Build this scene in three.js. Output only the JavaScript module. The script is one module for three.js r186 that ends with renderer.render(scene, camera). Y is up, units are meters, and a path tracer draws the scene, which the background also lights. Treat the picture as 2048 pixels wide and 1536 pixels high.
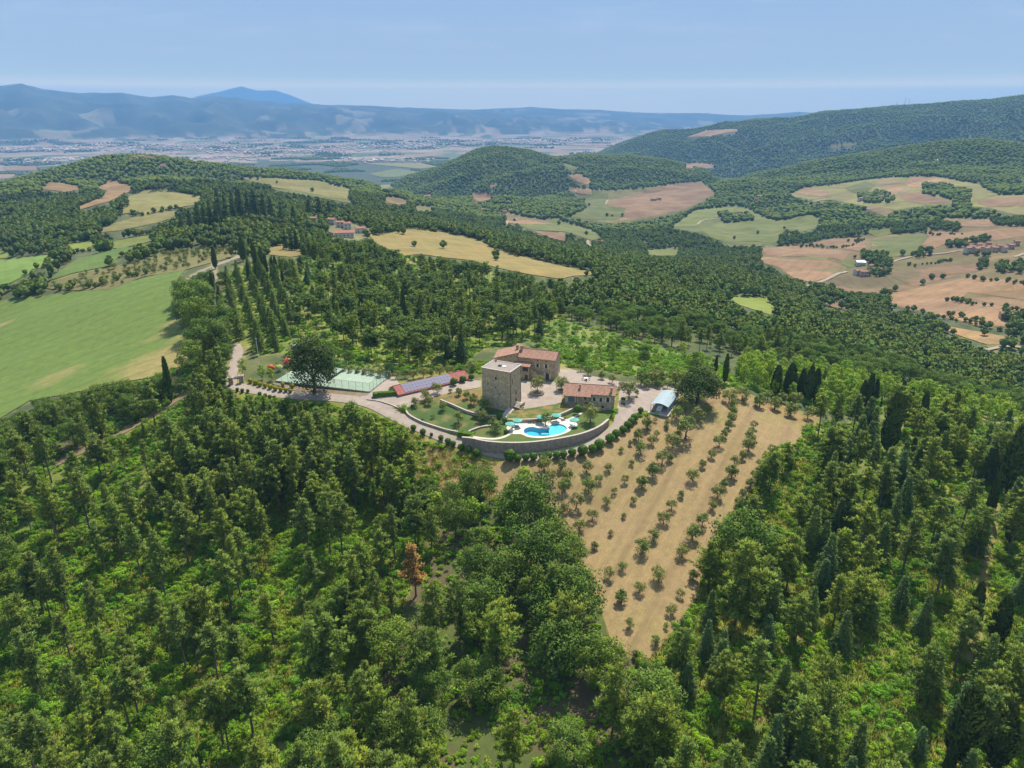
import * as THREE from 'three';
import { mergeGeometries } from 'three/addons/utils/BufferGeometryUtils.js';
import { createNoise2D, createNoise3D } from 'simplex-noise';

// ------------------------------------------------------------------ camera, sky, sun, exposure
const CAM_H = 97, FOCAL = 1421, PITCH = Math.atan(553 / FOCAL);
const camera = new THREE.PerspectiveCamera(2 * Math.atan(768 / FOCAL) * 180 / Math.PI, 4 / 3, 1, 90000);
camera.position.set(0, CAM_H, 0);
camera.rotation.set(-PITCH, 0, 0);
const scene = new THREE.Scene();
const renderer = new THREE.WebGLRenderer({ antialias: true });
renderer.toneMapping = THREE.LinearToneMapping;
renderer.toneMappingExposure = 1.85;
renderer.shadowMap.enabled = true;

const SUN_AZ = 22 * Math.PI / 180, SUN_EL = 57 * Math.PI / 180;
const sunDir = new THREE.Vector3(Math.sin(SUN_AZ) * Math.cos(SUN_EL), Math.sin(SUN_EL), -Math.cos(SUN_AZ) * Math.cos(SUN_EL));
const sun = new THREE.DirectionalLight(new THREE.Color().setRGB(1, 0.94, 0.82), 4.3);
sun.name = 'sun';
sun.position.copy(sunDir).multiplyScalar(1000).add(new THREE.Vector3(0, 0, -300));
sun.target.position.set(0, 0, -300);
sun.castShadow = true;
sun.shadow.mapSize.set(4096, 4096);
Object.assign(sun.shadow.camera, { left: -500, right: 500, top: 500, bottom: -500, near: 100, far: 2500 });
scene.add(sun, sun.target);

// a hazy summer sky: pale and faintly warm at the horizon, blue above, thin cirrus veils
{
  const W = 1024, Hh = 1024, data = new Float32Array(W * Hh * 4), n3 = createNoise3D(lcg(77));
  const stops = [[0, [1.15, 0.90, 0.37]], [1.4, [1.15, 0.90, 0.37]], [1.7, [0.74, 0.64, 0.37]], [2, [0.50, 0.50, 0.37]], [2.5, [0.385, 0.41, 0.375]], [3, [0.33, 0.365, 0.38]], [4, [0.275, 0.325, 0.385]], [6, [0.225, 0.295, 0.405]], [8, [0.195, 0.285, 0.42]], [20, [0.20, 0.30, 0.45]], [45, [0.22, 0.31, 0.45]], [90, [0.21, 0.30, 0.44]]];
  for (let j = 0; j < Hh; j++) {
    const el = ((j + 0.5) / Hh - 0.5) * 180, e = Math.max(0, el);
    let k = 0; while (k < stops.length - 2 && e > stops[k + 1][0]) k++;
    const t = Math.min(1, (e - stops[k][0]) / (stops[k + 1][0] - stops[k][0]));
    for (let i = 0; i < W; i++) {
      const az = ((i + 0.5) / W - 0.5) * 2 * Math.PI, o = (j * W + i) * 4;
      const cx = Math.cos(az) * Math.cos(el * Math.PI / 180), cz = Math.sin(az) * Math.cos(el * Math.PI / 180), cy = Math.sin(el * Math.PI / 180);
      const s = 1 / (cy + 0.12);
      let c = n3(cx * s * 0.9, cz * s * 2.2, 0.3) * 0.6 + n3(cx * s * 2.7, cz * s * 6, 5) * 0.3 + n3(cx * s * 8, cz * s * 15, 9) * 0.15;
      c = el > 1 ? Math.max(0, c - 0.05) * 0.16 * Math.min(1, (el - 1) / 4) : 0;
      for (let q = 0; q < 3; q++) {
        const b = stops[k][1][q] + (stops[k + 1][1][q] - stops[k][1][q]) * t;
        data[o + q] = b + (0.55 - b) * c;
      }
      data[o + 3] = 1;
    }
  }
  const sky = new THREE.DataTexture(data, W, Hh, THREE.RGBAFormat, THREE.FloatType);
  sky.mapping = THREE.EquirectangularReflectionMapping;
  sky.magFilter = THREE.LinearFilter; sky.minFilter = THREE.LinearFilter; sky.needsUpdate = true;
  scene.background = sky; scene.environment = sky;
}
// summer haze filling the valley
scene.fog = new THREE.FogExp2(new THREE.Color().setRGB(0.235, 0.53, 1.0), 0.00008);

// ------------------------------------------------------------------ helpers
function lcg(seed) { let a = seed >>> 0; return () => { a = (a + 0x6d2b79f5) | 0; let t = Math.imul(a ^ (a >>> 15), 1 | a); t = (t + Math.imul(t ^ (t >>> 7), 61 | t)) ^ t; return ((t ^ (t >>> 14)) >>> 0) / 4294967296; }; }
const clamp = (x, a = 0, b = 1) => Math.min(b, Math.max(a, x)), lerp = (a, b, t) => a + (b - a) * t;
const smooth = (a, b, x) => { const t = clamp((x - a) / (b - a)); return t * t * (3 - 2 * t); };
const V = (x, y, z) => new THREE.Vector3(x, y, z);
const nz = createNoise2D(lcg(11)), nz2 = createNoise2D(lcg(23)), nz3 = createNoise3D(lcg(31));
const fbm = (x, y, o = 4) => { let s = 0, a = 0.5; for (let i = 0; i < o; i++) { s += a * nz(x, y); x = x * 2.03 + 17; y = y * 2.03 - 9; a *= 0.5; } return s; };
const usedNames = new Map();
function numbered(name) { const k = usedNames.get(name) ?? 0; usedNames.set(name, k + 1); return k ? name + '_' + String(k).padStart(3, '0') : name; }
function tag(o, label, category, group, kind) { if (label) o.userData.label = label; if (category) o.userData.category = category; if (group) o.userData.group = group; if (kind) o.userData.kind = kind; return o; }
function base(name, label, category, p = [0, 0, 0], turn = 0, group) { const o = new THREE.Group(); o.name = numbered(name); o.position.set(...p); o.rotation.y = turn; scene.add(o); return tag(o, label, category, group); }
function part(parent, name, geo, mat) { const m = new THREE.Mesh(geo, mat); m.name = name; m.castShadow = m.receiveShadow = true; parent.add(m); return m; }
function structure(name, geo, mat, label) { const m = new THREE.Mesh(geo, mat); m.name = numbered(name); m.castShadow = m.receiveShadow = true; m.userData.kind = 'structure'; if (label) m.userData.label = label; scene.add(m); return m; }
const rgb = (r, g, b) => new THREE.Color().setRGB(r, g, b);
function std(name, c, roughness = 0.9, extra = {}) { const m = new THREE.MeshStandardMaterial({ color: Array.isArray(c) ? rgb(...c) : c, roughness, ...extra }); m.name = name; return m; }
// tileable value noise for textures
function tileNoise(seed, period) { const r = lcg(seed), g = Float32Array.from({ length: period * period }, () => r()); const s = (t) => t * t * (3 - 2 * t);
  return (u, v) => { const x = u * period, y = v * period, x0 = Math.floor(x), y0 = Math.floor(y), fx = s(x - x0), fy = s(y - y0), w = (a, b) => g[((b % period) + period) % period * period + ((a % period) + period) % period];
    return lerp(lerp(w(x0, y0), w(x0 + 1, y0), fx), lerp(w(x0, y0 + 1), w(x0 + 1, y0 + 1), fx), fy); }; }
function texture(size, metres, f, srgb = false) {
  const d = new Uint8Array(size * size * 4);
  for (let j = 0; j < size; j++) for (let i = 0; i < size; i++) { const c = f((i + 0.5) / size, (j + 0.5) / size), o = (j * size + i) * 4; for (let q = 0; q < 3; q++) d[o + q] = clamp(Array.isArray(c) ? c[q] : c) * 255; d[o + 3] = 255; }
  const t = new THREE.DataTexture(d, size, size); t.wrapS = t.wrapT = THREE.RepeatWrapping; t.magFilter = THREE.LinearFilter; t.minFilter = THREE.LinearMipmapLinearFilter; t.generateMipmaps = true;
  t.repeat.set(1 / metres, 1 / metres); if (srgb) t.colorSpace = THREE.SRGBColorSpace; t.needsUpdate = true; return t;
}

// ------------------------------------------------------------------ the land: heights
// Survey points: lines of sight from the drone, each with a known height or range, give the landform; everything stands on it at its true distance.
function sight(px, py) { const u = (px - 1024) / FOCAL, v = (768 - py) / FOCAL, s = Math.sin(PITCH), c = Math.cos(PITCH); return V(u, -s + v * c, -c - v * s); }
function atHeight(px, py, h) { const d = sight(px, py); return d.multiplyScalar((h - CAM_H) / d.y).add(V(0, CAM_H, 0)); }
function atRange(px, py, r) { const d = sight(px, py); return d.multiplyScalar(r / Math.hypot(d.x, d.z)).add(V(0, CAM_H, 0)); }
const azOf = (px, py = 500) => { const d = sight(px, py); return Math.atan2(d.x, -d.z); };
const ctl = [];
for (const [px, py, h] of [[1080, 907, 1.3], [960, 898, 1.3], [860, 862, 2.6], [1180, 890, 1.4], [1240, 844, 2.4], [1275, 800, 4.6], [1000, 845, 3.4], [1090, 860, 3], [1150, 845, 3.4], [1040, 800, 5.4], [1100, 770, 5.4], [1120, 745, 5.5],
  [960, 800, 5.2], [900, 790, 5], [880, 835, 3.4], [790, 800, 5], [740, 806, 4.8], [700, 765, 5], [580, 765, 5], [640, 790, 4.8], [470, 772, 5], [560, 700, 5], [880, 740, 5], [800, 720, 3.5], [1200, 745, 5], [1320, 800, 4.2], [1320, 825, 3.2], [1400, 800, 3.2],
  [1440, 760, 2], [1300, 760, 3.5], [1200, 710, 0], [1040, 922, 0.3], [1200, 920, -0.2], [1330, 900, -0.2], [1500, 830, -1], [1600, 870, -3], [1450, 950, -3], [1150, 1030, -6], [1300, 1100, -7], [1250, 1280, -10], [1420, 1160, -9],
  [900, 950, -3.5], [800, 900, -1], [800, 1100, -9], [600, 830, 1], [600, 1000, -8], [400, 850, -1], [330, 815, -2], [230, 870, -5], [140, 915, -8], [0, 990, -12], [200, 1100, -13], [0, 1250, -17], [300, 1350, -17], [0, 1536, -20], [600, 1400, -15], [1000, 1300, -12], [800, 1536, -14], [1024, 1536, -13], [1300, 1450, -12], [1500, 1300, -11], [1700, 1100, -9], [1700, 950, -6], [1900, 1000, -8], [2048, 950, -11], [1980, 1200, -10], [2048, 1536, -15], [1700, 1500, -13], [1600, 1536, -13],
  [1700, 800, -9], [1550, 780, -5], [1850, 830, -12], [2048, 850, -17], [1950, 790, -32],
  [200, 700, -8], [350, 700, 0], [360, 600, 2], [370, 545, 5], [250, 575, -3], [100, 590, -12], [0, 604, -20], [100, 780, -9], [0, 700, -19], [430, 620, 4], [500, 600, 4], [650, 620, 1], [800, 620, -3], [900, 650, -3], [1000, 690, 0], [700, 550, 0], [900, 560, -9], [1050, 640, -6], [1130, 690, -3], [1250, 640, -14], [1350, 700, -10], [1450, 740, -5], [560, 520, 4], [450, 520, 5],
]) { const p = atHeight(px, py, h); ctl.push([Math.atan2(p.x, -p.z), Math.log(Math.hypot(p.x, p.z)), h]); }
for (const [px, py, r] of [[690, 465, 660], [560, 510, 470], [800, 480, 640], [1000, 520, 560], [1150, 545, 530], [1050, 600, 430], [1200, 570, 480], [1400, 600, 540], [1600, 650, 480], [1800, 680, 500], [1500, 560, 720], [1700, 620, 640], [1900, 690, 600], [2048, 745, 520],
  [1600, 560, 850], [1620, 520, 960], [1850, 600, 800], [1700, 540, 940], [2048, 640, 690], [2048, 560, 860], [2048, 470, 1150], [1900, 500, 1050], [1750, 470, 1200], [1500, 470, 1250], [1480, 520, 1050], [1250, 500, 1050], [1180, 490, 1100], [1100, 460, 1250], [1000, 440, 1350], [1400, 440, 1500], [1300, 410, 1750], [1400, 375, 2050], [1550, 400, 1750], [1700, 400, 1700], [1900, 400, 1550], [2048, 400, 1500], [1900, 350, 1950], [1150, 400, 1850], [900, 400, 1750], [1050, 480, 980], [900, 460, 900], [880, 420, 1350],
  [50, 530, 640], [0, 570, 560], [250, 500, 700], [130, 480, 800], [330, 470, 760], [450, 455, 640], [400, 410, 960], [300, 400, 1050], [100, 420, 1100], [0, 440, 1050], [200, 380, 1300], [80, 370, 1450], [600, 375, 1500], [700, 385, 1400], [560, 430, 850], [650, 420, 900], [760, 410, 1200], [820, 440, 1000], [450, 380, 1250], [0, 380, 1500], [600, 480, 620], [420, 480, 600],
]) { const p = atRange(px, py, r); ctl.push([Math.atan2(p.x, -p.z), Math.log(r), p.y]); }
for (const [azd, r, h] of [[-55, 60, -20], [-55, 150, -20], [-58, 300, -25], [-58, 600, -60], [-58, 1200, -130], [55, 60, -16], [55, 150, -14], [58, 300, -40], [58, 600, -95], [58, 1200, -110], [0, 20, -16], [-30, 30, -19], [30, 30, -15], [0, 45, -15],
  [-40, 2200, -200], [-20, 2600, -200], [0, 3000, -190], [20, 3200, -170], [40, 3000, -120], [-50, 3500, -250], [-25, 4000, -250], [0, 4500, -250], [25, 4500, -240], [50, 4000, -200], [10, 2300, -170], [-10, 2200, -190]]) ctl.push([azd * Math.PI / 180, Math.log(r), h]);
// thin-plate spline through the survey points, in bearing and log range
const tps = (() => {
  const n = ctl.length, N = n + 3, A = Array.from({ length: N }, () => new Float64Array(N + 1)), k = (d2) => d2 > 1e-14 ? d2 * Math.log(d2) : 0;
  for (let i = 0; i < n; i++) { for (let j = 0; j < n; j++) A[i][j] = k((ctl[i][0] - ctl[j][0]) ** 2 + (ctl[i][1] - ctl[j][1]) ** 2); A[i][i] += 0.0035; A[i][n] = A[n][i] = 1; A[i][n + 1] = A[n + 1][i] = ctl[i][0]; A[i][n + 2] = A[n + 2][i] = ctl[i][1]; A[i][N] = ctl[i][2]; }
  for (let c = 0; c < N; c++) { let p = c; for (let r = c + 1; r < N; r++) if (Math.abs(A[r][c]) > Math.abs(A[p][c])) p = r; [A[c], A[p]] = [A[p], A[c]];
    for (let r = 0; r < N; r++) if (r !== c && A[r][c]) { const f = A[r][c] / A[c][c]; for (let q = c; q <= N; q++) A[r][q] -= f * A[c][q]; } }
  const w = A.map((row, i) => row[N] / row[i]);
  return (a, b) => { let s = w[n] + w[n + 1] * a + w[n + 2] * b; for (let i = 0; i < n; i++) { const d2 = (a - ctl[i][0]) ** 2 + (b - ctl[i][1]) ** 2; if (d2 > 1e-14) s += w[i] * d2 * Math.log(d2); } return s; };
})();
// wooded ridges and mountains: crest line by bearing, range of the crest, how far the slopes run out
function ridge(crest, range, front, back, foot, rough, wave) {
  const pts = crest.map(([px, py, r]) => { const p = atRange(px, py, r ?? range); return [Math.atan2(p.x, -p.z), p.y, r ?? range]; });
  return (az, r) => {
    let i = 0; if (az <= pts[0][0]) i = 0; else if (az >= pts.at(-1)[0]) i = pts.length - 2; else while (az > pts[i + 1][0]) i++;
    const t0 = clamp((az - pts[i][0]) / (pts[i + 1][0] - pts[i][0])), t = t0, c = lerp(pts[i][1], pts[i + 1][1], t), r0 = lerp(pts[i][2], pts[i + 1][2], t);
    const over = az < pts[0][0] ? pts[0][0] - az : az > pts.at(-1)[0] ? az - pts.at(-1)[0] : 0;
    const x = Math.sin(az) * r, z = -Math.cos(az) * r, s = (r - r0) / (r < r0 ? front : back);
    const spur = rough * (1 - Math.abs(nz(x / wave, z / wave)) * 1.6 + 0.35 * nz2(x / wave * 2.7, z / wave * 2.7) + 0.18 * nz(x / wave * 6.1, z / wave * 6.1));
    const g = Math.exp(-s * s) * Math.exp(-((over / 0.06) ** 2));
    return foot + (c - foot) * g + (spur - rough * 0.55) * Math.min(1, Math.abs(s) * 1.3 + 0.06) * Math.min(1, g * 1.5);
  };
}
const ridges = [
  ridge([[1380, 400], [1450, 372], [1520, 350], [1600, 332], [1700, 314], [1800, 300], [1880, 286], [1960, 282], [2060, 290], [2200, 300], [2500, 330]], 2450, 700, 700, -330, 34, 420),
  ridge([[1190, 312], [1240, 292], [1300, 268], [1330, 262], [1380, 262], [1440, 248], [1500, 241], [1580, 238], [1650, 226], [1720, 221], [1800, 214], [1850, 212], [1900, 206], [1980, 203], [2040, 192], [2200, 180], [2500, 200]], 4700, 1500, 1400, -420, 75, 800),
  ridge([[770, 382], [820, 356], [880, 336], [930, 314], [955, 301], [985, 295], [1020, 298], [1060, 304], [1110, 316], [1160, 310], [1210, 313], [1260, 315], [1330, 322], [1400, 340]], 2600, 800, 600, -330, 30, 380),
  ridge([[-300, 420], [-100, 400], [0, 372], [80, 350], [150, 332], [200, 318], [280, 313], [330, 318], [390, 328], [470, 338], [560, 345], [660, 356], [740, 372], [800, 388]], 1750, 420, 420, -260, 14, 260),
  ridge([[-700, 190], [-300, 175], [-100, 168], [0, 172], [40, 169], [110, 184], [180, 187], [240, 185], [300, 196], [345, 191], [385, 198], [430, 192], [500, 201], [560, 205], [640, 209], [760, 213], [900, 220], [1050, 228], [1150, 236], [1300, 246], [1450, 260]], 13600, 4000, 2200, -420, 150, 1500),
  ridge([[700, 226], [820, 216], [950, 219], [1060, 214], [1120, 218], [1200, 220], [1300, 226], [1400, 226], [1500, 231], [1600, 224], [1640, 226], [1750, 235], [2000, 238], [2600, 235]], 15400, 2600, 1400, -420, 75, 1500),
  ridge([[290, 228], [370, 200], [400, 191], [440, 183], [482, 172], [515, 181], [550, 180], [580, 190], [620, 206], [680, 222]], 24000, 1700, 800, -420, 18, 1500),
];
function rawHeight(az, r) {
  const x = Math.sin(az) * r, z = -Math.cos(az) * r, b = Math.log(r);
  let h = r < 5200 ? tps(az, b) : -250;
  const out = smooth(2600, 4600, r); h = lerp(h, -250 + 14 * fbm(x / 1800, z / 1800), out);
  h += fbm(x / 90, z / 90) * lerp(0.35, 5, smooth(280, 900, r)) * (1 - out) + fbm(x / 400 + 5, z / 400) * 16 * smooth(600, 1400, r) * (1 - out);
  if (r > 700) for (const f of ridges) { const q = f(az, r), d = q - h, k = clamp(r * 0.008, 4, 60); if (d > -k) h = d > k ? q : h + (d + k) ** 2 / (4 * k); }
  return h;
}
const A0 = -64 * Math.PI / 180, A1 = -A0, NA = 720, R0 = 6, R1 = 25000, NR = 640, LR0 = Math.log(R0), LR1 = Math.log(R1);
const grid = new Float32Array((NA + 1) * (NR + 1));
for (let j = 0; j <= NR; j++) for (let i = 0; i <= NA; i++) grid[j * (NA + 1) + i] = rawHeight(lerp(A0, A1, i / NA), Math.exp(lerp(LR0, LR1, j / NR)));
function heightAt(x, z) {
  const r = Math.max(R0, Math.hypot(x, z)), u = clamp((Math.atan2(x, -z) - A0) / (A1 - A0) * NA, 0, NA - 0.001), v = clamp((Math.log(r) - LR0) / (LR1 - LR0) * NR, 0, NR - 0.001);
  const i = Math.floor(u), j = Math.floor(v), fu = u - i, fv = v - j, o = j * (NA + 1) + i;
  return lerp(lerp(grid[o], grid[o + 1], fu), lerp(grid[o + NA + 1], grid[o + NA + 2], fu), fv);
}
// the point of the land along a line of sight
function onLand(px, py, rMin = 60) {
  const d = sight(px, py), hl = Math.hypot(d.x, d.z), k = d.y / hl, ux = d.x / hl, uz = d.z / hl; let a = rMin, b = rMin;
  for (; b < R1; a = b, b *= 1.006) if (CAM_H + k * b < heightAt(ux * b, uz * b)) break;
  for (let i = 0; i < 18; i++) { const m = (a + b) / 2; if (CAM_H + k * m < heightAt(ux * m, uz * m)) b = m; else a = m; }
  return V(ux * b, heightAt(ux * b, uz * b), uz * b);
}
function toFrame(p) { const y = p.y - CAM_H, s = Math.sin(PITCH), c = Math.cos(PITCH), f = -y * s - p.z * c; return [1024 + FOCAL * p.x / f, 768 - FOCAL * (y * c - p.z * s) / f, f]; }
const ground3 = (x, z, up = 0) => V(x, heightAt(x, z) + up, z);
// an outline seen from the drone, laid down on the land as a plan outline
function outline(pts, step = 12, rMin) {
  const out = [];
  pts.forEach(([x0, y0], i) => { const [x1, y1] = pts[(i + 1) % pts.length], n = Math.max(1, Math.ceil(Math.hypot(x1 - x0, y1 - y0) / step)); for (let k = 0; k < n; k++) { const p = onLand(lerp(x0, x1, k / n), lerp(y0, y1, k / n), rMin); out.push([p.x, p.z]); } });
  return out;
}
const route = (pts, step = 12) => { const c = new THREE.CatmullRomCurve3(pts.map(([x, y]) => onLand(x, y)), false, 'centripetal'); return c.getSpacedPoints(Math.max(4, Math.ceil(c.getLength() / step))).map((p) => [p.x, p.z]); };

// ------------------------------------------------------------------ land cover plan (bearing x log range raster)
const CN = 2048, CL0 = Math.log(55), CL1 = Math.log(6000), cover = new Uint8Array(CN * CN);
const COVER = { wild: 0, pine: 1, oak: 2, mixed: 3, lime: 4, backPine: 5, cedarRows: 6, oakBand: 7, scrub: 8, open: 9, drySparse: 10, brush: 11, oakWood: 12 };
const toCover = ([x, z]) => [(Math.atan2(x, -z) - A0) / (A1 - A0) * CN, (Math.log(Math.max(40, Math.hypot(x, z))) - CL0) / (CL1 - CL0) * CN];
function markCover(poly, id) {
  const p = poly.map(toCover); let lo = CN, hi = 0; for (const q of p) { lo = Math.min(lo, q[1]); hi = Math.max(hi, q[1]); }
  for (let y = Math.max(0, Math.floor(lo)); y <= Math.min(CN - 1, Math.ceil(hi)); y++) {
    const xs = [], c = y + 0.5;
    for (let i = 0; i < p.length; i++) { const a = p[i], b = p[(i + 1) % p.length]; if ((a[1] <= c) !== (b[1] <= c)) xs.push(a[0] + (c - a[1]) / (b[1] - a[1]) * (b[0] - a[0])); }
    xs.sort((a, b) => a - b);
    for (let k = 0; k + 1 < xs.length; k += 2) for (let x = Math.max(0, Math.ceil(xs[k] - 0.5)); x < Math.min(CN, xs[k + 1] - 0.5); x++) cover[y * CN + x] = id;
  }
}
function coverAt(x, z) { const [u, v] = toCover([x, z]); return u < 0 || v < 0 || u >= CN || v >= CN ? 0 : cover[Math.floor(v) * CN + Math.floor(u)]; }

const zones = [
  ['oakWood', [[-80, 700], [-80, 480], [0, 470], [340, 470], [420, 460], [640, 440], [760, 440], [900, 450], [1040, 500], [1240, 520], [1500, 545], [1640, 590], [1900, 690], [2140, 770], [2140, 860], [1900, 800], [1700, 760], [1480, 720], [1300, 690], [1130, 640], [1000, 560], [760, 500], [640, 490], [490, 540], [370, 545], [0, 605]]],
  ['backPine', [[560, 560], [640, 490], [760, 496], [900, 530], [1010, 550], [1120, 590], [1130, 640], [1080, 680], [1040, 690], [960, 700], [930, 735], [860, 738], [740, 735], [680, 690], [640, 700], [570, 690], [560, 600]]],
  ['cedarRows', [[390, 640], [470, 530], [560, 530], [580, 620], [575, 705], [520, 712], [480, 690], [430, 670]]],
  ['oakBand', [[340, 590], [360, 550], [400, 540], [450, 560], [430, 640], [470, 690], [462, 720], [455, 770], [400, 790], [330, 815], [230, 870], [140, 915], [-80, 995], [-80, 870], [0, 850], [70, 810], [130, 795], [230, 772], [300, 758], [345, 738], [385, 735], [378, 690], [350, 620]]],
  ['scrub', [[1060, 690], [1130, 640], [1300, 690], [1450, 730], [1480, 780], [1420, 770], [1300, 760], [1200, 742], [1130, 735], [1100, 700]]],
  ['brush', [[740, 735], [880, 738], [970, 722], [985, 750], [930, 745], [860, 752], [780, 745]]],
  ['scrub', [[600, 690], [680, 690], [740, 735], [680, 745], [600, 735], [570, 720], [575, 705]]],
  ['lime', [[1480, 725], [1600, 745], [1720, 765], [1850, 795], [2140, 855], [2140, 900], [1980, 880], [1850, 850], [1700, 830], [1560, 800], [1470, 770]]],
  ['pine', [[-80, 1000], [140, 920], [230, 875], [330, 820], [400, 795], [470, 785], [600, 803], [690, 806], [740, 822], [790, 850], [830, 880], [830, 990], [845, 1110], [800, 1210], [770, 1300], [740, 1560], [-80, 1560]]],
  ['drySparse', [[800, 850], [870, 870], [960, 905], [1010, 925], [1000, 960], [990, 1010], [930, 990], [850, 985], [830, 960], [830, 900]]],
  ['oak', [[840, 985], [930, 985], [1000, 1005], [1040, 965], [1110, 1030], [1185, 1180], [1225, 1290], [1300, 1325], [1310, 1560], [740, 1560], [770, 1300], [850, 1110]]],
  ['mixed', [[1610, 850], [1720, 845], [1850, 855], [2140, 900], [2140, 1560], [1310, 1560], [1300, 1325], [1390, 1195], [1420, 1070], [1500, 990], [1550, 895]]],
];
for (const [id, poly] of zones) markCover(outline(poly, 15), COVER[id]);
// near camera, beyond the lower frame edge
for (let v = 0; v < CN; v++) for (let u = 0; u < CN; u++) { const r = Math.exp(lerp(CL0, CL1, v / CN)), az = lerp(A0, A1, u / CN) * 57.3; if (!cover[v * CN + u] && r < 230) cover[v * CN + u] = az < -5 ? COVER.pine : COVER.mixed; }

// ------------------------------------------------------------------ ground textures
const tA = tileNoise(1, 8), tB = tileNoise(2, 24), tC = tileNoise(3, 96), tD = tileNoise(4, 200);
const grain = texture(512, 14, (u, v) => 0.42 + 0.58 * (0.30 * tA(u, v) + 0.30 * tB(u, v) + 0.25 * tC(u, v) + 0.25 * tD(u, v)));
const coarse = texture(512, 900, (u, v) => 0.35 + 0.62 * (0.15 * tA(u, v) + 0.25 * tB(u, v) + 0.3 * tC(u, v) + 0.4 * tD(u, v)));
const sRow = tileNoise(9, 160);
const stubble = texture(1024, 38, (u, v) => { const q = u + 0.012 * (tA(u, v) - 0.5), w = 0.5 + 0.5 * Math.sin(q * 13 * 6.2832), t = Math.max(0, Math.sin(q * 3 * 6.2832)) ** 6; return 0.50 + 0.06 * w * (0.4 + tB(v, u)) - 0.17 * t * (0.4 + tC(u, v) * 0.9) + 0.2 * tileStreak(u, v) + 0.2 * tC(u, v) + 0.14 * tB(u, v) + 0.1 * tD(u, v); });
function tileStreak(u, v) { const x = u * 160, y = v * 6; return sRow(x / 160, y / 160 * 1) * 0.6 + 0.4 * sRow((x * 2) / 160, y / 160); }
const grassTex = texture(512, 9, (u, v) => 0.50 + 0.2 * tA(u, v) + 0.14 * tB(u, v) + 0.16 * tC(u, v) + 0.22 * tD(u, v));
const gravelTex = texture(512, 8, (u, v) => 0.72 + 0.12 * tA(u, v) + 0.08 * tB(u, v) + 0.06 * tC(u, v) + 0.1 * tD(u, v));

// ------------------------------------------------------------------ ground sheets
const mix3 = (a, b, t) => [lerp(a[0], b[0], t), lerp(a[1], b[1], t), lerp(a[2], b[2], t)];
function groundColor(x, z, r, h, slope) {
  if (r > 5200) return farColor(x, z, r, h, slope);
  const id = coverAt(x, z), n = nz(x / 22, z / 22) * 0.5 + nz(x / 7, z / 7) * 0.3 + nz2(x / 60, z / 60) * 0.4, m = nz2(x / 9, z / 9) * 0.5 + nz(x / 3.1, z / 3.1) * 0.35 + 0.5 * nz(x / 31 + 9, z / 31);
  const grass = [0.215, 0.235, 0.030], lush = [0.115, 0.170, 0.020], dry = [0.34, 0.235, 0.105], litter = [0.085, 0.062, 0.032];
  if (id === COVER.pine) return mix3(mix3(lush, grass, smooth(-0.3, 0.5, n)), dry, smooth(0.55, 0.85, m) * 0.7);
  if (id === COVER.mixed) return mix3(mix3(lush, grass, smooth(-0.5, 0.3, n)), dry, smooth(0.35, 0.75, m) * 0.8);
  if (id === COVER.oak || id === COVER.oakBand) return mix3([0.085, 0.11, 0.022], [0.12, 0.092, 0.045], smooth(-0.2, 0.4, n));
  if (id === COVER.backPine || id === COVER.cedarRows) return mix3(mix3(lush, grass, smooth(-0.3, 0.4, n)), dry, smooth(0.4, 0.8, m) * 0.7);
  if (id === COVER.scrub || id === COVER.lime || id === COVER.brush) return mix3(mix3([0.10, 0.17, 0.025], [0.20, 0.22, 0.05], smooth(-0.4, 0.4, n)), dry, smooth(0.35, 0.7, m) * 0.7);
  if (id === COVER.drySparse) return mix3(mix3([0.36, 0.25, 0.13], [0.28, 0.22, 0.07], smooth(-0.3, 0.5, n)), grass, smooth(0.2, 0.6, m) * 0.6);
  if (id === COVER.open) return r < 260 ? mix3(grass, dry, 0.25 + 0.3 * n) : [0.22, 0.20, 0.075];
  return r > 2400 ? mix3([0.055, 0.078, 0.026], [0.075, 0.09, 0.033], smooth(-0.3, 0.6, n)) : mix3(mix3([0.060, 0.085, 0.020], [0.13, 0.14, 0.04], smooth(-0.3, 0.6, n)), [0.26, 0.20, 0.09], smooth(0.45, 0.8, m) * 0.5);
}
// the plain and the far ranges: a patchwork of fields, woods and pale villages too distant to tell apart
function patch(x, z, s) { const i = Math.floor(x / s), j = Math.floor(z / s); let best = 1e9, id = 0; for (let a = -1; a <= 1; a++) for (let b = -1; b <= 1; b++) { const q = Math.sin((i + a) * 127.1 + (j + b) * 311.7) * 43758.5453, w = q - Math.floor(q), q2 = Math.sin((i + a) * 269.5 + (j + b) * 183.3) * 43758.5453, w2 = q2 - Math.floor(q2), d = Math.abs(x / s - i - a - w) + Math.abs(z / s - j - b - w2); if (d < best) { best = d; id = w * 17.3 + w2 * 5.1; } } return id - Math.floor(id); }
function farColor(x, z, r, h, slope) {
  const wood = [0.030, 0.046, 0.020];
  if (h > -205) { const k = patch(x, z, 420), n = fbm(x / 900, z / 900); return k > 0.80 && h < 90 && n > -0.1 ? [0.24, 0.20, 0.11] : mix3(wood, [0.085, 0.09, 0.045], smooth(-0.2, 0.5, n)); }
  const k = patch(x + 40 * nz(x / 300, z / 300), z, 210), n = fbm(x / 1500 + 3, z / 1500);
  if (k < 0.16 - 0.2 * n) return wood;
  if (k < 0.48) return [0.31, 0.21, 0.125];
  if (k < 0.66) return [0.40, 0.285, 0.185];
  if (k < 0.82) return [0.12, 0.15, 0.05];
  if (k < 0.90) return [0.37, 0.29, 0.23];
  return [0.07, 0.10, 0.04];
}
const groundMat = new THREE.MeshStandardMaterial({ vertexColors: true, roughness: 1, map: grain }); groundMat.name = 'earth_and_grass';
groundMat.color.setRGB(1.0, 0.98, 0.85);
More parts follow.
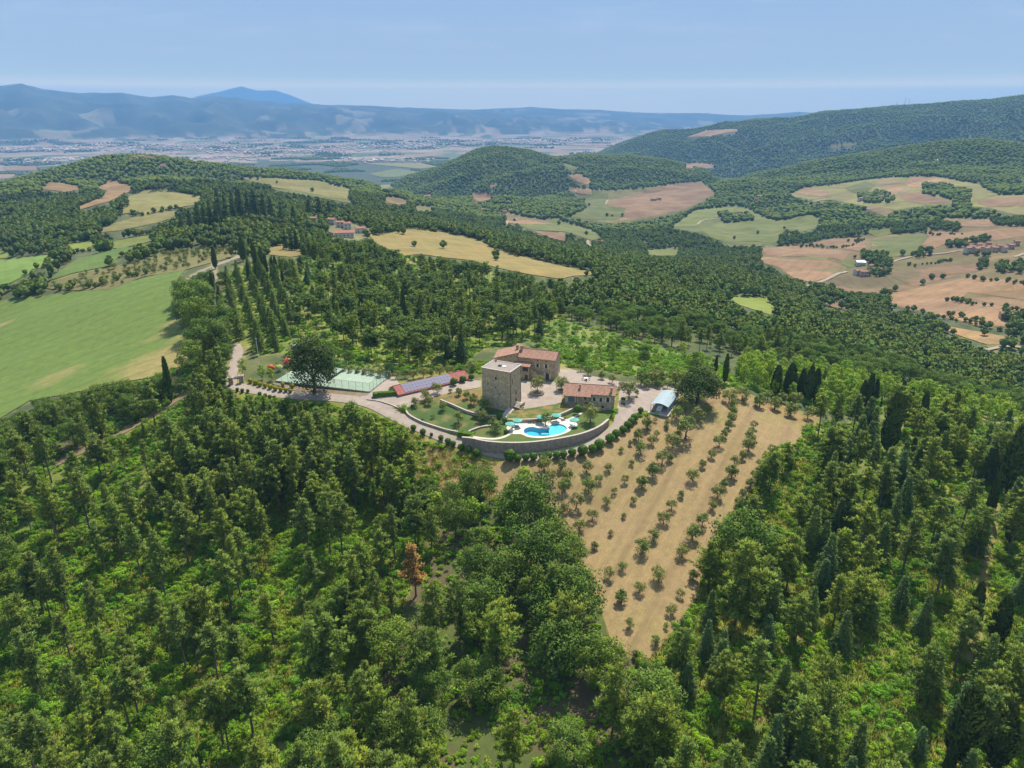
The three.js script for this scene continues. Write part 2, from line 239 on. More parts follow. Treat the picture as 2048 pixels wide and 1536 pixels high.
const landMat = new THREE.MeshStandardMaterial({ vertexColors: true, roughness: 1, map: coarse }); landMat.name = 'distant_land';
landMat.color.setRGB(0.9, 0.9, 0.9);
function landSheet(name, j0, j1, mat, step = 1) {
  const rows = []; for (let j = j0; j < j1; j += step) rows.push(j); rows.push(j1);
  const W = NA + 1, pos = new Float32Array(rows.length * W * 3), nor = new Float32Array(pos.length), col = new Float32Array(pos.length), uv = new Float32Array(rows.length * W * 2), idx = [];
  rows.forEach((j, q) => { const r = Math.exp(lerp(LR0, LR1, j / NR)), e = r * 0.006 + 0.3;
    for (let i = 0; i < W; i++) { const az = lerp(A0, A1, i / NA), x = Math.sin(az) * r, z = -Math.cos(az) * r, h = grid[j * W + i], o = q * W + i;
      const dx = (heightAt(x + e, z) - heightAt(x - e, z)) / (2 * e), dz = (heightAt(x, z + e) - heightAt(x, z - e)) / (2 * e), l = Math.hypot(dx, 1, dz);
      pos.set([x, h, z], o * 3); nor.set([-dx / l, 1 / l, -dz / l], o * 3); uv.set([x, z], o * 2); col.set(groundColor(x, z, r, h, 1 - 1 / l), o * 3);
      if (q && i) idx.push(o - W - 1, o - W, o - 1, o - 1, o - W, o); } });
  const g = new THREE.BufferGeometry(); g.setAttribute('position', new THREE.BufferAttribute(pos, 3)); g.setAttribute('normal', new THREE.BufferAttribute(nor, 3)); g.setAttribute('color', new THREE.BufferAttribute(col, 3)); g.setAttribute('uv', new THREE.BufferAttribute(uv, 2)); g.setIndex(idx);
  // keep the faces up
  const a = V().fromArray(pos, idx[0] * 3), b = V().fromArray(pos, idx[1] * 3), c = V().fromArray(pos, idx[2] * 3); if (b.sub(a).cross(c.sub(a)).y < 0) for (let i = 0; i < idx.length; i += 3) { const t = idx[i]; idx[i] = idx[i + 1]; idx[i + 1] = t; } g.setIndex(idx);
  return structure(name, g, mat);
}
const rowOf = (r) => Math.round((Math.log(r) - LR0) / (LR1 - LR0) * NR);

// ------------------------------------------------------------------ fields, roads and yards as sheets on the land
function drape(poly, maxEdge, lift, color, turn = 0) {
  const contour = poly.map(([x, z]) => new THREE.Vector2(x, z)); if (THREE.ShapeUtils.isClockWise(contour)) contour.reverse();
  let tris = THREE.ShapeUtils.triangulateShape(contour, []).map((t) => [...t]); const pts = contour.map((p) => [p.x, p.y]);
  const mids = new Map(), mid = (a, b) => { const k = a < b ? a + '_' + b : b + '_' + a; if (!mids.has(k)) { mids.set(k, pts.length); pts.push([(pts[a][0] + pts[b][0]) / 2, (pts[a][1] + pts[b][1]) / 2]); } return mids.get(k); };
  const len = (a, b) => Math.hypot(pts[a][0] - pts[b][0], pts[a][1] - pts[b][1]);
  for (let pass = 0; pass < 16; pass++) { const next = []; let cut = false;
    for (const [a, b, c] of tris) { const ab = len(a, b), bc = len(b, c), ca = len(c, a), m = Math.max(ab, bc, ca);
      if (m <= maxEdge) next.push([a, b, c]); else { cut = true; if (m === ab) { const q = mid(a, b); next.push([a, q, c], [q, b, c]); } else if (m === bc) { const q = mid(b, c); next.push([a, b, q], [a, q, c]); } else { const q = mid(c, a); next.push([a, b, q], [q, b, c]); } } }
    tris = next; if (!cut) break; }
  const pos = [], nor = [], uv = [], col = [], cs = Math.cos(turn), sn = Math.sin(turn);
  for (const [x, z] of pts) { const r = Math.hypot(x, z), e = r * 0.004 + 0.5, l0 = typeof lift === 'function' ? lift(x, z) : heightAt(x, z) + lift, dx = (heightAt(x + e, z) - heightAt(x - e, z)) / (2 * e), dz = (heightAt(x, z + e) - heightAt(x, z - e)) / (2 * e), l = Math.hypot(dx, 1, dz);
    pos.push(x, l0, z); nor.push(-dx / l, 1 / l, -dz / l); uv.push(x * cs + z * sn, -x * sn + z * cs); if (color) col.push(...(typeof color === 'function' ? color(x, z) : color)); }
  const g = new THREE.BufferGeometry(); g.setAttribute('position', new THREE.Float32BufferAttribute(pos, 3)); g.setAttribute('normal', new THREE.Float32BufferAttribute(nor, 3)); g.setAttribute('uv', new THREE.Float32BufferAttribute(uv, 2)); if (color) g.setAttribute('color', new THREE.Float32BufferAttribute(col, 3));
  g.setIndex(tris.flatMap(([a, b, c]) => [a, c, b])); return g;
}
function ribbonPoly(pts, width) { const L = [], R = []; pts.forEach((p, i) => { const a = pts[Math.max(0, i - 1)], b = pts[Math.min(pts.length - 1, i + 1)], dx = b[0] - a[0], dz = b[1] - a[1], l = Math.hypot(dx, dz) || 1, w = (typeof width === 'function' ? width(i / (pts.length - 1)) : width) / 2; L.push([p[0] - dz / l * w, p[1] + dx / l * w]); R.push([p[0] + dz / l * w, p[1] - dx / l * w]); }); return [...L, ...R.reverse()]; }
function ribbonGeo(pts, width, lift, color, cross = 4) {
  const pos = [], nor = [], uv = [], col = [], idx = []; let run = 0;
  pts.forEach((p, i) => { const a = pts[Math.max(0, i - 1)], b = pts[Math.min(pts.length - 1, i + 1)], dx = b[0] - a[0], dz = b[1] - a[1], l = Math.hypot(dx, dz) || 1; if (i) run += Math.hypot(p[0] - pts[i - 1][0], p[1] - pts[i - 1][1]);
    const w = typeof width === 'function' ? width(i / (pts.length - 1)) : width;
    for (let k = 0; k <= cross; k++) { const s = (k / cross - 0.5) * w, x = p[0] - dz / l * s, z = p[1] + dx / l * s; pos.push(x, heightAt(x, z) + lift, z); nor.push(0, 1, 0); uv.push(s, run); if (color) col.push(...(typeof color === 'function' ? color(k / cross, x, z) : color)); if (i && k) { const o = i * (cross + 1) + k; idx.push(o - cross - 2, o - 1, o - cross - 1, o - cross - 1, o - 1, o); } } });
  const g = new THREE.BufferGeometry(); g.setAttribute('position', new THREE.Float32BufferAttribute(pos, 3)); g.setAttribute('uv', new THREE.Float32BufferAttribute(uv, 2)); if (color) g.setAttribute('color', new THREE.Float32BufferAttribute(col, 3)); g.setIndex(idx); g.computeVertexNormals();
  const n = g.attributes.normal; if (n.getY(0) < 0) { g.setIndex(idx.map((_, i) => idx[i - i % 3 + [0, 2, 1][i % 3]])); g.computeVertexNormals(); }
  return g;
}
const fieldMats = {
  stubble: new THREE.MeshStandardMaterial({ vertexColors: true, map: stubble, roughness: 1, color: rgb(0.55, 0.53, 0.49) }),
  grass: new THREE.MeshStandardMaterial({ vertexColors: true, map: grassTex, roughness: 1, color: rgb(0.68, 0.63, 0.5) }),
  gravel: new THREE.MeshStandardMaterial({ vertexColors: true, map: gravelTex, roughness: 1, color: rgb(0.585, 0.575, 0.56) }),
};
for (const k in fieldMats) fieldMats[k].name = k;
const KINDS = {
  edge: ['field_margin', [0.23, 0.19, 0.075], [0.32, 0.22, 0.105], 'grass'], // name, colours, material
  wheat: ['stubble_field', [0.43, 0.245, 0.118], [0.48, 0.295, 0.15], 'stubble'], gold: ['stubble_field', [0.47, 0.275, 0.105], [0.50, 0.33, 0.14], 'stubble'],
  fresh: ['meadow', [0.135, 0.255, 0.032], [0.18, 0.28, 0.04], 'grass'], green: ['meadow', [0.14, 0.18, 0.034], [0.20, 0.22, 0.052], 'grass'], lime: ['meadow', [0.20, 0.27, 0.030], [0.25, 0.29, 0.045], 'grass'], olive: ['meadow', [0.215, 0.215, 0.062], [0.275, 0.245, 0.085], 'grass'], dry: ['dry_meadow', [0.33, 0.245, 0.085], [0.25, 0.22, 0.065], 'grass'],
};
const fieldList = [
  ['edge', [[1519, 515], [1526, 496], [1603, 490], [1665, 477], [1731, 473], [1841, 466], [1848, 459], [1892, 437], [1994, 439], [2074, 435], [2074, 665], [2027, 657], [1950, 652], [1870, 631], [1786, 613], [1746, 596], [1694, 591], [1651, 585], [1621, 566], [1585, 557], [1556, 536], [1526, 528]], 1],
  ['olive', [[1570, 392], [1607, 376], [1658, 371], [1731, 360], [1786, 355], [1866, 353], [1954, 368], [1994, 391], [2074, 391], [2074, 431], [2027, 431], [1972, 416], [1903, 409], [1848, 412], [1789, 421], [1738, 414], [1662, 400], [1629, 403]], 1],
  ['green', [[1340, 456], [1391, 420], [1475, 412], [1505, 420], [1556, 442], [1621, 430], [1647, 442], [1592, 471], [1548, 489], [1453, 489], [1410, 468]], 1],
  ['olive', [[1135, 434], [1176, 416], [1166, 392], [1183, 381], [1224, 381], [1317, 373], [1402, 363], [1433, 389], [1371, 421], [1299, 438], [1231, 447], [1183, 443]], 1],
  ['fresh', [[-21, 523], [109, 509], [113, 519], [62, 547], [21, 567], [0, 571]]],
  ['fresh', [[92, 564], [154, 519], [239, 497], [273, 494], [236, 516], [219, 533], [147, 547]]],
  ['lime', [[219, 485], [301, 470], [308, 482], [239, 499], [219, 495]]],
  ['lime', [[137, 489], [198, 482], [181, 502], [137, 502]]],
  ['lime', [[-21, 499], [21, 499], [22, 516], [-21, 521]]],
  ['olive', [[77, 575], [147, 550], [239, 533], [325, 509], [403, 499], [472, 502], [461, 516], [362, 543], [287, 554], [219, 581], [144, 582], [103, 579]]],
  ['gold', [[80, 379], [106, 364], [161, 374], [157, 380], [130, 385], [113, 382]]],
  ['gold', [[193, 376], [219, 360], [270, 376], [253, 387], [236, 394], [219, 404], [191, 411], [156, 422], [161, 413], [205, 396], [215, 383]]],
  ['olive', [[253, 396], [287, 381], [355, 386], [407, 395], [393, 410], [342, 418], [308, 426], [284, 434], [277, 424], [219, 433], [260, 413]]],
  ['olive', [[174, 468], [239, 444], [291, 431], [362, 421], [342, 438], [308, 448], [239, 462]]],
  ['olive', [[475, 355], [547, 357], [636, 362], [700, 379], [700, 401], [649, 393], [598, 383], [547, 376], [513, 366]]],
  ['green', [[533, 376], [598, 383], [649, 393], [700, 401], [714, 410], [677, 403], [602, 390], [547, 381]]],
  ['wheat', [[768, 394], [800, 397], [824, 406], [797, 410], [770, 406]]],
  ['olive', [[749, 371], [780, 370], [790, 380], [770, 385]]],
  ['olive', [[828, 412], [876, 416], [855, 423], [835, 423]]],
  ['dry', [[523, 502], [561, 492], [632, 507], [581, 515], [533, 510]]],
  ['dry', [[735, 468], [763, 471], [817, 458], [889, 466], [958, 481], [992, 501], [1060, 518], [1163, 542], [1197, 542], [1185, 551], [1146, 553], [1122, 559], [1060, 550], [992, 536], [947, 522], [889, 516], [841, 509], [804, 512], [753, 488]]],
  ['wheat', [[1009, 423], [1043, 433], [1098, 443], [1108, 449], [1040, 449], [1012, 447]]],
  ['green', [[1036, 451], [1111, 437], [1135, 447], [1183, 460], [1204, 477], [1183, 481], [1129, 464], [1060, 460]]],
  ['wheat', [[1064, 462], [1129, 467], [1135, 484], [1105, 478]]],
  ['wheat', [[1135, 350], [1159, 349], [1183, 361], [1181, 371], [1156, 365]]],
  ['wheat', [[1137, 374], [1183, 379], [1183, 389], [1163, 389], [1139, 382]]],
  ['green', [[1122, 324], [1159, 337], [1139, 343]]],
  ['wheat', [[944, 387], [971, 385], [995, 397], [958, 404], [947, 399]]],
  ['wheat', [[973, 371], [995, 370], [985, 377]]],
  ['wheat', [[847, 391], [862, 389], [865, 399], [852, 399]]],
  ['green', [[1183, 382], [1221, 382], [1207, 412], [1252, 417], [1238, 440], [1183, 441], [1139, 434], [1176, 417], [1166, 399]]],
  ['wheat', [[1211, 410], [1238, 396], [1317, 376], [1350, 367], [1402, 365], [1407, 371], [1431, 388], [1371, 419], [1299, 436], [1224, 445], [1252, 430], [1248, 420]]],
  ['wheat', [[1368, 326], [1428, 329], [1426, 337], [1373, 338]]],
  ['wheat', [[1373, 275], [1413, 261], [1477, 258], [1472, 264], [1417, 273]]],
  ['olive', [[1647, 296], [1665, 289], [1716, 284], [1720, 289], [1665, 298]]],
  ['wheat', [[1589, 388], [1607, 376], [1658, 384], [1662, 395], [1629, 393]]],
  ['green', [[1687, 377], [1731, 363], [1753, 370], [1738, 381], [1709, 387]]],
  ['wheat', [[1735, 384], [1775, 372], [1811, 374], [1804, 384], [1775, 390]]],
  ['wheat', [[1742, 363], [1786, 356], [1801, 366], [1760, 371]]],
  ['wheat', [[1808, 370], [1822, 355], [1866, 355], [1903, 365], [1870, 373], [1819, 375]]],
  ['wheat', [[1797, 388], [1841, 384], [1870, 395], [1903, 406], [1848, 410], [1811, 403]]],
  ['olive', [[1917, 374], [1954, 369], [1991, 391], [1957, 403]]],
  ['wheat', [[1954, 406], [1994, 395], [2067, 394], [2067, 413], [1976, 414]]],
  ['wheat', [[1724, 417], [1746, 413], [1789, 419], [1775, 435]]],
  ['green', [[1570, 392], [1629, 399], [1607, 406]]],
  ['green', [[1344, 454], [1391, 421], [1475, 413], [1461, 428], [1410, 442], [1391, 454]]],
  ['green', [[1402, 461], [1446, 443], [1505, 443], [1556, 454], [1621, 431], [1645, 442], [1629, 458], [1592, 468], [1548, 487], [1505, 483], [1453, 486], [1421, 476]]],
  ['green', [[1720, 461], [1786, 457], [1782, 468], [1757, 475]]],
  ['wheat', [[1603, 490], [1665, 479], [1731, 475], [1760, 497], [1720, 504], [1665, 494]]],
  ['wheat', [[1523, 498], [1603, 492], [1702, 505], [1687, 523], [1665, 517], [1599, 514], [1534, 512]]],
  ['wheat', [[1519, 515], [1599, 520], [1651, 520], [1694, 537], [1687, 546], [1621, 566], [1585, 556], [1556, 534], [1526, 527]]],
  ['green', [[1599, 515], [1651, 515], [1662, 520], [1607, 519]]],
  ['green', [[1673, 523], [1709, 520], [1716, 533], [1698, 537]]],
  ['green', [[1727, 483], [1841, 468], [1854, 475], [1840, 493], [1859, 502], [1819, 512], [1782, 515], [1738, 505]]],
  ['wheat', [[1842, 490], [1859, 476], [1850, 461], [1917, 468], [1994, 458], [2067, 458], [2067, 471], [1957, 486], [1899, 487], [1870, 497]]],
  ['wheat', [[1892, 439], [1990, 441], [2005, 449], [1976, 455], [1921, 454]]],
  ['olive', [[1972, 415], [2067, 414], [2067, 433], [2027, 429]]],
  ['wheat', [[1629, 571], [1698, 549], [1775, 556], [1820, 577], [1775, 589], [1746, 594], [1694, 589], [1658, 585]]],
  ['wheat', [[1782, 542], [1870, 527], [1957, 521], [1954, 544], [1884, 551], [1921, 552], [1826, 574], [1786, 555]]],
  ['wheat', [[1778, 590], [1837, 577], [1939, 555], [2067, 563], [2067, 581], [1936, 585], [1921, 598], [2048, 621], [2067, 625], [2067, 661], [2027, 655], [1950, 650], [1870, 629], [1786, 611]]],
  ['gold', [[1937, 586], [1987, 570], [2067, 574], [2067, 603], [1994, 593]]],
  ['wheat', [[1928, 596], [1994, 595], [2067, 606], [2067, 621], [1994, 611]]],
  ['wheat', [[1621, 594], [1651, 596], [1702, 614], [1720, 622], [1665, 615]]],
  ['gold', [[1855, 647], [1921, 658], [2023, 676], [2045, 687], [1976, 691], [1921, 673]]],
  ['green', [[1968, 692], [2049, 687], [2049, 702], [1983, 700]]],
  ['lime', [[1446, 591], [1534, 597], [1561, 636], [1526, 626], [1479, 611]]],
  ['green', [[1293, 501], [1358, 497], [1358, 512], [1293, 512]]],
  ['green', [[739, 348], [794, 338], [841, 344], [794, 355], [763, 355]]],
  ['olive', [[722, 327], [841, 326], [876, 334], [841, 338], [753, 330]]],
  ['gold', [[-14, 349], [34, 349], [21, 357], [-14, 359]]],
  ['gold', [[7, 335], [72, 332], [75, 342], [14, 342]]],
];
const fieldSheets = [];
fieldList.forEach(([kind, poly, under], n) => {
  const plan = outline(poly, 8), [name, c0, c1, mat] = KINDS[kind], r = Math.hypot(...plan[0]), rnd = lcg(500 + n), tone = 0.78 + 0.36 * rnd(), turn = rnd() * 3;
  markCover(plan, COVER.open);
  fieldSheets.push(() => structure(name, drape(plan, clamp(r * 0.007, 5, 30), (0.2 + r * 0.00042) * (under ? 0.5 : 1), (x, z) => { const t = 0.5 + 0.9 * fbm(x / 70 + n, z / 70), q = tone * (1 + 0.12 * nz2(x / 25, z / 25)); const w = kind === 'wheat' || kind === 'gold' || under ? patch(x * 0.6 + z * 0.25, z, 75) : 0.5; return mix3(mix3(c0, c1, clamp(t)), [0.20, 0.20, 0.055], w > 0.86 ? 0.55 : 0).map((v) => v * q * (0.84 + 0.32 * ((w * 5.3) % 1))); }, turn), fieldMats[mat]));
});
markCover(outline([[655, 446], [700, 446], [742, 456], [745, 474], [720, 480], [662, 478]], 8), COVER.open); // the hamlet's clearing
// copses standing among the fields
const copses = [[[1724, 506], [1775, 510], [1784, 523], [1778, 537], [1757, 538], [1738, 526], [1724, 519]], [[1819, 510], [1862, 501], [1864, 513], [1826, 520]], [[1890, 488], [1932, 484], [1934, 495], [1892, 497]], [[1939, 481], [1976, 475], [1979, 486], [1946, 490]], [[1954, 523], [1972, 521], [1976, 537], [1957, 543]], [[1987, 530], [2048, 530], [2067, 548], [1994, 546]], [[1497, 402], [1534, 390], [1574, 395], [1618, 407], [1610, 428], [1570, 442], [1537, 439], [1505, 424]], [[1563, 471], [1592, 465], [1607, 479], [1578, 488], [1556, 486]], [[1713, 391], [1760, 384], [1789, 393], [1786, 406], [1731, 407]], [[1844, 369], [1884, 369], [1943, 387], [1939, 402], [1884, 398], [1848, 389]], [[1903, 402], [1936, 398], [1946, 413], [1914, 415]], [[1976, 442], [2067, 439], [2067, 453], [1994, 453]], [[1614, 570], [1665, 586], [1731, 597], [1782, 588], [1778, 607], [1720, 611], [1651, 594]], [[1735, 543], [1778, 544], [1778, 555], [1738, 555]], [[1439, 428], [1505, 431], [1505, 442], [1446, 448]], [[1870, 448], [1917, 451], [1914, 464], [1862, 460]], [[1994, 625], [2067, 636], [2067, 661], [2016, 654]]];
for (const c of copses) markCover(outline(c, 8), COVER.oakWood);
// the big field on the left, the grove soil and the tracks near the estate are laid with finer edges
const bigField = outline([[-60, 860], [0, 838], [60, 802], [130, 790], [230, 768], [300, 756], [345, 737], [384, 734], [380, 690], [352, 640], [346, 600], [352, 562], [372, 540], [330, 546], [260, 564], [200, 578], [100, 591], [0, 604], [-60, 612]], 10);
const grove = outline([[980, 935], [1010, 922], [1080, 924], [1150, 912], [1215, 880], [1262, 842], [1300, 830], [1345, 838], [1420, 796], [1455, 788], [1500, 800], [1612, 852], [1594, 888], [1548, 894], [1508, 975], [1436, 1056], [1405, 1150], [1396, 1192], [1344, 1268], [1300, 1318], [1262, 1310], [1225, 1292], [1188, 1180], [1112, 1030], [1060, 985], [1020, 965], [1000, 1010], [985, 960]], 10);
for (const p of [bigField, grove]) markCover(p, COVER.open);
const groveStrip = outline([[1400, 792], [1460, 776], [1640, 835], [1625, 858], [1480, 802]], 10); markCover(groveStrip, COVER.open);
const tracks = [
  ['dirt_track', route([[110, 930], [180, 895], [240, 868], [300, 835], [345, 806], [395, 775]]), 3.2, [0.36, 0.25, 0.14]],
  ['dirt_track', route([[1936, 1330], [1950, 1280], [1962, 1200], [1975, 1110], [1988, 1040], [1996, 1010]]), 1.5, [0.30, 0.25, 0.07]],
  ['gravel_road', route([[350, 580], [395, 545], [440, 528], [480, 512], [512, 500]]), 6, [0.46, 0.36, 0.27]],
  ['dirt_track', route([[432, 560], [428, 535], [424, 515]]), 2.6, [0.44, 0.36, 0.24]],
];
for (const t of tracks) markCover(ribbonPoly(t[1], t[2] + 1.2), COVER.open);
const valleyRoads = [[[1614, 574], [1651, 561], [1693, 544]], [[1389, 450], [1410, 441], [1439, 437], [1453, 435]], [[1610, 410], [1629, 404], [1651, 400]], [[1786, 525], [1819, 515], [1859, 510], [1899, 506], [1936, 501]], [[1764, 406], [1786, 391], [1819, 378]], [[1175, 481], [1176, 489], [1183, 496]], [[1012, 450], [1029, 443], [1033, 438]], [[1211, 409], [1231, 399], [1252, 394]], [[2027, 515], [2048, 508]], [[1972, 702], [2016, 694], [2052, 698]]].map((p) => route(p, 14));
for (const p of valleyRoads) markCover(ribbonPoly(p, 9), COVER.open);

const blockedLater = []; // plots of the buildings, kept clear of scattered trees
// ------------------------------------------------------------------ the estate: materials
const stoneTex = (() => { const rnd = lcg(301), cells = [], N = 14; for (let j = 0; j < 26; j++) for (let i = 0; i < N; i++) cells.push([(i + 0.5 * (j % 2) + 0.7 * rnd()) / N, (j + 0.8 * rnd()) / 26, rnd(), rnd()]);
  const grid2 = Array.from({ length: 26 * N }, () => []); for (const c of cells) grid2[Math.min(25, Math.floor(c[1] * 26)) * N + Math.floor((c[0] % 1) * N)].push(c);
  return texture(512, 5, (u, v) => { let b = 9, s = 9, best = cells[0]; const ci = Math.floor(u * N), cj = Math.floor(v * 26); for (let dj = -1; dj <= 1; dj++) for (let di = -1; di <= 1; di++) for (const c of grid2[((cj + dj + 26) % 26) * N + (ci + di + N) % N]) { let dx = Math.abs(u - c[0] % 1), dy = Math.abs(v - c[1]); dx = Math.min(dx, 1 - dx) * N; dy = Math.min(dy, 1 - dy) * 26; const d = Math.hypot(dx, dy); if (d < b) { s = b; b = d; best = c; } else if (d < s) s = d; }
    const k = 0.52 + 0.42 * best[2], j = s - b < 0.1 ? 0.8 : 1, g = 0.9 + 0.2 * tC(u, v), w = best[3]; return [k * j * g * (1 + 0.10 * w), k * j * g, k * j * g * (0.86 - 0.06 * w)].map((q) => q * (0.85 + 0.3 * tA(u, v))); }); })();
const tileTex = texture(512, 4, (u, v) => { const row = (v * 10) % 1, colm = 0.5 + 0.5 * Math.cos(u * 16 * 6.2832), id = tileNoise32(Math.floor(u * 16), Math.floor(v * 10)), k = (0.62 + 0.38 * id) * (0.72 + 0.28 * colm) * (row < 0.12 ? 0.7 : 1) * (0.8 + 0.35 * tA(u, v)); return [k, k * (0.93 + 0.07 * tB(u, v)), k * 0.96]; });
function tileNoise32(i, j) { const q = Math.sin(i * 12.9898 + j * 78.233) * 43758.5453; return q - Math.floor(q); }
const tileBump = texture(256, 4, (u, v) => 0.5 + 0.5 * Math.cos(u * 16 * 6.2832) * (0.8 + 0.2 * ((v * 10) % 1)));
const MAT = {
  stone: std('rubble_stone', [0.52, 0.43, 0.345], 0.95, { map: stoneTex, bumpMap: stoneTex, bumpScale: 0.05 }),
  stoneWarm: std('warm_rubble_stone', [0.52, 0.41, 0.30], 0.95, { map: stoneTex, bumpMap: stoneTex, bumpScale: 0.05 }),
  stoneDark: std('retaining_stone', [0.40, 0.315, 0.295], 0.95, { map: stoneTex, bumpMap: stoneTex, bumpScale: 0.07 }),
  cope: std('coping_stone', [0.42, 0.36, 0.30], 0.9, { map: gravelTex }),
  tile: std('terracotta_tiles', [0.46, 0.25, 0.168], 0.9, { map: tileTex, bumpMap: tileBump, bumpScale: 0.06 }),
  tileRed: std('red_roof_sheet', [0.46, 0.125, 0.10], 0.8, { map: tileTex, bumpMap: tileBump, bumpScale: 0.04 }),
  paving: std('roof_paving', [0.255, 0.205, 0.175], 0.85, { map: gravelTex }),
  pale: std('pale_stone_trim', [0.46, 0.40, 0.33], 0.85),
  glass: std('window_glass', [0.02, 0.025, 0.03], 0.12),
  shutter: std('cream_shutter', [0.55, 0.47, 0.36], 0.7), wood: std('dark_timber', [0.09, 0.06, 0.04], 0.8), bluedoor: std('blue_grey_paint', [0.14, 0.18, 0.24], 0.6),
  white: std('white_paint', [0.72, 0.72, 0.70], 0.5), dark: std('black_fabric', [0.03, 0.03, 0.035], 0.8), metal: std('grey_metal', [0.35, 0.37, 0.38], 0.45, { metalness: 0.6 }),
  teal: std('green_canvas', [0.10, 0.34, 0.27], 0.85), deck: std('pool_paving', [0.62, 0.53, 0.44], 0.8, { map: gravelTex }), poolTile: std('pool_tile', [0.20, 0.56, 0.66], 0.35, { map: gravelTex }), beach: std('pale_pool_beach', [0.50, 0.62, 0.62], 0.5, { map: gravelTex }),
  court: std('green_hard_court', [0.285, 0.355, 0.265], 0.9, { map: gravelTex }), line: std('court_line_paint', [0.40, 0.46, 0.40], 0.8), fence: std('green_fence_steel', [0.05, 0.11, 0.07], 0.6), concrete: std('concrete', [0.40, 0.36, 0.32], 0.9, { map: gravelTex }),
  barrel: std('blue_grey_roof_sheet', [0.30, 0.37, 0.39], 0.85, { map: gravelTex }), panel: std('solar_panel', [0.045, 0.042, 0.115], 0.6), carWhite: std('white_car_paint', [0.70, 0.71, 0.73], 0.25), carBlue: std('silver_blue_car_paint', [0.30, 0.38, 0.5], 0.3, { metalness: 0.3 }), red: std('red_machine_paint', [0.45, 0.06, 0.04], 0.4), rubber: std('rubber', [0.02, 0.02, 0.02], 0.9),
};
const lawnColor = (x, z) => { const n = 0.5 + 0.8 * fbm(x / 9, z / 9, 4); return mix3([0.075, 0.15, 0.026], [0.27, 0.235, 0.085], smooth(0.45, 1.0, n)); };
const box = (w, h, d, x = 0, y = 0, z = 0) => new THREE.BoxGeometry(w, h, d).translate(x, y + h / 2, z);
// planar uv in metres for built pieces
function metric(g) { const n = g.index ? g.toNonIndexed() : g; n.computeVertexNormals(); const p = n.attributes.position, m = n.attributes.normal, uv = new Float32Array(p.count * 2); for (let i = 0; i < p.count; i++) { const ax = Math.abs(m.getX(i)), ay = Math.abs(m.getY(i)), az = Math.abs(m.getZ(i)); if (ay > ax && ay > az) uv.set([p.getX(i), p.getZ(i)], i * 2); else if (ax > az) uv.set([p.getZ(i), p.getY(i)], i * 2); else uv.set([p.getX(i), p.getY(i)], i * 2); } n.setAttribute('uv', new THREE.BufferAttribute(uv, 2)); return n; }
// a wall panel with real openings; outline in its own plane, thickness to the inside
function wallGeo(pts, holes, thick = 0.5) { const s = new THREE.Shape(pts.map(([x, y]) => new THREE.Vector2(x, y))); for (const [x0, y0, w, h] of holes) { const q = new THREE.Path(); q.moveTo(x0, y0); q.lineTo(x0, y0 + h); q.lineTo(x0 + w, y0 + h); q.lineTo(x0 + w, y0); q.closePath(); s.holes.push(q); } return metric(new THREE.ExtrudeGeometry(s, { depth: thick, bevelEnabled: false }).translate(0, 0, -thick)); }
// a house on a footprint: front edge a->b in plan, depth behind it; floor y0, eaves and ridge heights are absolute
function houseFrame(name, label, category, a, b, y0) { const dx = b.x - a.x, dz = b.z - a.z; return { g: base(name, label, category, [a.x, y0, a.z], -Math.atan2(dz, dx)), W: Math.hypot(dx, dz) }; }
function windowIn(wall, x, y, w, h, kind = 'window', shut) { const win = part(wall, kind, box(w, h, 0.06, x + w / 2, y, -0.28), kind === 'door' ? (shut === 'blue' ? MAT.bluedoor : MAT.wood) : MAT.glass); if (kind === 'window') { part(win, 'sill', box(w + 0.3, 0.1, 0.3, x + w / 2, y - 0.1, 0.02), MAT.pale); part(win, 'frame', mergeGeometries([box(0.07, h, 0.05, x + w / 2, y, -0.22), box(w, 0.07, 0.05, x + w / 2, y + h * 0.55, -0.215)]), MAT.wood); }
  if (shut) for (const s of [-1, 1]) part(wall, 'shutter', box(w * 0.5, h, 0.05, x + w / 2 + s * (w * 0.76), y, 0.035), MAT.shutter); return win; }
function walls(g, W, D, H0, He, Hr, mat, open, mono = false) { // front, back and two gable walls, heights over the floor
  const sides = [['front', [[0, H0], [W, H0], [W, He], [0, He]], 0, 0, 0], ['back', [[0, H0], [W, H0], [W, He], [0, He]], W, -D, Math.PI], ['right', [[0, H0], [D, H0], [D, He], [D / 2, Hr], [0, He]], W, 0, Math.PI / 2], ['left', [[0, H0], [D, H0], [D, He], [D / 2, Hr], [0, He]], 0, -D, -Math.PI / 2]];
  for (const [side, pts, x, z, turn] of sides) { const inset = side === 'right' || side === 'left' ? 0.004 : 0, holes = (open[side] ?? []), wall = part(g, 'wall', wallGeo(inset ? pts.map(([px, py]) => [clamp(px, 0.01, D - 0.01), py - 0.01]) : pts, holes.map((q) => q.slice(0, 4))), mat); wall.position.set(x, 0, z); wall.rotation.y = turn; for (const q of holes) windowIn(wall, q[0], q[1], q[2], q[3], q[4], q[5]); }
}
function gableRoof(g, W, D, He, Hr, over = 0.45, mat = MAT.tile, thick = 0.22) { const half = D / 2, L = Math.hypot(half, Hr - He), ang = Math.atan2(Hr - He, half), slope = (z0, sign) => { const len = L + over / Math.cos(ang) * 0.9, gg = metric(new THREE.BoxGeometry(W + 2 * over, thick, len).translate(W / 2, thick / 2, sign * len / 2)); return gg.rotateX(sign * ang).translate(0, Hr, -half); };
  const roof = part(g, 'roof', slope(0, 1), mat); part(roof, 'rear_slope', slope(0, -1), mat); part(roof, 'ridge_tiles', new THREE.CylinderGeometry(0.16, 0.16, W + 2 * over, 8).rotateZ(Math.PI / 2).translate(W / 2, Hr + thick * 0.9, -half), mat); return roof; }
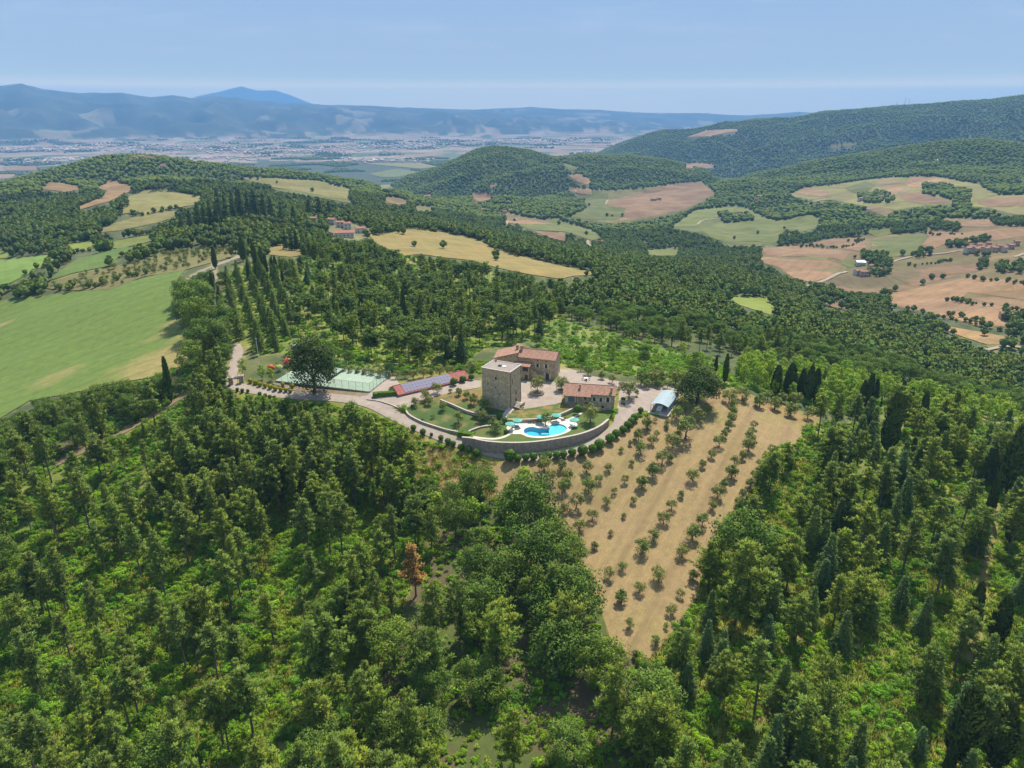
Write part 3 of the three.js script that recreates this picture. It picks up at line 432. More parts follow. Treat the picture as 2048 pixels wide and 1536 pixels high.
function chimney(parent, x, y, z, h = 1.5, w = 0.7) { const c = part(parent, 'chimney', metric(box(w, h, w, x, y, z)), MAT.stoneWarm); part(c, 'chimney_cap', mergeGeometries([box(w + 0.25, 0.08, w + 0.25, x, y + h + 0.25, z), box(0.12, 0.25, w, x - w / 2 + 0.06, y + h, z), box(0.12, 0.25, w, x + w / 2 - 0.06, y + h, z)]), MAT.tile); return c; }

// ------------------------------------------------------------------ yards, terraces, walls
const LAWN = 4.3, YARD = 5.55;
const at = (px, py, h) => { const p = atHeight(px, py, h); return [p.x, p.z]; };
const curve2 = (pts, n = 60) => new THREE.CatmullRomCurve3(pts.map(([x, z]) => V(x, 0, z)), false, 'centripetal').getSpacedPoints(n).map((p) => [p.x, p.z]);
// terrace wall, following the road
const wallTop = curve2([[924, 874], [944, 876], [962, 880], [983, 883], [1026, 885], [1070, 883], [1114, 877], [1158, 868], [1182, 860], [1202, 850], [1217, 838]].map(([x, y]) => at(x, y, LAWN + 0.35)), 110);
const roadCentre = curve2([...[[462, 772], [500, 779], [560, 788], [620, 793], [690, 798], [738, 807], [790, 832], [850, 860], [905, 882], [960, 898]].map(([x, y]) => { const p = onLand(x, y); return [p.x, p.z]; }), ...[[1020, 911], [1080, 913], [1135, 905], [1184, 889], [1220, 868], [1246, 840], [1266, 815], [1285, 797]].map(([x, y]) => { const p = onLand(x, y); return [p.x, p.z]; })], 200);
const yardPolys = [
  outline([[690, 803], [735, 790], [742, 772], [790, 752], [800, 772], [800, 792], [870, 778], [936, 760], [962, 762], [962, 775], [905, 785], [845, 800], [815, 818], [770, 815], [735, 808]], 8),
  outline([[1000, 832], [1018, 815], [1043, 797], [1040, 762], [1062, 762], [1110, 765], [1120, 757], [1112, 738], [1140, 738], [1182, 752], [1232, 762], [1300, 770], [1345, 772], [1362, 790], [1350, 808], [1330, 828], [1290, 822], [1262, 830], [1246, 850], [1228, 842], [1236, 806], [1240, 775], [1140, 766], [1126, 790], [1122, 806], [1085, 815], [1035, 826]], 8),
];
const entranceRoad = curve2([[462, 772], [462, 755], [466, 738], [472, 722], [476, 705], [470, 690]].map(([x, y]) => { const p = onLand(x, y); return [p.x, p.z]; }), 20);
const carTrack = curve2([[620, 745], [606, 715], [598, 700], [606, 690], [622, 686]].map(([x, y]) => { const p = onLand(x, y); return [p.x, p.z]; }), 20);
for (const p of [...yardPolys, ribbonPoly(roadCentre, 7), ribbonPoly(entranceRoad, 7), ribbonPoly(carTrack, 6)]) markCover(p, COVER.open);
const gardenLeft = outline([[812, 822], [818, 836], [834, 843], [860, 853], [893, 862], [916, 868], [945, 872], [975, 868], [1010, 850], [1000, 832], [1018, 815], [1018, 812], [962, 806], [962, 778], [905, 785], [845, 800]], 6);
const courtPts = [[-44.94, -244.57], [-48.83, -226.9], [-84.78, -237.49], [-80.89, -255.16]];
markCover(gardenLeft, COVER.open); markCover([...courtPts], COVER.open);
markCover([...wallTop, [36, -224], [20, -224], [-2, -216]], COVER.open);
for (const [px, py, h, r] of [[995, 775, 5, 9], [1075, 735, 5, 12], [1030, 720, 5, 8], [1180, 800, 5, 10], [860, 765, 5, 8], [820, 780, 5, 7], [900, 755, 5, 7], [1328, 800, 4, 9]]) { const p = atHeight(px, py, h); blockedLater.push([p.x, p.z, r]); markCover(Array.from({ length: 14 }, (_, k) => [p.x + Math.cos(k * 0.4488) * r, p.z + Math.sin(k * 0.4488) * r]), COVER.open); }

// ------------------------------------------------------------------ the land itself
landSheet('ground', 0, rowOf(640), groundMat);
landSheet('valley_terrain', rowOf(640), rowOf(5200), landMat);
landSheet('plain', rowOf(5200), rowOf(10500), landMat);
landSheet('mountain_range', rowOf(10500), NR, landMat);
for (const f of fieldSheets) f();
const fieldSpots = [[[365, 690], 24], [[110, 765], 22], [[5, 652], 10], [[300, 748], 20], [[372, 640], 16], [[372, 725], 26]].map(([p, r]) => [onLand(...p), r]);
structure('crop_field', drape(bigField, 5, 0.3, (x, z) => { const n = 0.35 + 0.7 * fbm(x / 45, z / 45, 4) + 0.24 * fieldPatch(x, z) + 0.15 * nz2(x / 9, z / 30); return mix3([0.19, 0.30, 0.031], [0.46, 0.39, 0.12], clamp(smooth(0.62, 1.35, n))).map((v) => v * (1 + 0.15 * nz(x / 6, z / 6))); }, 0.9), fieldMats.stubble);
function fieldPatch(x, z) { let s = 0; for (const [p, r] of fieldSpots) s += 2.2 * Math.exp(-((x - p.x) ** 2 + (z - p.z) ** 2) / (r * r)); return s; }
structure('olive_grove_soil', drape(grove, 4, 0.12, (x, z) => { const n = 0.5 + 0.7 * fbm(x / 14, z / 22, 4), m = fbm(x / 40 + 7, z / 40); return mix3(mix3([0.50, 0.345, 0.172], [0.48, 0.352, 0.148], clamp(n)), [0.42, 0.36, 0.115], smooth(0.1, 0.5, m) * 0.6); }, 0.5), fieldMats.stubble);
structure('olive_grove_soil', drape(groveStrip, 4, 0.12, (x, z) => mix3([0.42, 0.26, 0.13], [0.26, 0.25, 0.08], smooth(-0.2, 0.4, nz(x / 6, z / 6)))), fieldMats.grass);
for (const [name, pts, w, c] of tracks) structure(name, ribbonGeo(pts, w, 0.2, (k, x, z) => mix3(c, [0.2, 0.2, 0.05], (k === 0 || k === 1 ? 0.7 : k === 0.5 ? 0.35 : 0) * (0.6 + 0.4 * nz(x, z)))), fieldMats.gravel);
for (const pts of valleyRoads) structure('valley_road', ribbonGeo(pts, 4, 1.1, [0.50, 0.40, 0.29]), fieldMats.gravel);
const hedgeLater = [], ordinalWord = ["first", "second", "third", "fourth", "fifth"];
const gravelTone = (x, z) => mix3([0.50, 0.40, 0.325], [0.58, 0.475, 0.40], clamp(0.5 + fbm(x / 7, z / 7))).map((v) => v * (1 + 0.08 * nz2(x / 1.5, z / 1.5)));
structure('gravel_drive', ribbonGeo(roadCentre, (t) => t < 0.45 ? 4.6 : 3.9, 0.16, (k, x, z) => gravelTone(x, z).map((v) => v * (k === 0.5 ? 1.05 : 1))), fieldMats.gravel);
structure('gravel_drive', ribbonGeo(entranceRoad, 4.2, 0.2, (k, x, z) => gravelTone(x, z)), fieldMats.gravel);
structure('gravel_drive', ribbonGeo(carTrack, 4, 0.2, (k, x, z) => mix3(gravelTone(x, z), [0.4, 0.28, 0.15], 0.5)), fieldMats.gravel);
structure('gravel_yard', drape(yardPolys[0], 2.5, 0.13, gravelTone), fieldMats.gravel);
structure('courtyard_paving', drape(yardPolys[1], 2.5, 0.125, gravelTone), fieldMats.gravel);
structure('lawn', drape(gardenLeft, 2, 0.11, (x, z) => mix3(lawnColor(x, z), [0.36, 0.24, 0.10], smooth(4.4, 5.0, heightAt(x, z) + 0.5 * nz(x / 5, z / 5)) * 0.8)), fieldMats.grass);
structure('court_surround', drape(outline([[545, 768], [590, 738], [700, 742], [790, 750], [742, 792], [690, 796], [600, 784]], 8), 3, 0.1, (x, z) => mix3([0.46, 0.35, 0.25], [0.38, 0.27, 0.13], clamp(0.5 + fbm(x / 6, z / 6)))), fieldMats.gravel);

// --- walls that hold the terraces
function wallStrip(pts, bottom, top, thick) { // body and coping
  const pos = [], uv = [], idx = [], cpos = [], cuv = [], cidx = []; let run = 0;
  pts.forEach((p, i) => { const a = pts[Math.max(0, i - 1)], b = pts[Math.min(pts.length - 1, i + 1)], dx = b[0] - a[0], dz = b[1] - a[1], l = Math.hypot(dx, dz), nx = -dz / l, nzz = dx / l; if (i) run += Math.hypot(p[0] - pts[i - 1][0], p[1] - pts[i - 1][1]);
    const lo = bottom(p[0] + nx, p[1] + nzz, i / (pts.length - 1)), hi = top(p[0], p[1], i / (pts.length - 1)), o = i * 4, q = i * 4;
    pos.push(p[0] + nx * thick / 2, lo, p[1] + nzz * thick / 2, p[0] + nx * thick / 2, hi, p[1] + nzz * thick / 2, p[0] - nx * thick / 2, hi, p[1] - nzz * thick / 2, p[0] - nx * thick / 2, lo, p[1] - nzz * thick / 2); uv.push(run, lo, run, hi, run, hi + thick, run, hi + thick + hi - lo);
    const w = thick / 2 + 0.07; cpos.push(p[0] + nx * w, hi + 0.002, p[1] + nzz * w, p[0] + nx * w, hi + 0.12, p[1] + nzz * w, p[0] - nx * w, hi + 0.12, p[1] - nzz * w, p[0] - nx * w, hi + 0.002, p[1] - nzz * w); cuv.push(run, 0, run, 0.12, run, 0.12 + w * 2, run, 0.24 + w * 2);
    if (i) for (let k = 0; k < 4; k++) { const m = (k + 1) % 4, P = o - 4; idx.push(P + k, o + k, P + m, P + m, o + k, o + m); cidx.push(P + k, o + k, P + m, P + m, o + k, o + m); } });
  const e = pos.length / 3 - 4; idx.push(0, 1, 2, 0, 2, 3, e, e + 2, e + 1, e, e + 3, e + 2); cidx.push(0, 1, 2, 0, 2, 3, e, e + 2, e + 1, e, e + 3, e + 2);
  const mk = (p, t, ix) => { let g = new THREE.BufferGeometry(); g.setAttribute('position', new THREE.Float32BufferAttribute(p, 3)); g.setAttribute('uv', new THREE.Float32BufferAttribute(t, 2)); g.setIndex(ix); g = g.toNonIndexed(); g.computeVertexNormals(); return g; };
  return [mk(pos, uv, idx), mk(cpos, cuv, cidx)];
}
function stoneWall(name, label, pts, bottom, top, thick, mat = MAT.stone) { const [b, c] = wallStrip(pts, bottom, top, thick), g = base(name, label, 'wall', [0, 0, 0]); part(g, 'masonry', b, mat); part(g, 'coping', c, MAT.cope); return g; }
const landMinus = (x, z) => heightAt(x, z) - 0.5;
stoneWall('retaining_wall', 'tall curved stone retaining wall holding the pool terrace above the road', wallTop, landMinus, () => LAWN + 0.3, 0.6, MAT.stoneDark);
stoneWall('kerb_wall', 'low curved kerb wall along the foot of the lawn slope', curve2([[808, 814], [811, 820], [816, 831], [835, 843], [860, 853], [893, 863], [917, 868]].map(([x, y]) => { const p = onLand(x, y); return [p.x, p.z]; }), 40), landMinus, (x, z) => heightAt(x, z) + 0.75, 0.4);
stoneWall('garden_wall', 'low stone wall stepping down across the lawn below the tower', curve2([[881, 804], [901, 812], [936, 827], [954, 832], [976, 836], [1004, 836]].map(([x, y]) => { const p = onLand(x, y); return [p.x, p.z]; }), 30), landMinus, (x, z) => heightAt(x, z) + 0.9, 0.45);
stoneWall('garden_wall', 'short rubble edging curving across the lower lawn to the hedge', curve2([[936, 866], [944, 862], [962, 856], [983, 853]].map(([x, y]) => { const p = onLand(x, y); return [p.x, p.z]; }), 20), landMinus, (x, z) => heightAt(x, z) + 0.45, 0.5);
stoneWall('drive_edging', 'dark low stone edging dividing the yard from the drive', curve2([[733, 800], [760, 804], [785, 812], [810, 824]].map(([x, y]) => { const p = onLand(x, y); return [p.x, p.z]; }), 16), landMinus, (x, z) => heightAt(x, z) + 0.3, 0.25, MAT.stoneDark);
// --- pool terrace
const poolPts = curve2([[1047, 862], [1051, 857], [1063, 854], [1075, 856], [1085, 858], [1095, 857], [1100, 855], [1099, 853], [1104, 849], [1114, 848], [1123, 849], [1130, 852], [1134, 857], [1131, 862], [1122, 867], [1109, 870], [1092, 872], [1075, 873], [1060, 871], [1050, 867], [1047, 862]].map(([x, y]) => at(x, y, LAWN)), 80);
const shape = (pts, holes = []) => { const s = new THREE.Shape(pts.map(([x, z]) => new THREE.Vector2(x, -z))); for (const h of holes) s.holes.push(new THREE.Path(h.map(([x, z]) => new THREE.Vector2(x, -z)))); return s; };
function slab(pts, y, thick, holes) { const g = metric(new THREE.ExtrudeGeometry(shape(pts, holes), { depth: thick, bevelEnabled: false }).rotateX(-Math.PI / 2)); return g.translate(0, y - thick, 0); }
const backWall = curve2([[1015, 839], [1026, 839], [1041, 839], [1070, 838], [1097, 834], [1120, 828], [1135, 822], [1149, 815]].map(([x, y]) => at(x, y, LAWN + 1)), 40);
const terrace = [...wallTop, [33.3, -215], ...[[1173, 824], [1151, 818]].map(([x, y]) => at(x, y, LAWN)), ...[...backWall].reverse(), ...[[1007, 843], [1003, 850], [983, 856], [962, 862], [942, 871]].map(([x, y]) => at(x, y, LAWN))];
{ // lawn sheet with its own colour variation
  const hole = poolPts.slice(0, -1), contour = terrace.map(([x, z]) => new THREE.Vector2(x, z)); if (THREE.ShapeUtils.isClockWise(contour)) contour.reverse(); const hv = hole.map(([x, z]) => new THREE.Vector2(x, z)); if (!THREE.ShapeUtils.isClockWise(hv)) hv.reverse();
  const all = [...contour, ...hv], tri = THREE.ShapeUtils.triangulateShape(contour, [hv]), g = new THREE.BufferGeometry(); g.setAttribute('position', new THREE.Float32BufferAttribute(all.flatMap((p) => [p.x, LAWN, p.y]), 3)); g.setAttribute('uv', new THREE.Float32BufferAttribute(all.flatMap((p) => [p.x, p.y]), 2)); g.setAttribute('color', new THREE.Float32BufferAttribute(all.flatMap((p) => mix3([0.085, 0.17, 0.026], [0.20, 0.21, 0.05], 0.35 + 0.5 * nz(p.x / 5, p.y / 5))), 3)); g.setIndex(tri.flatMap(([a, b, c]) => [a, c, b])); g.computeVertexNormals(); structure('pool_lawn', g, fieldMats.grass);
}
const deckOuter = curve2([[1016, 850], [1013, 856], [1018, 863], [1026, 868], [1038, 868], [1044, 869], [1056, 874], [1075, 876], [1095, 875], [1114, 872], [1132, 866], [1142, 860], [1144, 853], [1152, 853], [1155, 850], [1150, 844], [1138, 841], [1135, 839], [1126, 836], [1120, 834], [1114, 839], [1097, 841], [1070, 843], [1048, 844], [1026, 846], [1018, 849]].map(([x, y]) => at(x, y, LAWN)), 90);
structure('pool_deck', slab(deckOuter.slice(0, -1), LAWN + 0.05, 0.16, [poolPts.slice(0, -1)]), MAT.deck);
{
  const pool = base('swimming_pool', 'curved turquoise swimming pool with a pale shallow lobe on the right', 'pool', [0, 0, 0]);
  const split = at(1106, 858, LAWN), inner = poolPts.slice(0, -1), left = inner.filter(([x]) => x < split[0] + 0.8), right = inner.filter(([x]) => x > split[0] - 1.6);
  part(pool, 'basin_floor', slab(inner, LAWN - 1.25, 0.12), MAT.poolTile);
  part(pool, 'shallow_floor', slab(right, LAWN - 0.32, 0.7), MAT.beach);
  part(pool, 'basin_wall', (() => { const p = [], ix = []; [...inner, inner[0]].forEach(([x, z], i) => { p.push(x, LAWN - 1.3, z, x, LAWN + 0.04, z); if (i) { const o = i * 2; ix.push(o - 2, o - 1, o, o - 1, o + 1, o); } }); let g = new THREE.BufferGeometry(); g.setAttribute('position', new THREE.Float32BufferAttribute(p, 3)); g.setIndex(ix); g = g.toNonIndexed(); return metric(g); })(), MAT.poolTile);
  const water = new THREE.MeshPhysicalMaterial({ color: rgb(0.42, 0.86, 0.93), roughness: 0.04, transmission: 1, thickness: 0, ior: 1.33, bumpMap: grassTex, bumpScale: 0.03 }); water.name = 'pool_water';
  part(pool, 'water', metric(new THREE.ShapeGeometry(shape(inner)).rotateX(-Math.PI / 2).translate(0, LAWN - 0.12, 0)), water);
  const hl = inner.length; const step = part(pool, 'pool_step', metric(box(2.2, 0.5, 1.1).translate(...[at(1090, 866, LAWN)[0], LAWN - 0.75, at(1090, 866, LAWN)[1]])), MAT.beach);
}
const upperLawn = [...[[1028, 822], [1048, 818], [1070, 815], [1097, 810], [1120, 807], [1138, 810], [1149, 815]].map(([x, y]) => at(x, y, LAWN + 1)), ...[...backWall].reverse(), ...[[1013, 834], [1018, 825]].map(([x, y]) => at(x, y, LAWN + 1))];
structure('upper_lawn', drape(upperLawn, 1.6, () => LAWN + 1.02, (x, z) => mix3([0.10, 0.18, 0.03], [0.34, 0.25, 0.09], smooth(-0.25, 0.45, nz(x / 6, z / 4) * 0.6 + 0.4 * nz2(x / 2.5, z / 2.5)))), fieldMats.grass);
stoneWall('garden_wall', 'low stone wall behind the pool deck under the upper lawn', backWall, () => LAWN - 0.3, () => LAWN + 1.04, 0.45, MAT.stoneWarm);
function flatPath(name, pts, w, y, mat) { const c = curve2(pts, 24), L = ribbonPoly(c, w); return structure(name, slab(L, y + 0.05, 0.1), mat); }
flatPath('garden_path', [[1024, 864], [1016, 870], [1005, 875], [988, 878], [968, 877], [946, 874]].map(([x, y]) => at(x, y, LAWN)), 1.1, LAWN + 0.02, MAT.pale);
flatPath('garden_path', [[1165, 825], [1155, 831], [1144, 836], [1136, 840]].map(([x, y]) => at(x, y, LAWN)), 0.9, LAWN + 0.02, MAT.pale);
{ // stone ramp of shallow steps from the courtyard down to the pool
  const g = base('garden_steps', 'pale flagged steps curving down from the courtyard beside the tower', 'steps'), c = curve2([[1023, 818], [1017, 824], [1012, 831], [1008, 837], [1012, 844]].map(([x, y], i) => at(x, y, lerp(YARD, LAWN, i / 4))), 11);
  c.slice(0, -1).forEach(([x, z], i) => { const [x1, z1] = c[i + 1], st = part(g, 'step', metric(box(2.2, 1.4, Math.hypot(x1 - x, z1 - z) + 0.06)), MAT.pale); st.position.set((x + x1) / 2, lerp(YARD, LAWN, i / 10) - 1.3 + 0.05, (z + z1) / 2); st.rotation.y = Math.atan2(x1 - x, z1 - z); });
}

// ------------------------------------------------------------------ buildings
{ // square tower
  const a = V(-9.85, 0, -217.17), b = V(-0.67, 0, -212.55), { g, W } = houseFrame('stone_tower', 'square medieval rubble-stone tower with a flat paved roof', 'tower', a, b, 0), D = 8.2, T = 18;
  const side = (pts, holes, x, z, turn) => { const w = part(g, 'wall', wallGeo(pts, holes.map((q) => q.slice(0, 4)), 0.8), MAT.stone); w.position.set(x, 0, z); w.rotation.y = turn; for (const q of holes) windowIn(w, ...q); return w; };
  side([[0, 2], [W, 2], [W, T], [0, T]], [[4.8, 14.9, 0.7, 0.9, 'window'], [2.0, 12.6, 0.45, 0.6, 'window'], [4.9, 11.9, 0.4, 0.6, 'window'], [6.4, 9.6, 0.35, 0.6, 'window']], 0, 0, 0);
  side([[0.01, 2], [D - 0.01, 2], [D - 0.01, T - 0.01], [0.01, T - 0.01]], [[1.6, 13.6, 0.7, 1.7, 'window'], [4.2, 9.0, 0.8, 1.6, 'window'], [4.0, 5.7, 1.1, 2.1, 'door']], W, 0, Math.PI / 2);
  side([[0, 2], [W, 2], [W, T], [0, T]], [], W, -D, Math.PI); side([[0.01, 2], [D - 0.01, 2], [D - 0.01, T - 0.01], [0.01, T - 0.01]], [[3.4, 12, 0.7, 1.2, 'window']], 0, -D, -Math.PI / 2);
  const roof = part(g, 'roof', metric(box(W - 0.1, 0.25, D - 0.1, W / 2, T - 0.05, -D / 2)), MAT.paving);
  for (const [w, d, x, z] of [[W + 0.3, 0.35, W / 2, -0.02], [W + 0.3, 0.35, W / 2, -D + 0.02], [0.35, D - 0.4, 0.02, -D / 2], [0.35, D - 0.4, W - 0.02, -D / 2]]) part(roof, 'edge_slab', box(w, 0.22, d, x, T + 0.14, z), MAT.pale);
  part(roof, 'skylight', mergeGeometries([box(1.1, 0.3, 1, 4.6, T + 0.2, -4)]), MAT.glass); part(roof, 'skylight', box(1.3, 0.22, 1, 6.1, T + 0.2, -4.1), MAT.white); part(roof, 'vent', box(0.45, 0.9, 0.45, 1.3, T + 0.2, -7.4), MAT.stoneDark);
  for (const [x, z] of [[0.3, -0.3], [W / 2, -0.3], [W - 0.3, -0.3], [W - 0.3, -D / 2], [W - 0.3, -D + 0.3], [0.3, -D + 0.3], [0.3, -D / 2], [W / 2, -D + 0.3]]) part(roof, 'railing_post', new THREE.CylinderGeometry(0.025, 0.025, 1.0, 5).translate(x, T + 0.8, z), MAT.metal);
  const st = base('stone_steps', 'small flight of stone steps at the foot of the tower', 'steps', [0.7, 5.4, -213.9], -Math.atan2(4.62, 9.18)); for (let k = 0; k < 5; k++) part(st, 'step', metric(box(2.6, 0.25, 0.45, 0.4, k * 0.24, -k * 0.45 - 0.6)), MAT.pale); part(st, 'parapet', metric(box(0.4, 1.3, 3, 2, 0, -2)), MAT.stoneWarm);
}
{ // farmhouse
  const a = V(1.95, 0, -243.24), b = V(15.15, 0, -239.04), { g, W } = houseFrame('farmhouse', 'long two-storey stone farmhouse with a red tiled roof and outside stair', 'house', a, b, 0), D = 8.4;
  walls(g, W, D, 4, 13, 14.75, MAT.stoneWarm, { front: [[W * 0.55 - 0.45, 9.7, 0.9, 1.35, 'window', 1], [W * 0.78 - 0.45, 9.6, 0.9, 1.5, 'window', 1], [W * 0.55 - 0.2, 12, 0.45, 0.45, 'vent'], [W * 0.78 - 0.2, 12, 0.45, 0.45, 'vent'], [W * 0.77, 5.5, 1.3, 2.3, 'door', 1], [W * 0.09, 9.9, 0.9, 1.1, 'window'], [W * 0.2, 12, 0.45, 0.45, 'vent']], right: [[1.6, 9.6, 0.8, 1.3, 'window', 1], [5.2, 6.6, 0.9, 1.4, 'window', 1]] });
  const roof = gableRoof(g, W, D, 13, 14.75); chimney(roof, 0.6, 14.2, -3.6, 1.6, 0.9);
  // stair block with its loggia
  const P = W * 0.4, porch = part(g, 'stair_block', wallGeo([[0, 4], [P, 4], [P, 8.6], [0, 8.6]], [[1.4, 6.2, 0.9, 1.3], [P - 1.6, 5.5, 1.1, 2]], 0.4), MAT.stoneWarm); porch.position.set(-0.2, 0, 3); windowIn(porch, 1.4, 6.2, 0.9, 1.3, 'window', 1); windowIn(porch, P - 1.6, 5.5, 1.1, 2, 'door');
  for (const x of [-0.19, P - 0.61]) part(porch, 'side_wall', metric(box(0.4, 4.59, 2.6, x + 0.4, 4, -1.7)), MAT.stoneWarm);
  part(porch, 'landing', box(P - 0.02, 0.25, 2.99, P / 2, 8.6, -1.5), MAT.paving);
  for (const x of [0.2, P * 0.5, P - 0.2]) part(porch, 'pillar', metric(box(0.4, 2.1, 0.4, x, 8.85, -0.25)), MAT.stoneWarm);
  part(porch, 'loggia_parapet', metric(box(P * 0.5 - 0.4, 0.9, 0.25, P * 0.25 + 0.0, 8.86, -0.25)), MAT.stoneWarm);
  part(porch, 'loggia_roof', metric(box(P + 0.6, 0.18, 3.7)).rotateX(0.22).translate(P / 2, 11.0, -1.35), MAT.tile);
  for (let k = 0; k < 14; k++) part(g, 'stair_step', metric(box(0.42, 3.3 - k * 0.235, 1.3, P + 0.02 + k * 0.4, 5.3, 1.0)), MAT.pale);
  part(g, 'stair_parapet', wallGeo([[0, 5.2], [5.7, 5.2], [5.7, 6.1], [0, 9.6]], [], 0.3), MAT.stoneWarm).position.set(P - 0.1, 0, 2.0);
}
{ // left wing: a lean-to roof falling away from the farmhouse
  const a = V(-6.4, 0, -244.2), b = V(2.0, 0, -242.9), { g, W } = houseFrame('farmhouse_wing', 'stone wing with sloping tiled roof at the left end of the farmhouse', 'house', a, b, 0), D = 8.6, lo = 12.1, hi = 14.4;
  const side = (pts, holes, x, z, turn) => { const w = part(g, 'wall', wallGeo(pts, holes.map((q) => q.slice(0, 4))), MAT.stoneWarm); w.position.set(x, 0, z); w.rotation.y = turn; for (const q of holes) windowIn(w, ...q); };
  side([[0, 4], [W, 4], [W, hi], [0, lo]], [[1.6, 9.4, 0.8, 1.2, 'window', 1], [4.2, 9.6, 0.8, 1.2, 'window', 1], [6.6, 9.6, 0.9, 1.4, 'window'], [3.4, 6, 1, 1.3, 'window']], 0, 0, 0); side([[0, 4], [W, 4], [W, lo], [0, hi]], [], W, -D, Math.PI);
  side([[0.01, 4], [D - 0.01, 4], [D - 0.01, lo - 0.02], [0.01, lo - 0.02]], [[2.5, 9, 0.8, 1.2, 'window', 1], [5.6, 9, 0.8, 1.2, 'window', 1]], 0, -D, -Math.PI / 2); side([[0.01, 4], [D - 0.01, 4], [D - 0.01, hi - 0.02], [0.01, hi - 0.02]], [], W, 0, Math.PI / 2);
  const tilt = Math.atan2(hi - lo, W), roof = part(g, 'roof', metric(new THREE.BoxGeometry(W / Math.cos(tilt) + 0.7, 0.22, D + 0.9)).rotateZ(tilt).translate(W / 2, (lo + hi) / 2 + 0.13, -D / 2), MAT.tile); chimney(roof, W - 0.7, hi - 0.3, -4.6, 1.6, 1.0);
}
{ // long house beside the pool terrace
  const a = V(17.32, 0, -217.65), b = V(33.49, 0, -214.72), { g, W } = houseFrame('long_stone_house', 'long low stone house with stepped tiled roof beside the pool terrace', 'house', a, b, 0), D = 7.6;
  walls(g, W, D, -1.2, 9.4, 11.05, MAT.stone, { front: [[W * 0.14 - 1, 6.0, 2.1, 2.1, 'door', 'blue'], [W * 0.42 - 0.4, 7.3, 0.85, 1, 'window', 1], [W * 0.6 - 0.4, 6.9, 0.85, 1.25, 'window', 1], [W * 0.73 - 0.4, 6.9, 0.85, 1.25, 'window', 1], [W * 0.87 - 0.45, 6.9, 0.95, 1.5, 'window', 1], [W * 0.41, 4.45, 1, 1.9, 'door'], [W * 0.75, 4.6, 0.8, 0.9, 'window']], right: [[2.2, 7, 0.8, 1.2, 'window', 1], [4.9, 3.6, 1, 2, 'door']] });
  const roof = gableRoof(g, W, D, 9.4, 11.05); part(roof, 'porch_slope', metric(new THREE.BoxGeometry(W * 0.56, 0.2, 1.6)).rotateX(Math.atan2(1.65, D / 2)).translate(W * 0.28 - 0.4, 9.12, 0.95), MAT.tile);
  for (const x of [0.2, W * 0.25, W * 0.52]) part(g, 'porch_post', box(0.22, 3.6, 0.22, x, 5.3, 1.4), MAT.wood);
  chimney(roof, W * 0.3, 9.9, -2.0, 1.5, 0.6); chimney(roof, W * 0.93, 9.7, -1.1, 1.6, 0.7);
  part(g, 'drainpipe', new THREE.CylinderGeometry(0.06, 0.06, 9, 6).translate(W - 0.3, 5, 0.1), MAT.metal);
}
{ // red-roofed outbuilding with solar panels
  const a = atHeight(797, 789, 6.1), b = atHeight(937, 757, 6.1), { g, W } = houseFrame('solar_outbuilding', 'low red-roofed outbuilding with solar panels covering its front slope', 'outbuilding', a, b, 0), D = 7.2, He = 6.1, Hr = 8.0;
  walls(g, W, D, 4, He, Hr, MAT.stoneWarm, { left: [[2.2, 4.9, 2.8, 1.5, 'door']], right: [] });
  const roof = gableRoof(g, W, D, He, Hr, 0.35, MAT.tileRed, 0.14), ang = Math.atan2(Hr - He, D / 2), cols = 15, rows = 3, L = Math.hypot(D / 2, Hr - He), u0 = W * 0.09, u1 = W * 0.77, pw = (u1 - u0) / cols, ph = (L * 0.99) / rows, pg = new THREE.BoxGeometry(pw - 0.05, 0.05, ph - 0.05);
  for (let r = 0; r < rows; r++) for (let c = 0; c < cols; c++) { const p = part(roof, 'solar_panel', pg, MAT.panel), d = (r + 0.5) * ph + 0.1; p.rotation.x = ang; p.position.set(u0 + (c + 0.5) * pw, Hr - Math.sin(ang) * d + 0.24, -D / 2 + Math.cos(ang) * d); }
}
{ // carport with a curved roof
  const fl = V(45.61, 0, -215.33), fr = V(50.8, 0, -212.7), W = Math.hypot(fr.x - fl.x, fr.z - fl.z), L = 13.4, y0 = 3.5, g = base('carport', 'open carport with a curved pale blue metal roof on a concrete slab', 'carport', [fl.x, y0, fl.z], -Math.atan2(fr.z - fl.z, fr.x - fl.x));
  part(g, 'floor_slab', metric(box(W + 1.2, 3.4, L + 1.6, W / 2, -3.3, -L / 2 + 0.3)), MAT.concrete);
  const arc = new THREE.Shape(), n = 12, R = (k) => [W * k, 2.55 + Math.sin(k * Math.PI) * 0.85]; for (let k = 0; k <= n; k++) { const [x, y] = R(k / n); k ? arc.lineTo(x, y) : arc.moveTo(x, y); } for (let k = n; k >= 0; k--) { const [x, y] = R(k / n); arc.lineTo(x, y - 0.08); }
  const segs = 7; for (let k = 0; k < segs; k++) part(g, 'roof_sheet', metric(new THREE.ExtrudeGeometry(arc, { depth: L / segs - 0.05, bevelEnabled: false }).translate(0, 0, -(k + 1) * L / segs)), MAT.barrel);
  part(g, 'side_sheet', box(0.06, 0.9, L, W + 0.02, 1.7, -L / 2), MAT.barrel); for (const x of [0.08, W - 0.08]) for (let k = 0; k < 5; k++) part(g, 'post', box(0.14, 2.55, 0.14, x, 0.1, -0.2 - k * (L - 0.4) / 4), MAT.metal);
  part(g, 'kerb', box(W + 1.3, 0.35, 0.25, W / 2, -0.2, 1.2), MAT.pale);
}
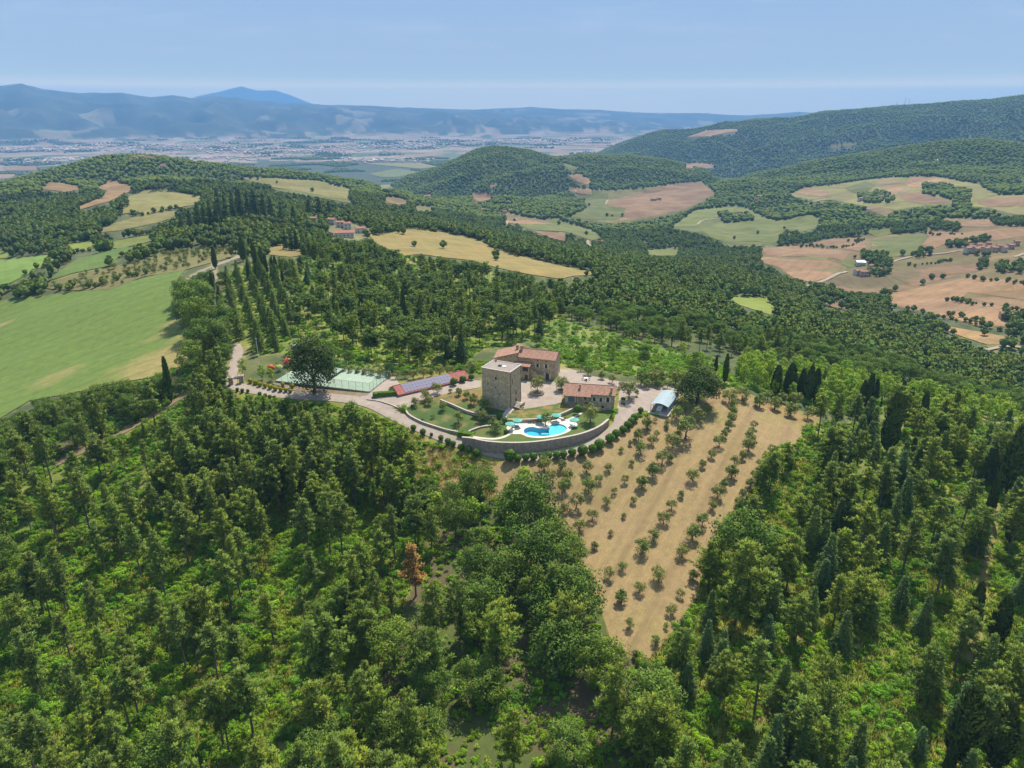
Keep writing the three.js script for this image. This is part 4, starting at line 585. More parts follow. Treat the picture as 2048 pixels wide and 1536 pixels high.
function car(label, p, turn, paint, s = 1) {
  const g = base('parked_car', label, 'car', p, turn); g.scale.setScalar(s); const prof = new THREE.Shape([[-2, 0.35], [2, 0.35], [2.05, 0.75], [1.25, 0.92], [0.7, 1.42], [-1.3, 1.45], [-1.95, 0.95], [-2.05, 0.7]].map(([x, y]) => new THREE.Vector2(x, y)));
  const body = part(g, 'body', new THREE.ExtrudeGeometry(prof, { depth: 1.5, bevelEnabled: true, bevelSize: 0.08, bevelThickness: 0.08, bevelSegments: 2 }).translate(0, 0, -0.75), paint);
  for (const z of [-0.845, 0.845]) part(body, 'side_window', box(1.8, 0.34, 0.02, -0.3, 1.0, z), MAT.glass); part(body, 'windscreen', box(0.03, 0.62, 1.3).rotateZ(0.83).translate(1.22, 0.92, 0), MAT.glass); part(body, 'rear_window', box(0.03, 0.5, 1.3).rotateZ(-0.9).translate(-1.88, 0.98, 0), MAT.glass);
  for (const z of [-0.5, 0.5]) part(body, 'headlight', box(0.06, 0.14, 0.3, 2.09, 0.66, z), MAT.white);
  for (const x of [-1.25, 1.3]) for (const z of [-0.8, 0.8]) { const w = part(g, 'wheel', new THREE.CylinderGeometry(0.33, 0.33, 0.2, 14).rotateX(Math.PI / 2).translate(x, 0.33, z), MAT.rubber); part(w, 'rim', new THREE.CylinderGeometry(0.2, 0.2, 0.22, 10).rotateX(Math.PI / 2).translate(x, 0.33, z), MAT.metal); }
  return g;
}
{ const t = -Math.atan2(2.63, 5.19); car('white car parked nose-out under the carport', [49.2, 3.62, -216.6], t - Math.PI / 2 + 0.0, MAT.carWhite); const p1 = onLand(594, 697), p2 = onLand(602, 699); car('pale blue car parked on the dirt turnout behind the court', [p1.x, p1.y + 0.2, p1.z], 0.4, MAT.carBlue, 1); car('small white car beside the pale blue one behind the court', [p2.x + 1, p2.y + 0.2, p2.z], 0.7, MAT.carWhite, 1);
  const p3 = onLand(616, 692), tr = base('farm_trailer', 'red farm trailer with dark load on the dirt turnout', 'trailer', [p3.x, p3.y + 0.2, p3.z], 0.3); part(tr, 'bed', box(3.6, 0.5, 1.8, 0, 0.7, 0), MAT.red); part(tr, 'load', metric(new THREE.IcosahedronGeometry(0.9, 1).scale(1.6, 0.7, 0.9).translate(0.2, 1.4, 0)), MAT.dark); for (const x of [-1, 1]) for (const z of [-1, 1]) part(tr, 'wheel', new THREE.CylinderGeometry(0.45, 0.45, 0.25, 12).rotateX(Math.PI / 2).translate(x, 0.45, z), MAT.rubber); part(tr, 'drawbar', box(1.6, 0.12, 0.12, 2.5, 0.6, 0), MAT.metal); }

// ------------------------------------------------------------------ tennis court
{
  const [tr, br, bl, tl] = courtPts, ux = br[0] - bl[0], uz = br[1] - bl[1], L = Math.hypot(ux, uz), Wd = 18.2, y = Math.max(...courtPts.map(([x, z]) => heightAt(x, z)), 5.2) + 0.3, g = base('tennis_court', 'fenced pale green tennis court beside the entrance drive', 'tennis court', [bl[0], y, bl[1]], -Math.atan2(uz, ux));
  part(g, 'playing_surface', metric(box(L, 0.5, Wd, L / 2, -0.5, -Wd / 2)), MAT.court);
  const cx = L / 2, cz = -Wd / 2, ln = (w, d, x, z) => part(g, 'court_line', box(w, 0.012, d, x, 0.004, z), MAT.line);
  for (const z of [-5.48, 5.48, -4.11, 4.11]) ln(23.8, 0.12, cx, cz + z); for (const x of [-11.9, 11.9]) ln(0.12, 10.84, cx + x, cz); for (const x of [-6.4, 6.4]) ln(0.12, 8.1, cx + x, cz); ln(12.68, 0.12, cx, cz);
  const net = part(g, 'net', box(0.04, 0.95, 11.6, cx, 0.02, cz), MAT.fence); for (const z of [-6, 6]) part(net, 'net_post', box(0.1, 1.1, 0.1, cx, 0, cz + z), MAT.fence);
  const mesh = new THREE.MeshStandardMaterial({ color: rgb(0.10, 0.20, 0.12), roughness: 0.8, transparent: true, opacity: 0.1 }); mesh.name = 'wire_mesh';
  const post = new THREE.CylinderGeometry(0.045, 0.045, 3.1, 6).translate(0, 1.55, 0);
  const run = (x0, z0, x1, z1) => { const n = Math.round(Math.hypot(x1 - x0, z1 - z0) / 2.6); for (let k = 0; k < n; k++) part(g, 'fence_post', post, MAT.fence).position.set(lerp(x0, x1, k / n), 0, lerp(z0, z1, k / n)); const l = Math.hypot(x1 - x0, z1 - z0), m = part(g, 'fence_mesh', new THREE.BoxGeometry(l - 0.1, 3, 0.015), mesh); m.position.set((x0 + x1) / 2, 1.52, (z0 + z1) / 2); m.rotation.y = -Math.atan2(z1 - z0, x1 - x0); const r = part(g, 'fence_rail', new THREE.BoxGeometry(l - 0.1, 0.05, 0.05), MAT.fence); r.position.set((x0 + x1) / 2, 3.06, (z0 + z1) / 2); r.rotation.y = -Math.atan2(z1 - z0, x1 - x0); };
  run(0, 0, L, 0); run(L, 0, L, -Wd); run(L, -Wd, 0, -Wd); run(0, -Wd, 0, 0);
}
// ------------------------------------------------------------------ pool furniture, planters, gate
function umbrella(px, py, label) {
  const p = atHeight(px, py, LAWN + 2.45), g = base('pool_umbrella', label, 'umbrella', [p.x, LAWN + 0.05, p.z], px, 'green pool umbrellas'); part(g, 'pole', new THREE.CylinderGeometry(0.04, 0.04, 2.6, 8).translate(0, 1.3, 0), MAT.wood); part(g, 'base', new THREE.CylinderGeometry(0.3, 0.35, 0.12, 12).translate(0, 0.06, 0), MAT.concrete);
  part(g, 'canopy', (() => { const c = new THREE.ConeGeometry(1.55, 0.62, 8, 1, true).toNonIndexed(); c.computeVertexNormals(); return c.translate(0, 2.45, 0); })(), new_teal); part(g, 'valance', (() => { const c = new THREE.CylinderGeometry(1.55, 1.55, 0.2, 8, 1, true).toNonIndexed(); c.computeVertexNormals(); return c.translate(0, 2.04, 0); })(), new_teal); part(g, 'finial', new THREE.SphereGeometry(0.07, 8, 6).translate(0, 2.78, 0), MAT.wood);
}
const new_teal = MAT.teal; MAT.teal.side = THREE.DoubleSide;
[[1020, 846, 'green umbrella nearest the left end of the pool'], [1035, 839, 'green umbrella second from the left, before the garden wall'], [1083, 832, 'green umbrella half hidden behind the little pool tree'], [1113, 828.5, 'green umbrella behind the right end of the pool'], [1149, 838, 'rightmost green umbrella on the lawn edge beside the pool']].forEach((u) => umbrella(...u));
function lounger(px, py, turn, mat, label, group) { const p = atHeight(px, py, LAWN + 0.3), g = base('sun_lounger', label, 'lounger', [p.x, LAWN + 0.05, p.z], turn, group); part(g, 'frame', mergeGeometries([box(0.06, 0.08, 1.9, -0.3, 0.25, 0), box(0.06, 0.08, 1.9, 0.3, 0.25, 0)]), MAT.white); part(g, 'seat', box(0.62, 0.07, 1.25, 0, 0.33, 0.35), mat); part(g, 'backrest', box(0.62, 0.07, 0.75).rotateX(0.75).translate(0, 0.58, -0.52), mat); for (const x of [-0.28, 0.28]) for (const z of [-0.8, 0.85]) part(g, 'leg', box(0.06, 0.27, 0.06, x, 0, z), MAT.white); }
[[1057, 842], [1061, 842], [1066, 842], [1070, 842], [1075, 842]].forEach(([x, y], i) => lounger(x, y + 1, 0.15, MAT.dark, ordinalWord[i] + ' dark lounger from the left in the row along the garden wall', 'dark loungers along the garden wall'));
[[1024, 853], [1032, 852], [1025, 860], [1122, 836], [1128, 839], [1142, 847], [1147, 853], [1082, 844]].forEach(([x, y], i) => lounger(x, y, i * 1.3, i % 3 === 1 ? MAT.dark : MAT.white, ['white lounger under the leftmost umbrella', 'dark lounger right of the leftmost umbrella', 'white lounger at the left pool corner', 'white lounger under the umbrella behind the pool', 'dark lounger right of the umbrella behind the pool', 'white lounger under the rightmost umbrella', 'white lounger on the grass beside the rightmost umbrella', 'dark lounger beside the little pool tree'][i]));
function ringPlanter(px, py, y, R, label) { const p = atHeight(px, py, y), g = base('stone_planter', label, 'planter', [p.x, y - 0.1, p.z]); const n = 18, rnd = lcg(Math.round(px)); for (let k = 0; k < n; k++) { const b = part(g, 'stone', metric(new THREE.DodecahedronGeometry(R * 0.2, 0).scale(1, 0.75 + 0.3 * rnd(), 0.75)), k % 3 ? MAT.stoneWarm : MAT.cope); b.position.set(Math.cos(k / n * 6.283) * R, R * 0.1, Math.sin(k / n * 6.283) * R); b.rotation.y = -k / n * 6.283 + rnd(); } part(g, 'soil', new THREE.CylinderGeometry(R * 0.95, R * 0.95, 0.4, 20).translate(0, 0.12, 0), std('planter_soil', [0.10, 0.075, 0.05], 1)); }
[[1074, 786]].forEach(([x, y]) => ringPlanter(x, y, YARD + 0.1, 2.2, 'round stone planter under the courtyard olive'));
[[1260, 795], [1123, 781], [1244, 773]].forEach(([x, y], i) => ringPlanter(x, y, [4.75, 5.5, 5.3][i], [1.6, 1.7, 1.2][i], ['ring of stones under the large yard olive', 'rubble ring under the olive between the two houses', 'small stone ring at the back of the gravel yard'][i]));
for (const [x, y, i] of [[484, 765, 0], [463, 769, 1]]) { const p = onLand(x, y), g = base('gate_pillar', ['square stone gate pillar right of the entrance drive', 'square stone gate pillar left of the entrance drive'][i], 'pillar', [p.x, p.y - 0.3, p.z], 0.2); part(g, 'shaft', metric(box(1.5, 2.9, 1.5)), MAT.stone); part(g, 'cap', box(1.8, 0.2, 1.8, 0, 2.9, 0), MAT.cope); part(g, 'cap_top', new THREE.ConeGeometry(0.9, 0.45, 4).rotateY(Math.PI / 4).translate(0, 3.32, 0), MAT.tile); }
{ const p = onLand(519, 730), g = base('utility_pole', 'thin pale utility pole in front of the conifer rows', 'pole', [p.x, p.y, p.z]); part(g, 'shaft', new THREE.CylinderGeometry(0.07, 0.11, 11, 7).translate(0, 5.4, 0), MAT.white); part(g, 'crossarm', box(1.2, 0.1, 0.1, 0, 10.5, 0), MAT.metal); }
{ // clipped box hedges
  const hedge = (label, pts, h, w, seed) => { const L = new Leaves(), rnd = lcg(seed), c = [0.05, 0.10, 0.022], a = pts[0], b = pts[1], len = Math.hypot(b.x - a.x, b.z - a.z), g = base('clipped_hedge', label, 'hedge', [a.x, a.y, a.z], -Math.atan2(b.z - a.z, b.x - a.x)); for (let k = 0; k < len * 190; k++) { const f = Math.floor(rnd() * 4), x = rnd() * len, q = rnd(), [y, z, n] = f === 0 ? [h, (q - 0.5) * w, V(0, 1, 0)] : f === 1 ? [q * h, w / 2, V(0, 0.3, 1)] : f === 2 ? [q * h, -w / 2, V(0, 0.3, -1)] : [h, (q - 0.5) * w, V(0, 1, 0.2)]; L.spray(V(x, y + 0.1 * nz(x, seed), z), n.normalize(), 0.24, 0.34, tone(c, rnd, 0.3), rnd); } part(g, 'foliage', L.geo(), leafMat('hedge_leaves', [1.1, 1.1, 1], 0.12)); part(g, 'core', box(len, h * 0.92, w * 0.86, len / 2, 0, 0), leafMat('hedge_core', [1, 1, 1], 0)).geometry.setAttribute('color', new THREE.Float32BufferAttribute(new Float32Array(24 * 3).map((_, i) => c[i % 3]), 3)); };
  hedgeLater.push(() => { hedge('long clipped box hedge in front of the red-roofed outbuilding', [onLand(746, 795), onLand(794, 790)], 1.7, 1.6, 7); hedge('bright clipped hedge where the lawn slope meets the terrace wall', [onLand(918, 871), onLand(948, 877)], 1.6, 2.0, 8); });
}
{ // small table set on the terrace beside the farmhouse, and its fence posts
  const p = atHeight(1172, 760, YARD), g = base('garden_table', 'white garden table with dark chairs on the paved terrace', 'table', [p.x, YARD + 0.1, p.z]); part(g, 'table_top', new THREE.CylinderGeometry(0.7, 0.7, 0.06, 16).translate(0, 0.75, 0), MAT.white); part(g, 'pedestal', new THREE.CylinderGeometry(0.06, 0.3, 0.75, 8).translate(0, 0.37, 0), MAT.white);
  for (let k = 0; k < 4; k++) { const c = base('garden_chair', ['dark chair left of the white garden table', 'dark chair before the white garden table', 'dark chair right of the white garden table', 'dark chair behind the white garden table'][k], 'chair', [p.x + Math.cos(k * 1.57) * 1.2, YARD + 0.1, p.z + Math.sin(k * 1.57) * 1.2], -k * 1.57); part(c, 'seat', box(0.45, 0.06, 0.45, 0, 0.42, 0), MAT.dark); part(c, 'backrest', box(0.06, 0.5, 0.45, 0.22, 0.46, 0), MAT.dark); for (const x of [-0.18, 0.18]) for (const z of [-0.18, 0.18]) part(c, 'leg', box(0.05, 0.42, 0.05, x, 0, z), MAT.metal); }
}

// ------------------------------------------------------------------ trees: builders
class Leaves { // collects small faces with their own shading normals and tones
  constructor() { this.p = []; this.n = []; this.c = []; this.i = []; }
  vert(p, n, c) { this.p.push(p.x, p.y, p.z); this.n.push(n.x, n.y, n.z); this.c.push(c[0], c[1], c[2]); return this.p.length / 3 - 1; }
  // a leaf spray: a diamond facing roughly along n
  spray(at, n, w, l, c, rnd) {
    const g = V(n.x + (rnd() - 0.5) * 1.5, n.y + (rnd() - 0.5) * 1.5, n.z + (rnd() - 0.5) * 1.5).normalize(); if (g.dot(n) < 0) g.negate();
    const u = V(rnd() - 0.5, rnd() - 0.5, rnd() - 0.5).cross(g).normalize(), v = u.clone().cross(g), s = g.clone().lerp(n, 0.55).normalize();
    const a = this.vert(at.clone().addScaledVector(u, -l / 2), s, c), b = this.vert(at.clone().addScaledVector(v, w / 2), s, c), d = this.vert(at.clone().addScaledVector(u, l / 2), s, c), e = this.vert(at.clone().addScaledVector(v, -w / 2), s, c);
    this.i.push(a, d, e, a, b, d);
  }
  // a narrow needle tuft from a to b
  blade(a, dir, l, w, n, c, rnd) {
    const side = V(rnd() - 0.5, rnd() - 0.5, rnd() - 0.5).cross(dir).normalize(), tip = a.clone().addScaledVector(dir, l), mid = a.clone().addScaledVector(dir, l * 0.55), g = side.clone().cross(dir); const flip = g.dot(n) < 0; if (flip) g.negate(); const s = g.lerp(n, 0.6).normalize();
    const i0 = this.vert(a, s, c), i1 = this.vert(mid.clone().addScaledVector(side, w / 2), s, c), i2 = this.vert(tip, s, c), i3 = this.vert(mid.addScaledVector(side, -w / 2), s, c);
    if (flip) this.i.push(i0, i2, i1, i0, i3, i2); else this.i.push(i0, i1, i2, i0, i2, i3);
  }
  tube(pts, radii, c, sides = 5) {
    let prev = null; pts.forEach((p, k) => { const d = (pts[k + 1] ?? p).clone().sub(k ? pts[k - 1] : p).normalize(), u = Math.abs(d.y) < 0.9 ? V(0, 1, 0).cross(d).normalize() : V(1, 0, 0).cross(d).normalize(), v = d.clone().cross(u), ring = [];
      for (let s = 0; s < sides; s++) { const a = s / sides * 6.2832, o = u.clone().multiplyScalar(Math.cos(a)).addScaledVector(v, Math.sin(a)); ring.push(this.vert(p.clone().addScaledVector(o, radii[k]), o, c)); }
      if (prev) for (let s = 0; s < sides; s++) { const t = (s + 1) % sides; this.i.push(prev[s], prev[t], ring[t], prev[s], ring[t], ring[s]); } prev = ring; });
  }
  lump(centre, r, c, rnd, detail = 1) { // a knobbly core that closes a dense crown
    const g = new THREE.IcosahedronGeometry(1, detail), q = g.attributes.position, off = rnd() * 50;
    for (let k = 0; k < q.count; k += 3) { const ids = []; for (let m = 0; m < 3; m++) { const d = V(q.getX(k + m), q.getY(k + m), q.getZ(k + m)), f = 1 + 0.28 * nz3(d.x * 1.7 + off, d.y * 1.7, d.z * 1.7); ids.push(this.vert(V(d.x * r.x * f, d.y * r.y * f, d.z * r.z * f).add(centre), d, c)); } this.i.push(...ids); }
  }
  geo() { const g = new THREE.BufferGeometry(); g.setAttribute('position', new THREE.Float32BufferAttribute(this.p, 3)); g.setAttribute('normal', new THREE.Float32BufferAttribute(this.n, 3)); g.setAttribute('color', new THREE.Float32BufferAttribute(this.c, 3)); g.setIndex(this.i); return g; }
}
const tone = (c, rnd, k = 0.25, warm = 0.12) => { const b = 1 + (rnd() * 2 - 1) * k, w = (rnd() * 2 - 1) * warm; return [c[0] * b * (1 + w), c[1] * b, c[2] * b * (1 - w)]; };
const onSphere = (rnd) => { const y = rnd() * 2 - 1, a = rnd() * 6.2832, s = Math.sqrt(1 - y * y); return V(s * Math.cos(a), y, s * Math.sin(a)); };
const BARK = [0.11, 0.085, 0.065];
function clump(L, centre, r, count, size, c, rnd, flat = 1, up = 0.35) {
  for (let k = 0; k < count; k++) { const d = onSphere(rnd); if (d.y < -0.35 && rnd() < 0.7) d.y = -d.y; const f = 0.62 + 0.42 * rnd(), n = V(d.x, d.y + up, d.z).normalize(); L.spray(V(d.x * r * f, d.y * r * f * flat, d.z * r * f).add(centre), n, size * (0.6 + 0.5 * rnd()), size * (0.8 + 0.6 * rnd()), tone(c, rnd), rnd); }
}
// each maker returns { trunk, crown, h } at unit-true size in metres
function makeOak(seed, { h = 10, R = 5, mid = 0.58, tall = 0.43, c = [0.058, 0.098, 0.024], n = 34, per = 96, size = 0.43 } = {}) {
  const rnd = lcg(seed), T = new Leaves(), L = new Leaves(), lean = (rnd() - 0.5) * 0.8, cy = h * mid;
  T.tube([V(0, -0.6, 0), V(0.05, h * 0.12, 0), V(lean * 0.4, h * 0.3, 0.1), V(lean, h * 0.55, -0.1)], [h * 0.036, h * 0.028, h * 0.024, h * 0.014], BARK, 7);
  for (let k = 0; k < n; k++) {
    const d = onSphere(rnd); if (d.y < -0.45) d.y *= -0.6; const q = 0.55 + 0.38 * Math.sqrt(rnd()), cc = V(d.x * R * q + lean, cy + d.y * h * tall * q * 1.15, d.z * R * q), r = R * (0.27 + 0.15 * rnd());
    if (k < 9) T.tube([V(lean * 0.4, h * 0.3, 0.1), cc.clone().lerp(V(lean * 0.4, h * 0.35, 0), 0.45).add(V(0, 0.3, 0)), cc], [h * 0.014, h * 0.009, h * 0.003], BARK, 4);
    clump(L, cc, r, per, size, tone(c, rnd, 0.16, 0.07), rnd, 0.9, 0.2);
  }
  return { trunk: T.geo(), crown: L.geo(), h };
}
function makePine(seed, { h = 12, R = 2.6, start = 0.38, c = [0.070, 0.106, 0.030], whorls = 10, round = 0.6, tuft = 22, airy = 1 } = {}) {
  const rnd = lcg(seed), T = new Leaves(), L = new Leaves(), lx = (rnd() - 0.5) * h * 0.09, lz = (rnd() - 0.5) * h * 0.07, axis = (t) => V(lx * t * t, h * t, lz * t * t);
  T.tube([0, 0.15, 0.35, 0.6, 0.8, 0.97].map((t) => t ? axis(t) : V(0, -0.6, 0)), [0.19, 0.16, 0.135, 0.1, 0.06, 0.02].map((q) => q * h / 13), [0.12, 0.095, 0.08], 6);
  const lop = rnd() * 6.28; // the fuller side of the crown
  for (let w = 0; w < whorls; w++) {
    const t = Math.min(0.985, start + (1.0 - start) * (w + rnd() * 0.9) / whorls), k = (t - start) / (1 - start), reach = R * (round * Math.sqrt(Math.max(0.05, 1 - (2 * k - 0.75) ** 2 * 0.62)) + (1 - round) * (1.12 - k)), m = 3 + Math.floor(rnd() * 3), a0 = rnd() * 6.28;
    for (let b = 0; b < m; b++) {
      const a = a0 + b / m * 6.28 + rnd() * 0.9, rl = reach * (0.4 + 0.95 * rnd()) * (1 + 0.25 * Math.cos(a - lop)), p0 = axis(t), p1 = p0.clone().add(V(Math.cos(a) * rl, rl * (0.15 + 0.4 * rnd()), Math.sin(a) * rl));
      T.tube([p0, p0.clone().lerp(p1, 0.5).add(V(0, -0.06 * rl, 0)), p1], [0.045, 0.03, 0.012], [0.10, 0.08, 0.065], 3);
      const tufts = Math.max(1, Math.round(rl * 1.5 / airy)); for (let q = 0; q < tufts; q++) {
        const f = 0.35 + 0.72 * (q + rnd() * 0.7) / tufts, tc = p0.clone().lerp(p1, f).add(V((rnd() - 0.5) * 0.8, 0.1 + (rnd() - 0.3) * 0.5, (rnd() - 0.5) * 0.8)), cc = tone(c, rnd, 0.24, 0.12), r = 0.42 + 0.36 * rnd();
        for (let s = 0; s < tuft; s++) { const d = onSphere(rnd); d.y = d.y * 0.75 + 0.35; d.normalize(); L.blade(tc.clone().addScaledVector(d, r * 0.1), d, r * (0.8 + 0.6 * rnd()), 0.13 + 0.11 * rnd(), V(d.x * 0.8, d.y + 0.3, d.z * 0.8).normalize(), tone(cc, rnd, 0.22, 0.1), rnd); }
      }
    }
  }
  for (let q = 0; q < 16; q++) L.blade(axis(0.95), V((rnd() - 0.5) * 0.9, 1, (rnd() - 0.5) * 0.9).normalize(), 0.6 + 0.6 * rnd(), 0.16, V(0, 1, 0), tone(c, rnd), rnd);
  return { trunk: T.geo(), crown: L.geo(), h };
}
function makeCedar(seed, { h = 11, R = 2.9, c = [0.050, 0.086, 0.042], droop = 0.22, levels = 15 } = {}) {
  const rnd = lcg(seed), T = new Leaves(), L = new Leaves();
  T.tube([V(0, -0.5, 0), V(0, h * 0.5, 0), V(0, h * 0.98, 0)], [0.2, 0.12, 0.02], [0.10, 0.08, 0.07], 6);
  for (let w = 0; w < levels; w++) {
    const k = (w + rnd() * 0.5) / levels, y = h * (0.10 + 0.88 * k), reach = R * (1.02 - k) ** 0.85 * (0.8 + 0.35 * rnd()), m = 6 + Math.round((1 - k) * 3), a0 = rnd() * 6.28;
    for (let b = 0; b < m; b++) {
      const a = a0 + b / m * 6.28 + rnd() * 0.5, rl = reach * (0.7 + 0.4 * rnd()), dx = Math.cos(a), dz = Math.sin(a), seg = Math.max(3, Math.round(rl * 3.2));
      for (let s = 0; s < seg; s++) { const f = 0.18 + 0.82 * (s + rnd()) / seg, at = V(dx * rl * f, y + rl * (0.18 * f - droop * 1.6 * f * f), dz * rl * f), cc = tone(c, rnd, 0.25, 0.08);
        for (let q = 0; q < 5; q++) { const d = V(dx * 0.7 + (rnd() - 0.5) * 1.6, 0.1 - 0.5 * f + (rnd() - 0.4) * 0.7, dz * 0.7 + (rnd() - 0.5) * 1.6).normalize(); L.blade(at, d, 0.5 + 0.35 * rnd(), 0.19, V(dx * 0.6, 0.7, dz * 0.6).normalize(), cc, rnd); } }
    }
  }
  for (let q = 0; q < 8; q++) L.blade(V(0, h * 0.93, 0), V((rnd() - 0.5) * 0.5, 1, (rnd() - 0.5) * 0.5).normalize(), h * 0.07, 0.2, V(0, 1, 0), c, rnd);
  return { trunk: T.geo(), crown: L.geo(), h };
}
function makeCypress(seed, { h = 13, R = 1.05, c = [0.038, 0.060, 0.024], n = 1900 } = {}) {
  const rnd = lcg(seed), T = new Leaves(), L = new Leaves(), off = rnd() * 40; T.tube([V(0, -0.5, 0), V(0, h * 0.5, 0), V(0, h * 0.9, 0)], [0.2, 0.13, 0.03], BARK, 5);
  const prof = (k) => R * Math.min(1, 0.45 + k * 2.4) * (1 - k ** 2.6) ** 0.8;
  for (let q = 0; q < n; q++) { const k = Math.pow(rnd(), 0.85), a = rnd() * 6.28, rr = prof(k) * (0.72 + 0.3 * rnd() + 0.2 * nz3(Math.cos(a) * 1.2 + off, k * h * 0.5, Math.sin(a) * 1.2)), d = V(Math.cos(a) * 0.35, 1, Math.sin(a) * 0.35).normalize(); L.blade(V(Math.cos(a) * rr, h * (0.045 + 0.93 * k), Math.sin(a) * rr), d, 0.7 + 0.5 * rnd(), 0.25, V(Math.cos(a), 0.35, Math.sin(a)).normalize(), tone(c, rnd, 0.3, 0.1), rnd); }
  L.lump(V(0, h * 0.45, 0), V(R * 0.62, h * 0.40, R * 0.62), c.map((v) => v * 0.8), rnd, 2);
  return { trunk: T.geo(), crown: L.geo(), h };
}
function makeOlive(seed, { h = 4, R = 1.9, c = [0.092, 0.118, 0.058], n = 22, per = 46 } = {}) {
  const rnd = lcg(seed), T = new Leaves(), L = new Leaves(), lx = (rnd() - 0.5) * 0.4, wood = [0.13, 0.11, 0.09];
  T.tube([V(0, -0.4, 0), V(lx * 0.5, h * 0.14, 0), V(lx, h * 0.32, 0.05)], [0.2, 0.15, 0.1], wood, 6);
  for (let k = 0; k < n; k++) { const d = onSphere(rnd); if (d.y < -0.75) d.y *= -0.5; const q = 0.5 + 0.3 * rnd(), cc = V(d.x * R * q + lx, h * 0.54 + d.y * h * 0.46 * q, d.z * R * q); if (k < 5) T.tube([V(lx, h * 0.3, 0.05), cc], [0.07, 0.02], wood, 4); clump(L, cc, R * (0.30 + 0.16 * rnd()), per, 0.27, tone(c, rnd, 0.18, 0.07), rnd, 1, 0.15); }
  return { trunk: T.geo(), crown: L.geo(), h };
}
function makeUpright(seed, { h = 7, R = 2, c = [0.115, 0.185, 0.022], n = 18, per = 34 } = {}) {
  const rnd = lcg(seed), T = new Leaves(), L = new Leaves(); T.tube([V(0, -0.5, 0), V(0.1, h * 0.4, 0), V(0, h * 0.85, 0.1)], [0.12, 0.08, 0.02], BARK, 5);
  for (let k = 0; k < n; k++) { const t = 0.25 + 0.72 * (k + rnd()) / n, rr = R * Math.sin(Math.min(1, 0.25 + (1 - t) * 1.5) * 1.45) * (0.4 + 0.5 * rnd()), a = rnd() * 6.28; clump(L, V(Math.cos(a) * rr, h * t, Math.sin(a) * rr), R * (0.34 + 0.14 * rnd()), per, 0.42, tone(c, rnd, 0.16, 0.08), rnd, 1.1); }
  return { trunk: T.geo(), crown: L.geo(), h };
}
function makeBall(seed, { R = 1.2, stem = 0.5, c = [0.042, 0.085, 0.022], n = 620, size = 0.26 } = {}) {
  const rnd = lcg(seed), T = new Leaves(), L = new Leaves(), cy = stem + R * 0.85; T.tube([V(0, -0.3, 0), V(0, cy, 0)], [0.1, 0.07], BARK, 5);
  for (let q = 0; q < n; q++) { const d = onSphere(rnd), f = R * (0.9 + 0.12 * rnd() + 0.09 * nz3(d.x * 2 + seed, d.y * 2, d.z * 2)); L.spray(V(d.x * f, cy + d.y * f * 0.92, d.z * f), V(d.x, d.y + 0.2, d.z).normalize(), size, size * 1.3, tone(c, rnd, 0.28), rnd); }
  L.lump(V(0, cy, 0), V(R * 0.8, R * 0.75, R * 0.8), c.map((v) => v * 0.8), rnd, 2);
  return { trunk: T.geo(), crown: L.geo(), h: cy + R };
}
function makeShrub(seed, { R = 1.3, h = 1.4, c = [0.070, 0.135, 0.016], n = 8, per = 44, size = 0.29 } = {}) {
  const rnd = lcg(seed), L = new Leaves(); for (let k = 0; k < n; k++) { const a = rnd() * 6.28, rr = R * Math.sqrt(rnd()) * 0.8; clump(L, V(Math.cos(a) * rr, h * (0.15 + 0.5 * rnd()), Math.sin(a) * rr), R * (0.3 + 0.2 * rnd()), per, size, tone(c, rnd, 0.2, 0.1), rnd, 0.8, 0.6); }
  return { crown: L.geo(), h };
}
// trees of the far woods, where a crown is a handful of pixels
function makeFar(seed, { h = 8, R = 4, c = [0.046, 0.074, 0.024], n = 9, per = 11, size = 1.5 } = {}) {
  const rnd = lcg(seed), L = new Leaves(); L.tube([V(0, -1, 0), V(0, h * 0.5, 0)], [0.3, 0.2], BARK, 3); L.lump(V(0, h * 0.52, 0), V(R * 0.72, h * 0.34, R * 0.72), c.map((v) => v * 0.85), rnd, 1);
  for (let k = 0; k < n; k++) { const d = onSphere(rnd); d.y = Math.abs(d.y) - 0.25; clump(L, V(d.x * R * 0.62, h * 0.55 + d.y * h * 0.3, d.z * R * 0.62), R * 0.36, per, size, tone(c, rnd, 0.16, 0.06), rnd, 0.9); }
  return { crown: L.geo(), h };
}
function makeFarthest(seed, { h = 9, R = 5, c = [0.040, 0.064, 0.022] } = {}) { const rnd = lcg(seed), L = new Leaves(); for (let k = 0; k < 3; k++) L.lump(V((rnd() - 0.5) * R, h * (0.4 + 0.15 * rnd()), (rnd() - 0.5) * R), V(R * (0.45 + 0.2 * rnd()), h * 0.42, R * (0.45 + 0.2 * rnd())), tone(c, rnd, 0.2, 0.05), rnd, 1); return { crown: L.geo(), h }; }

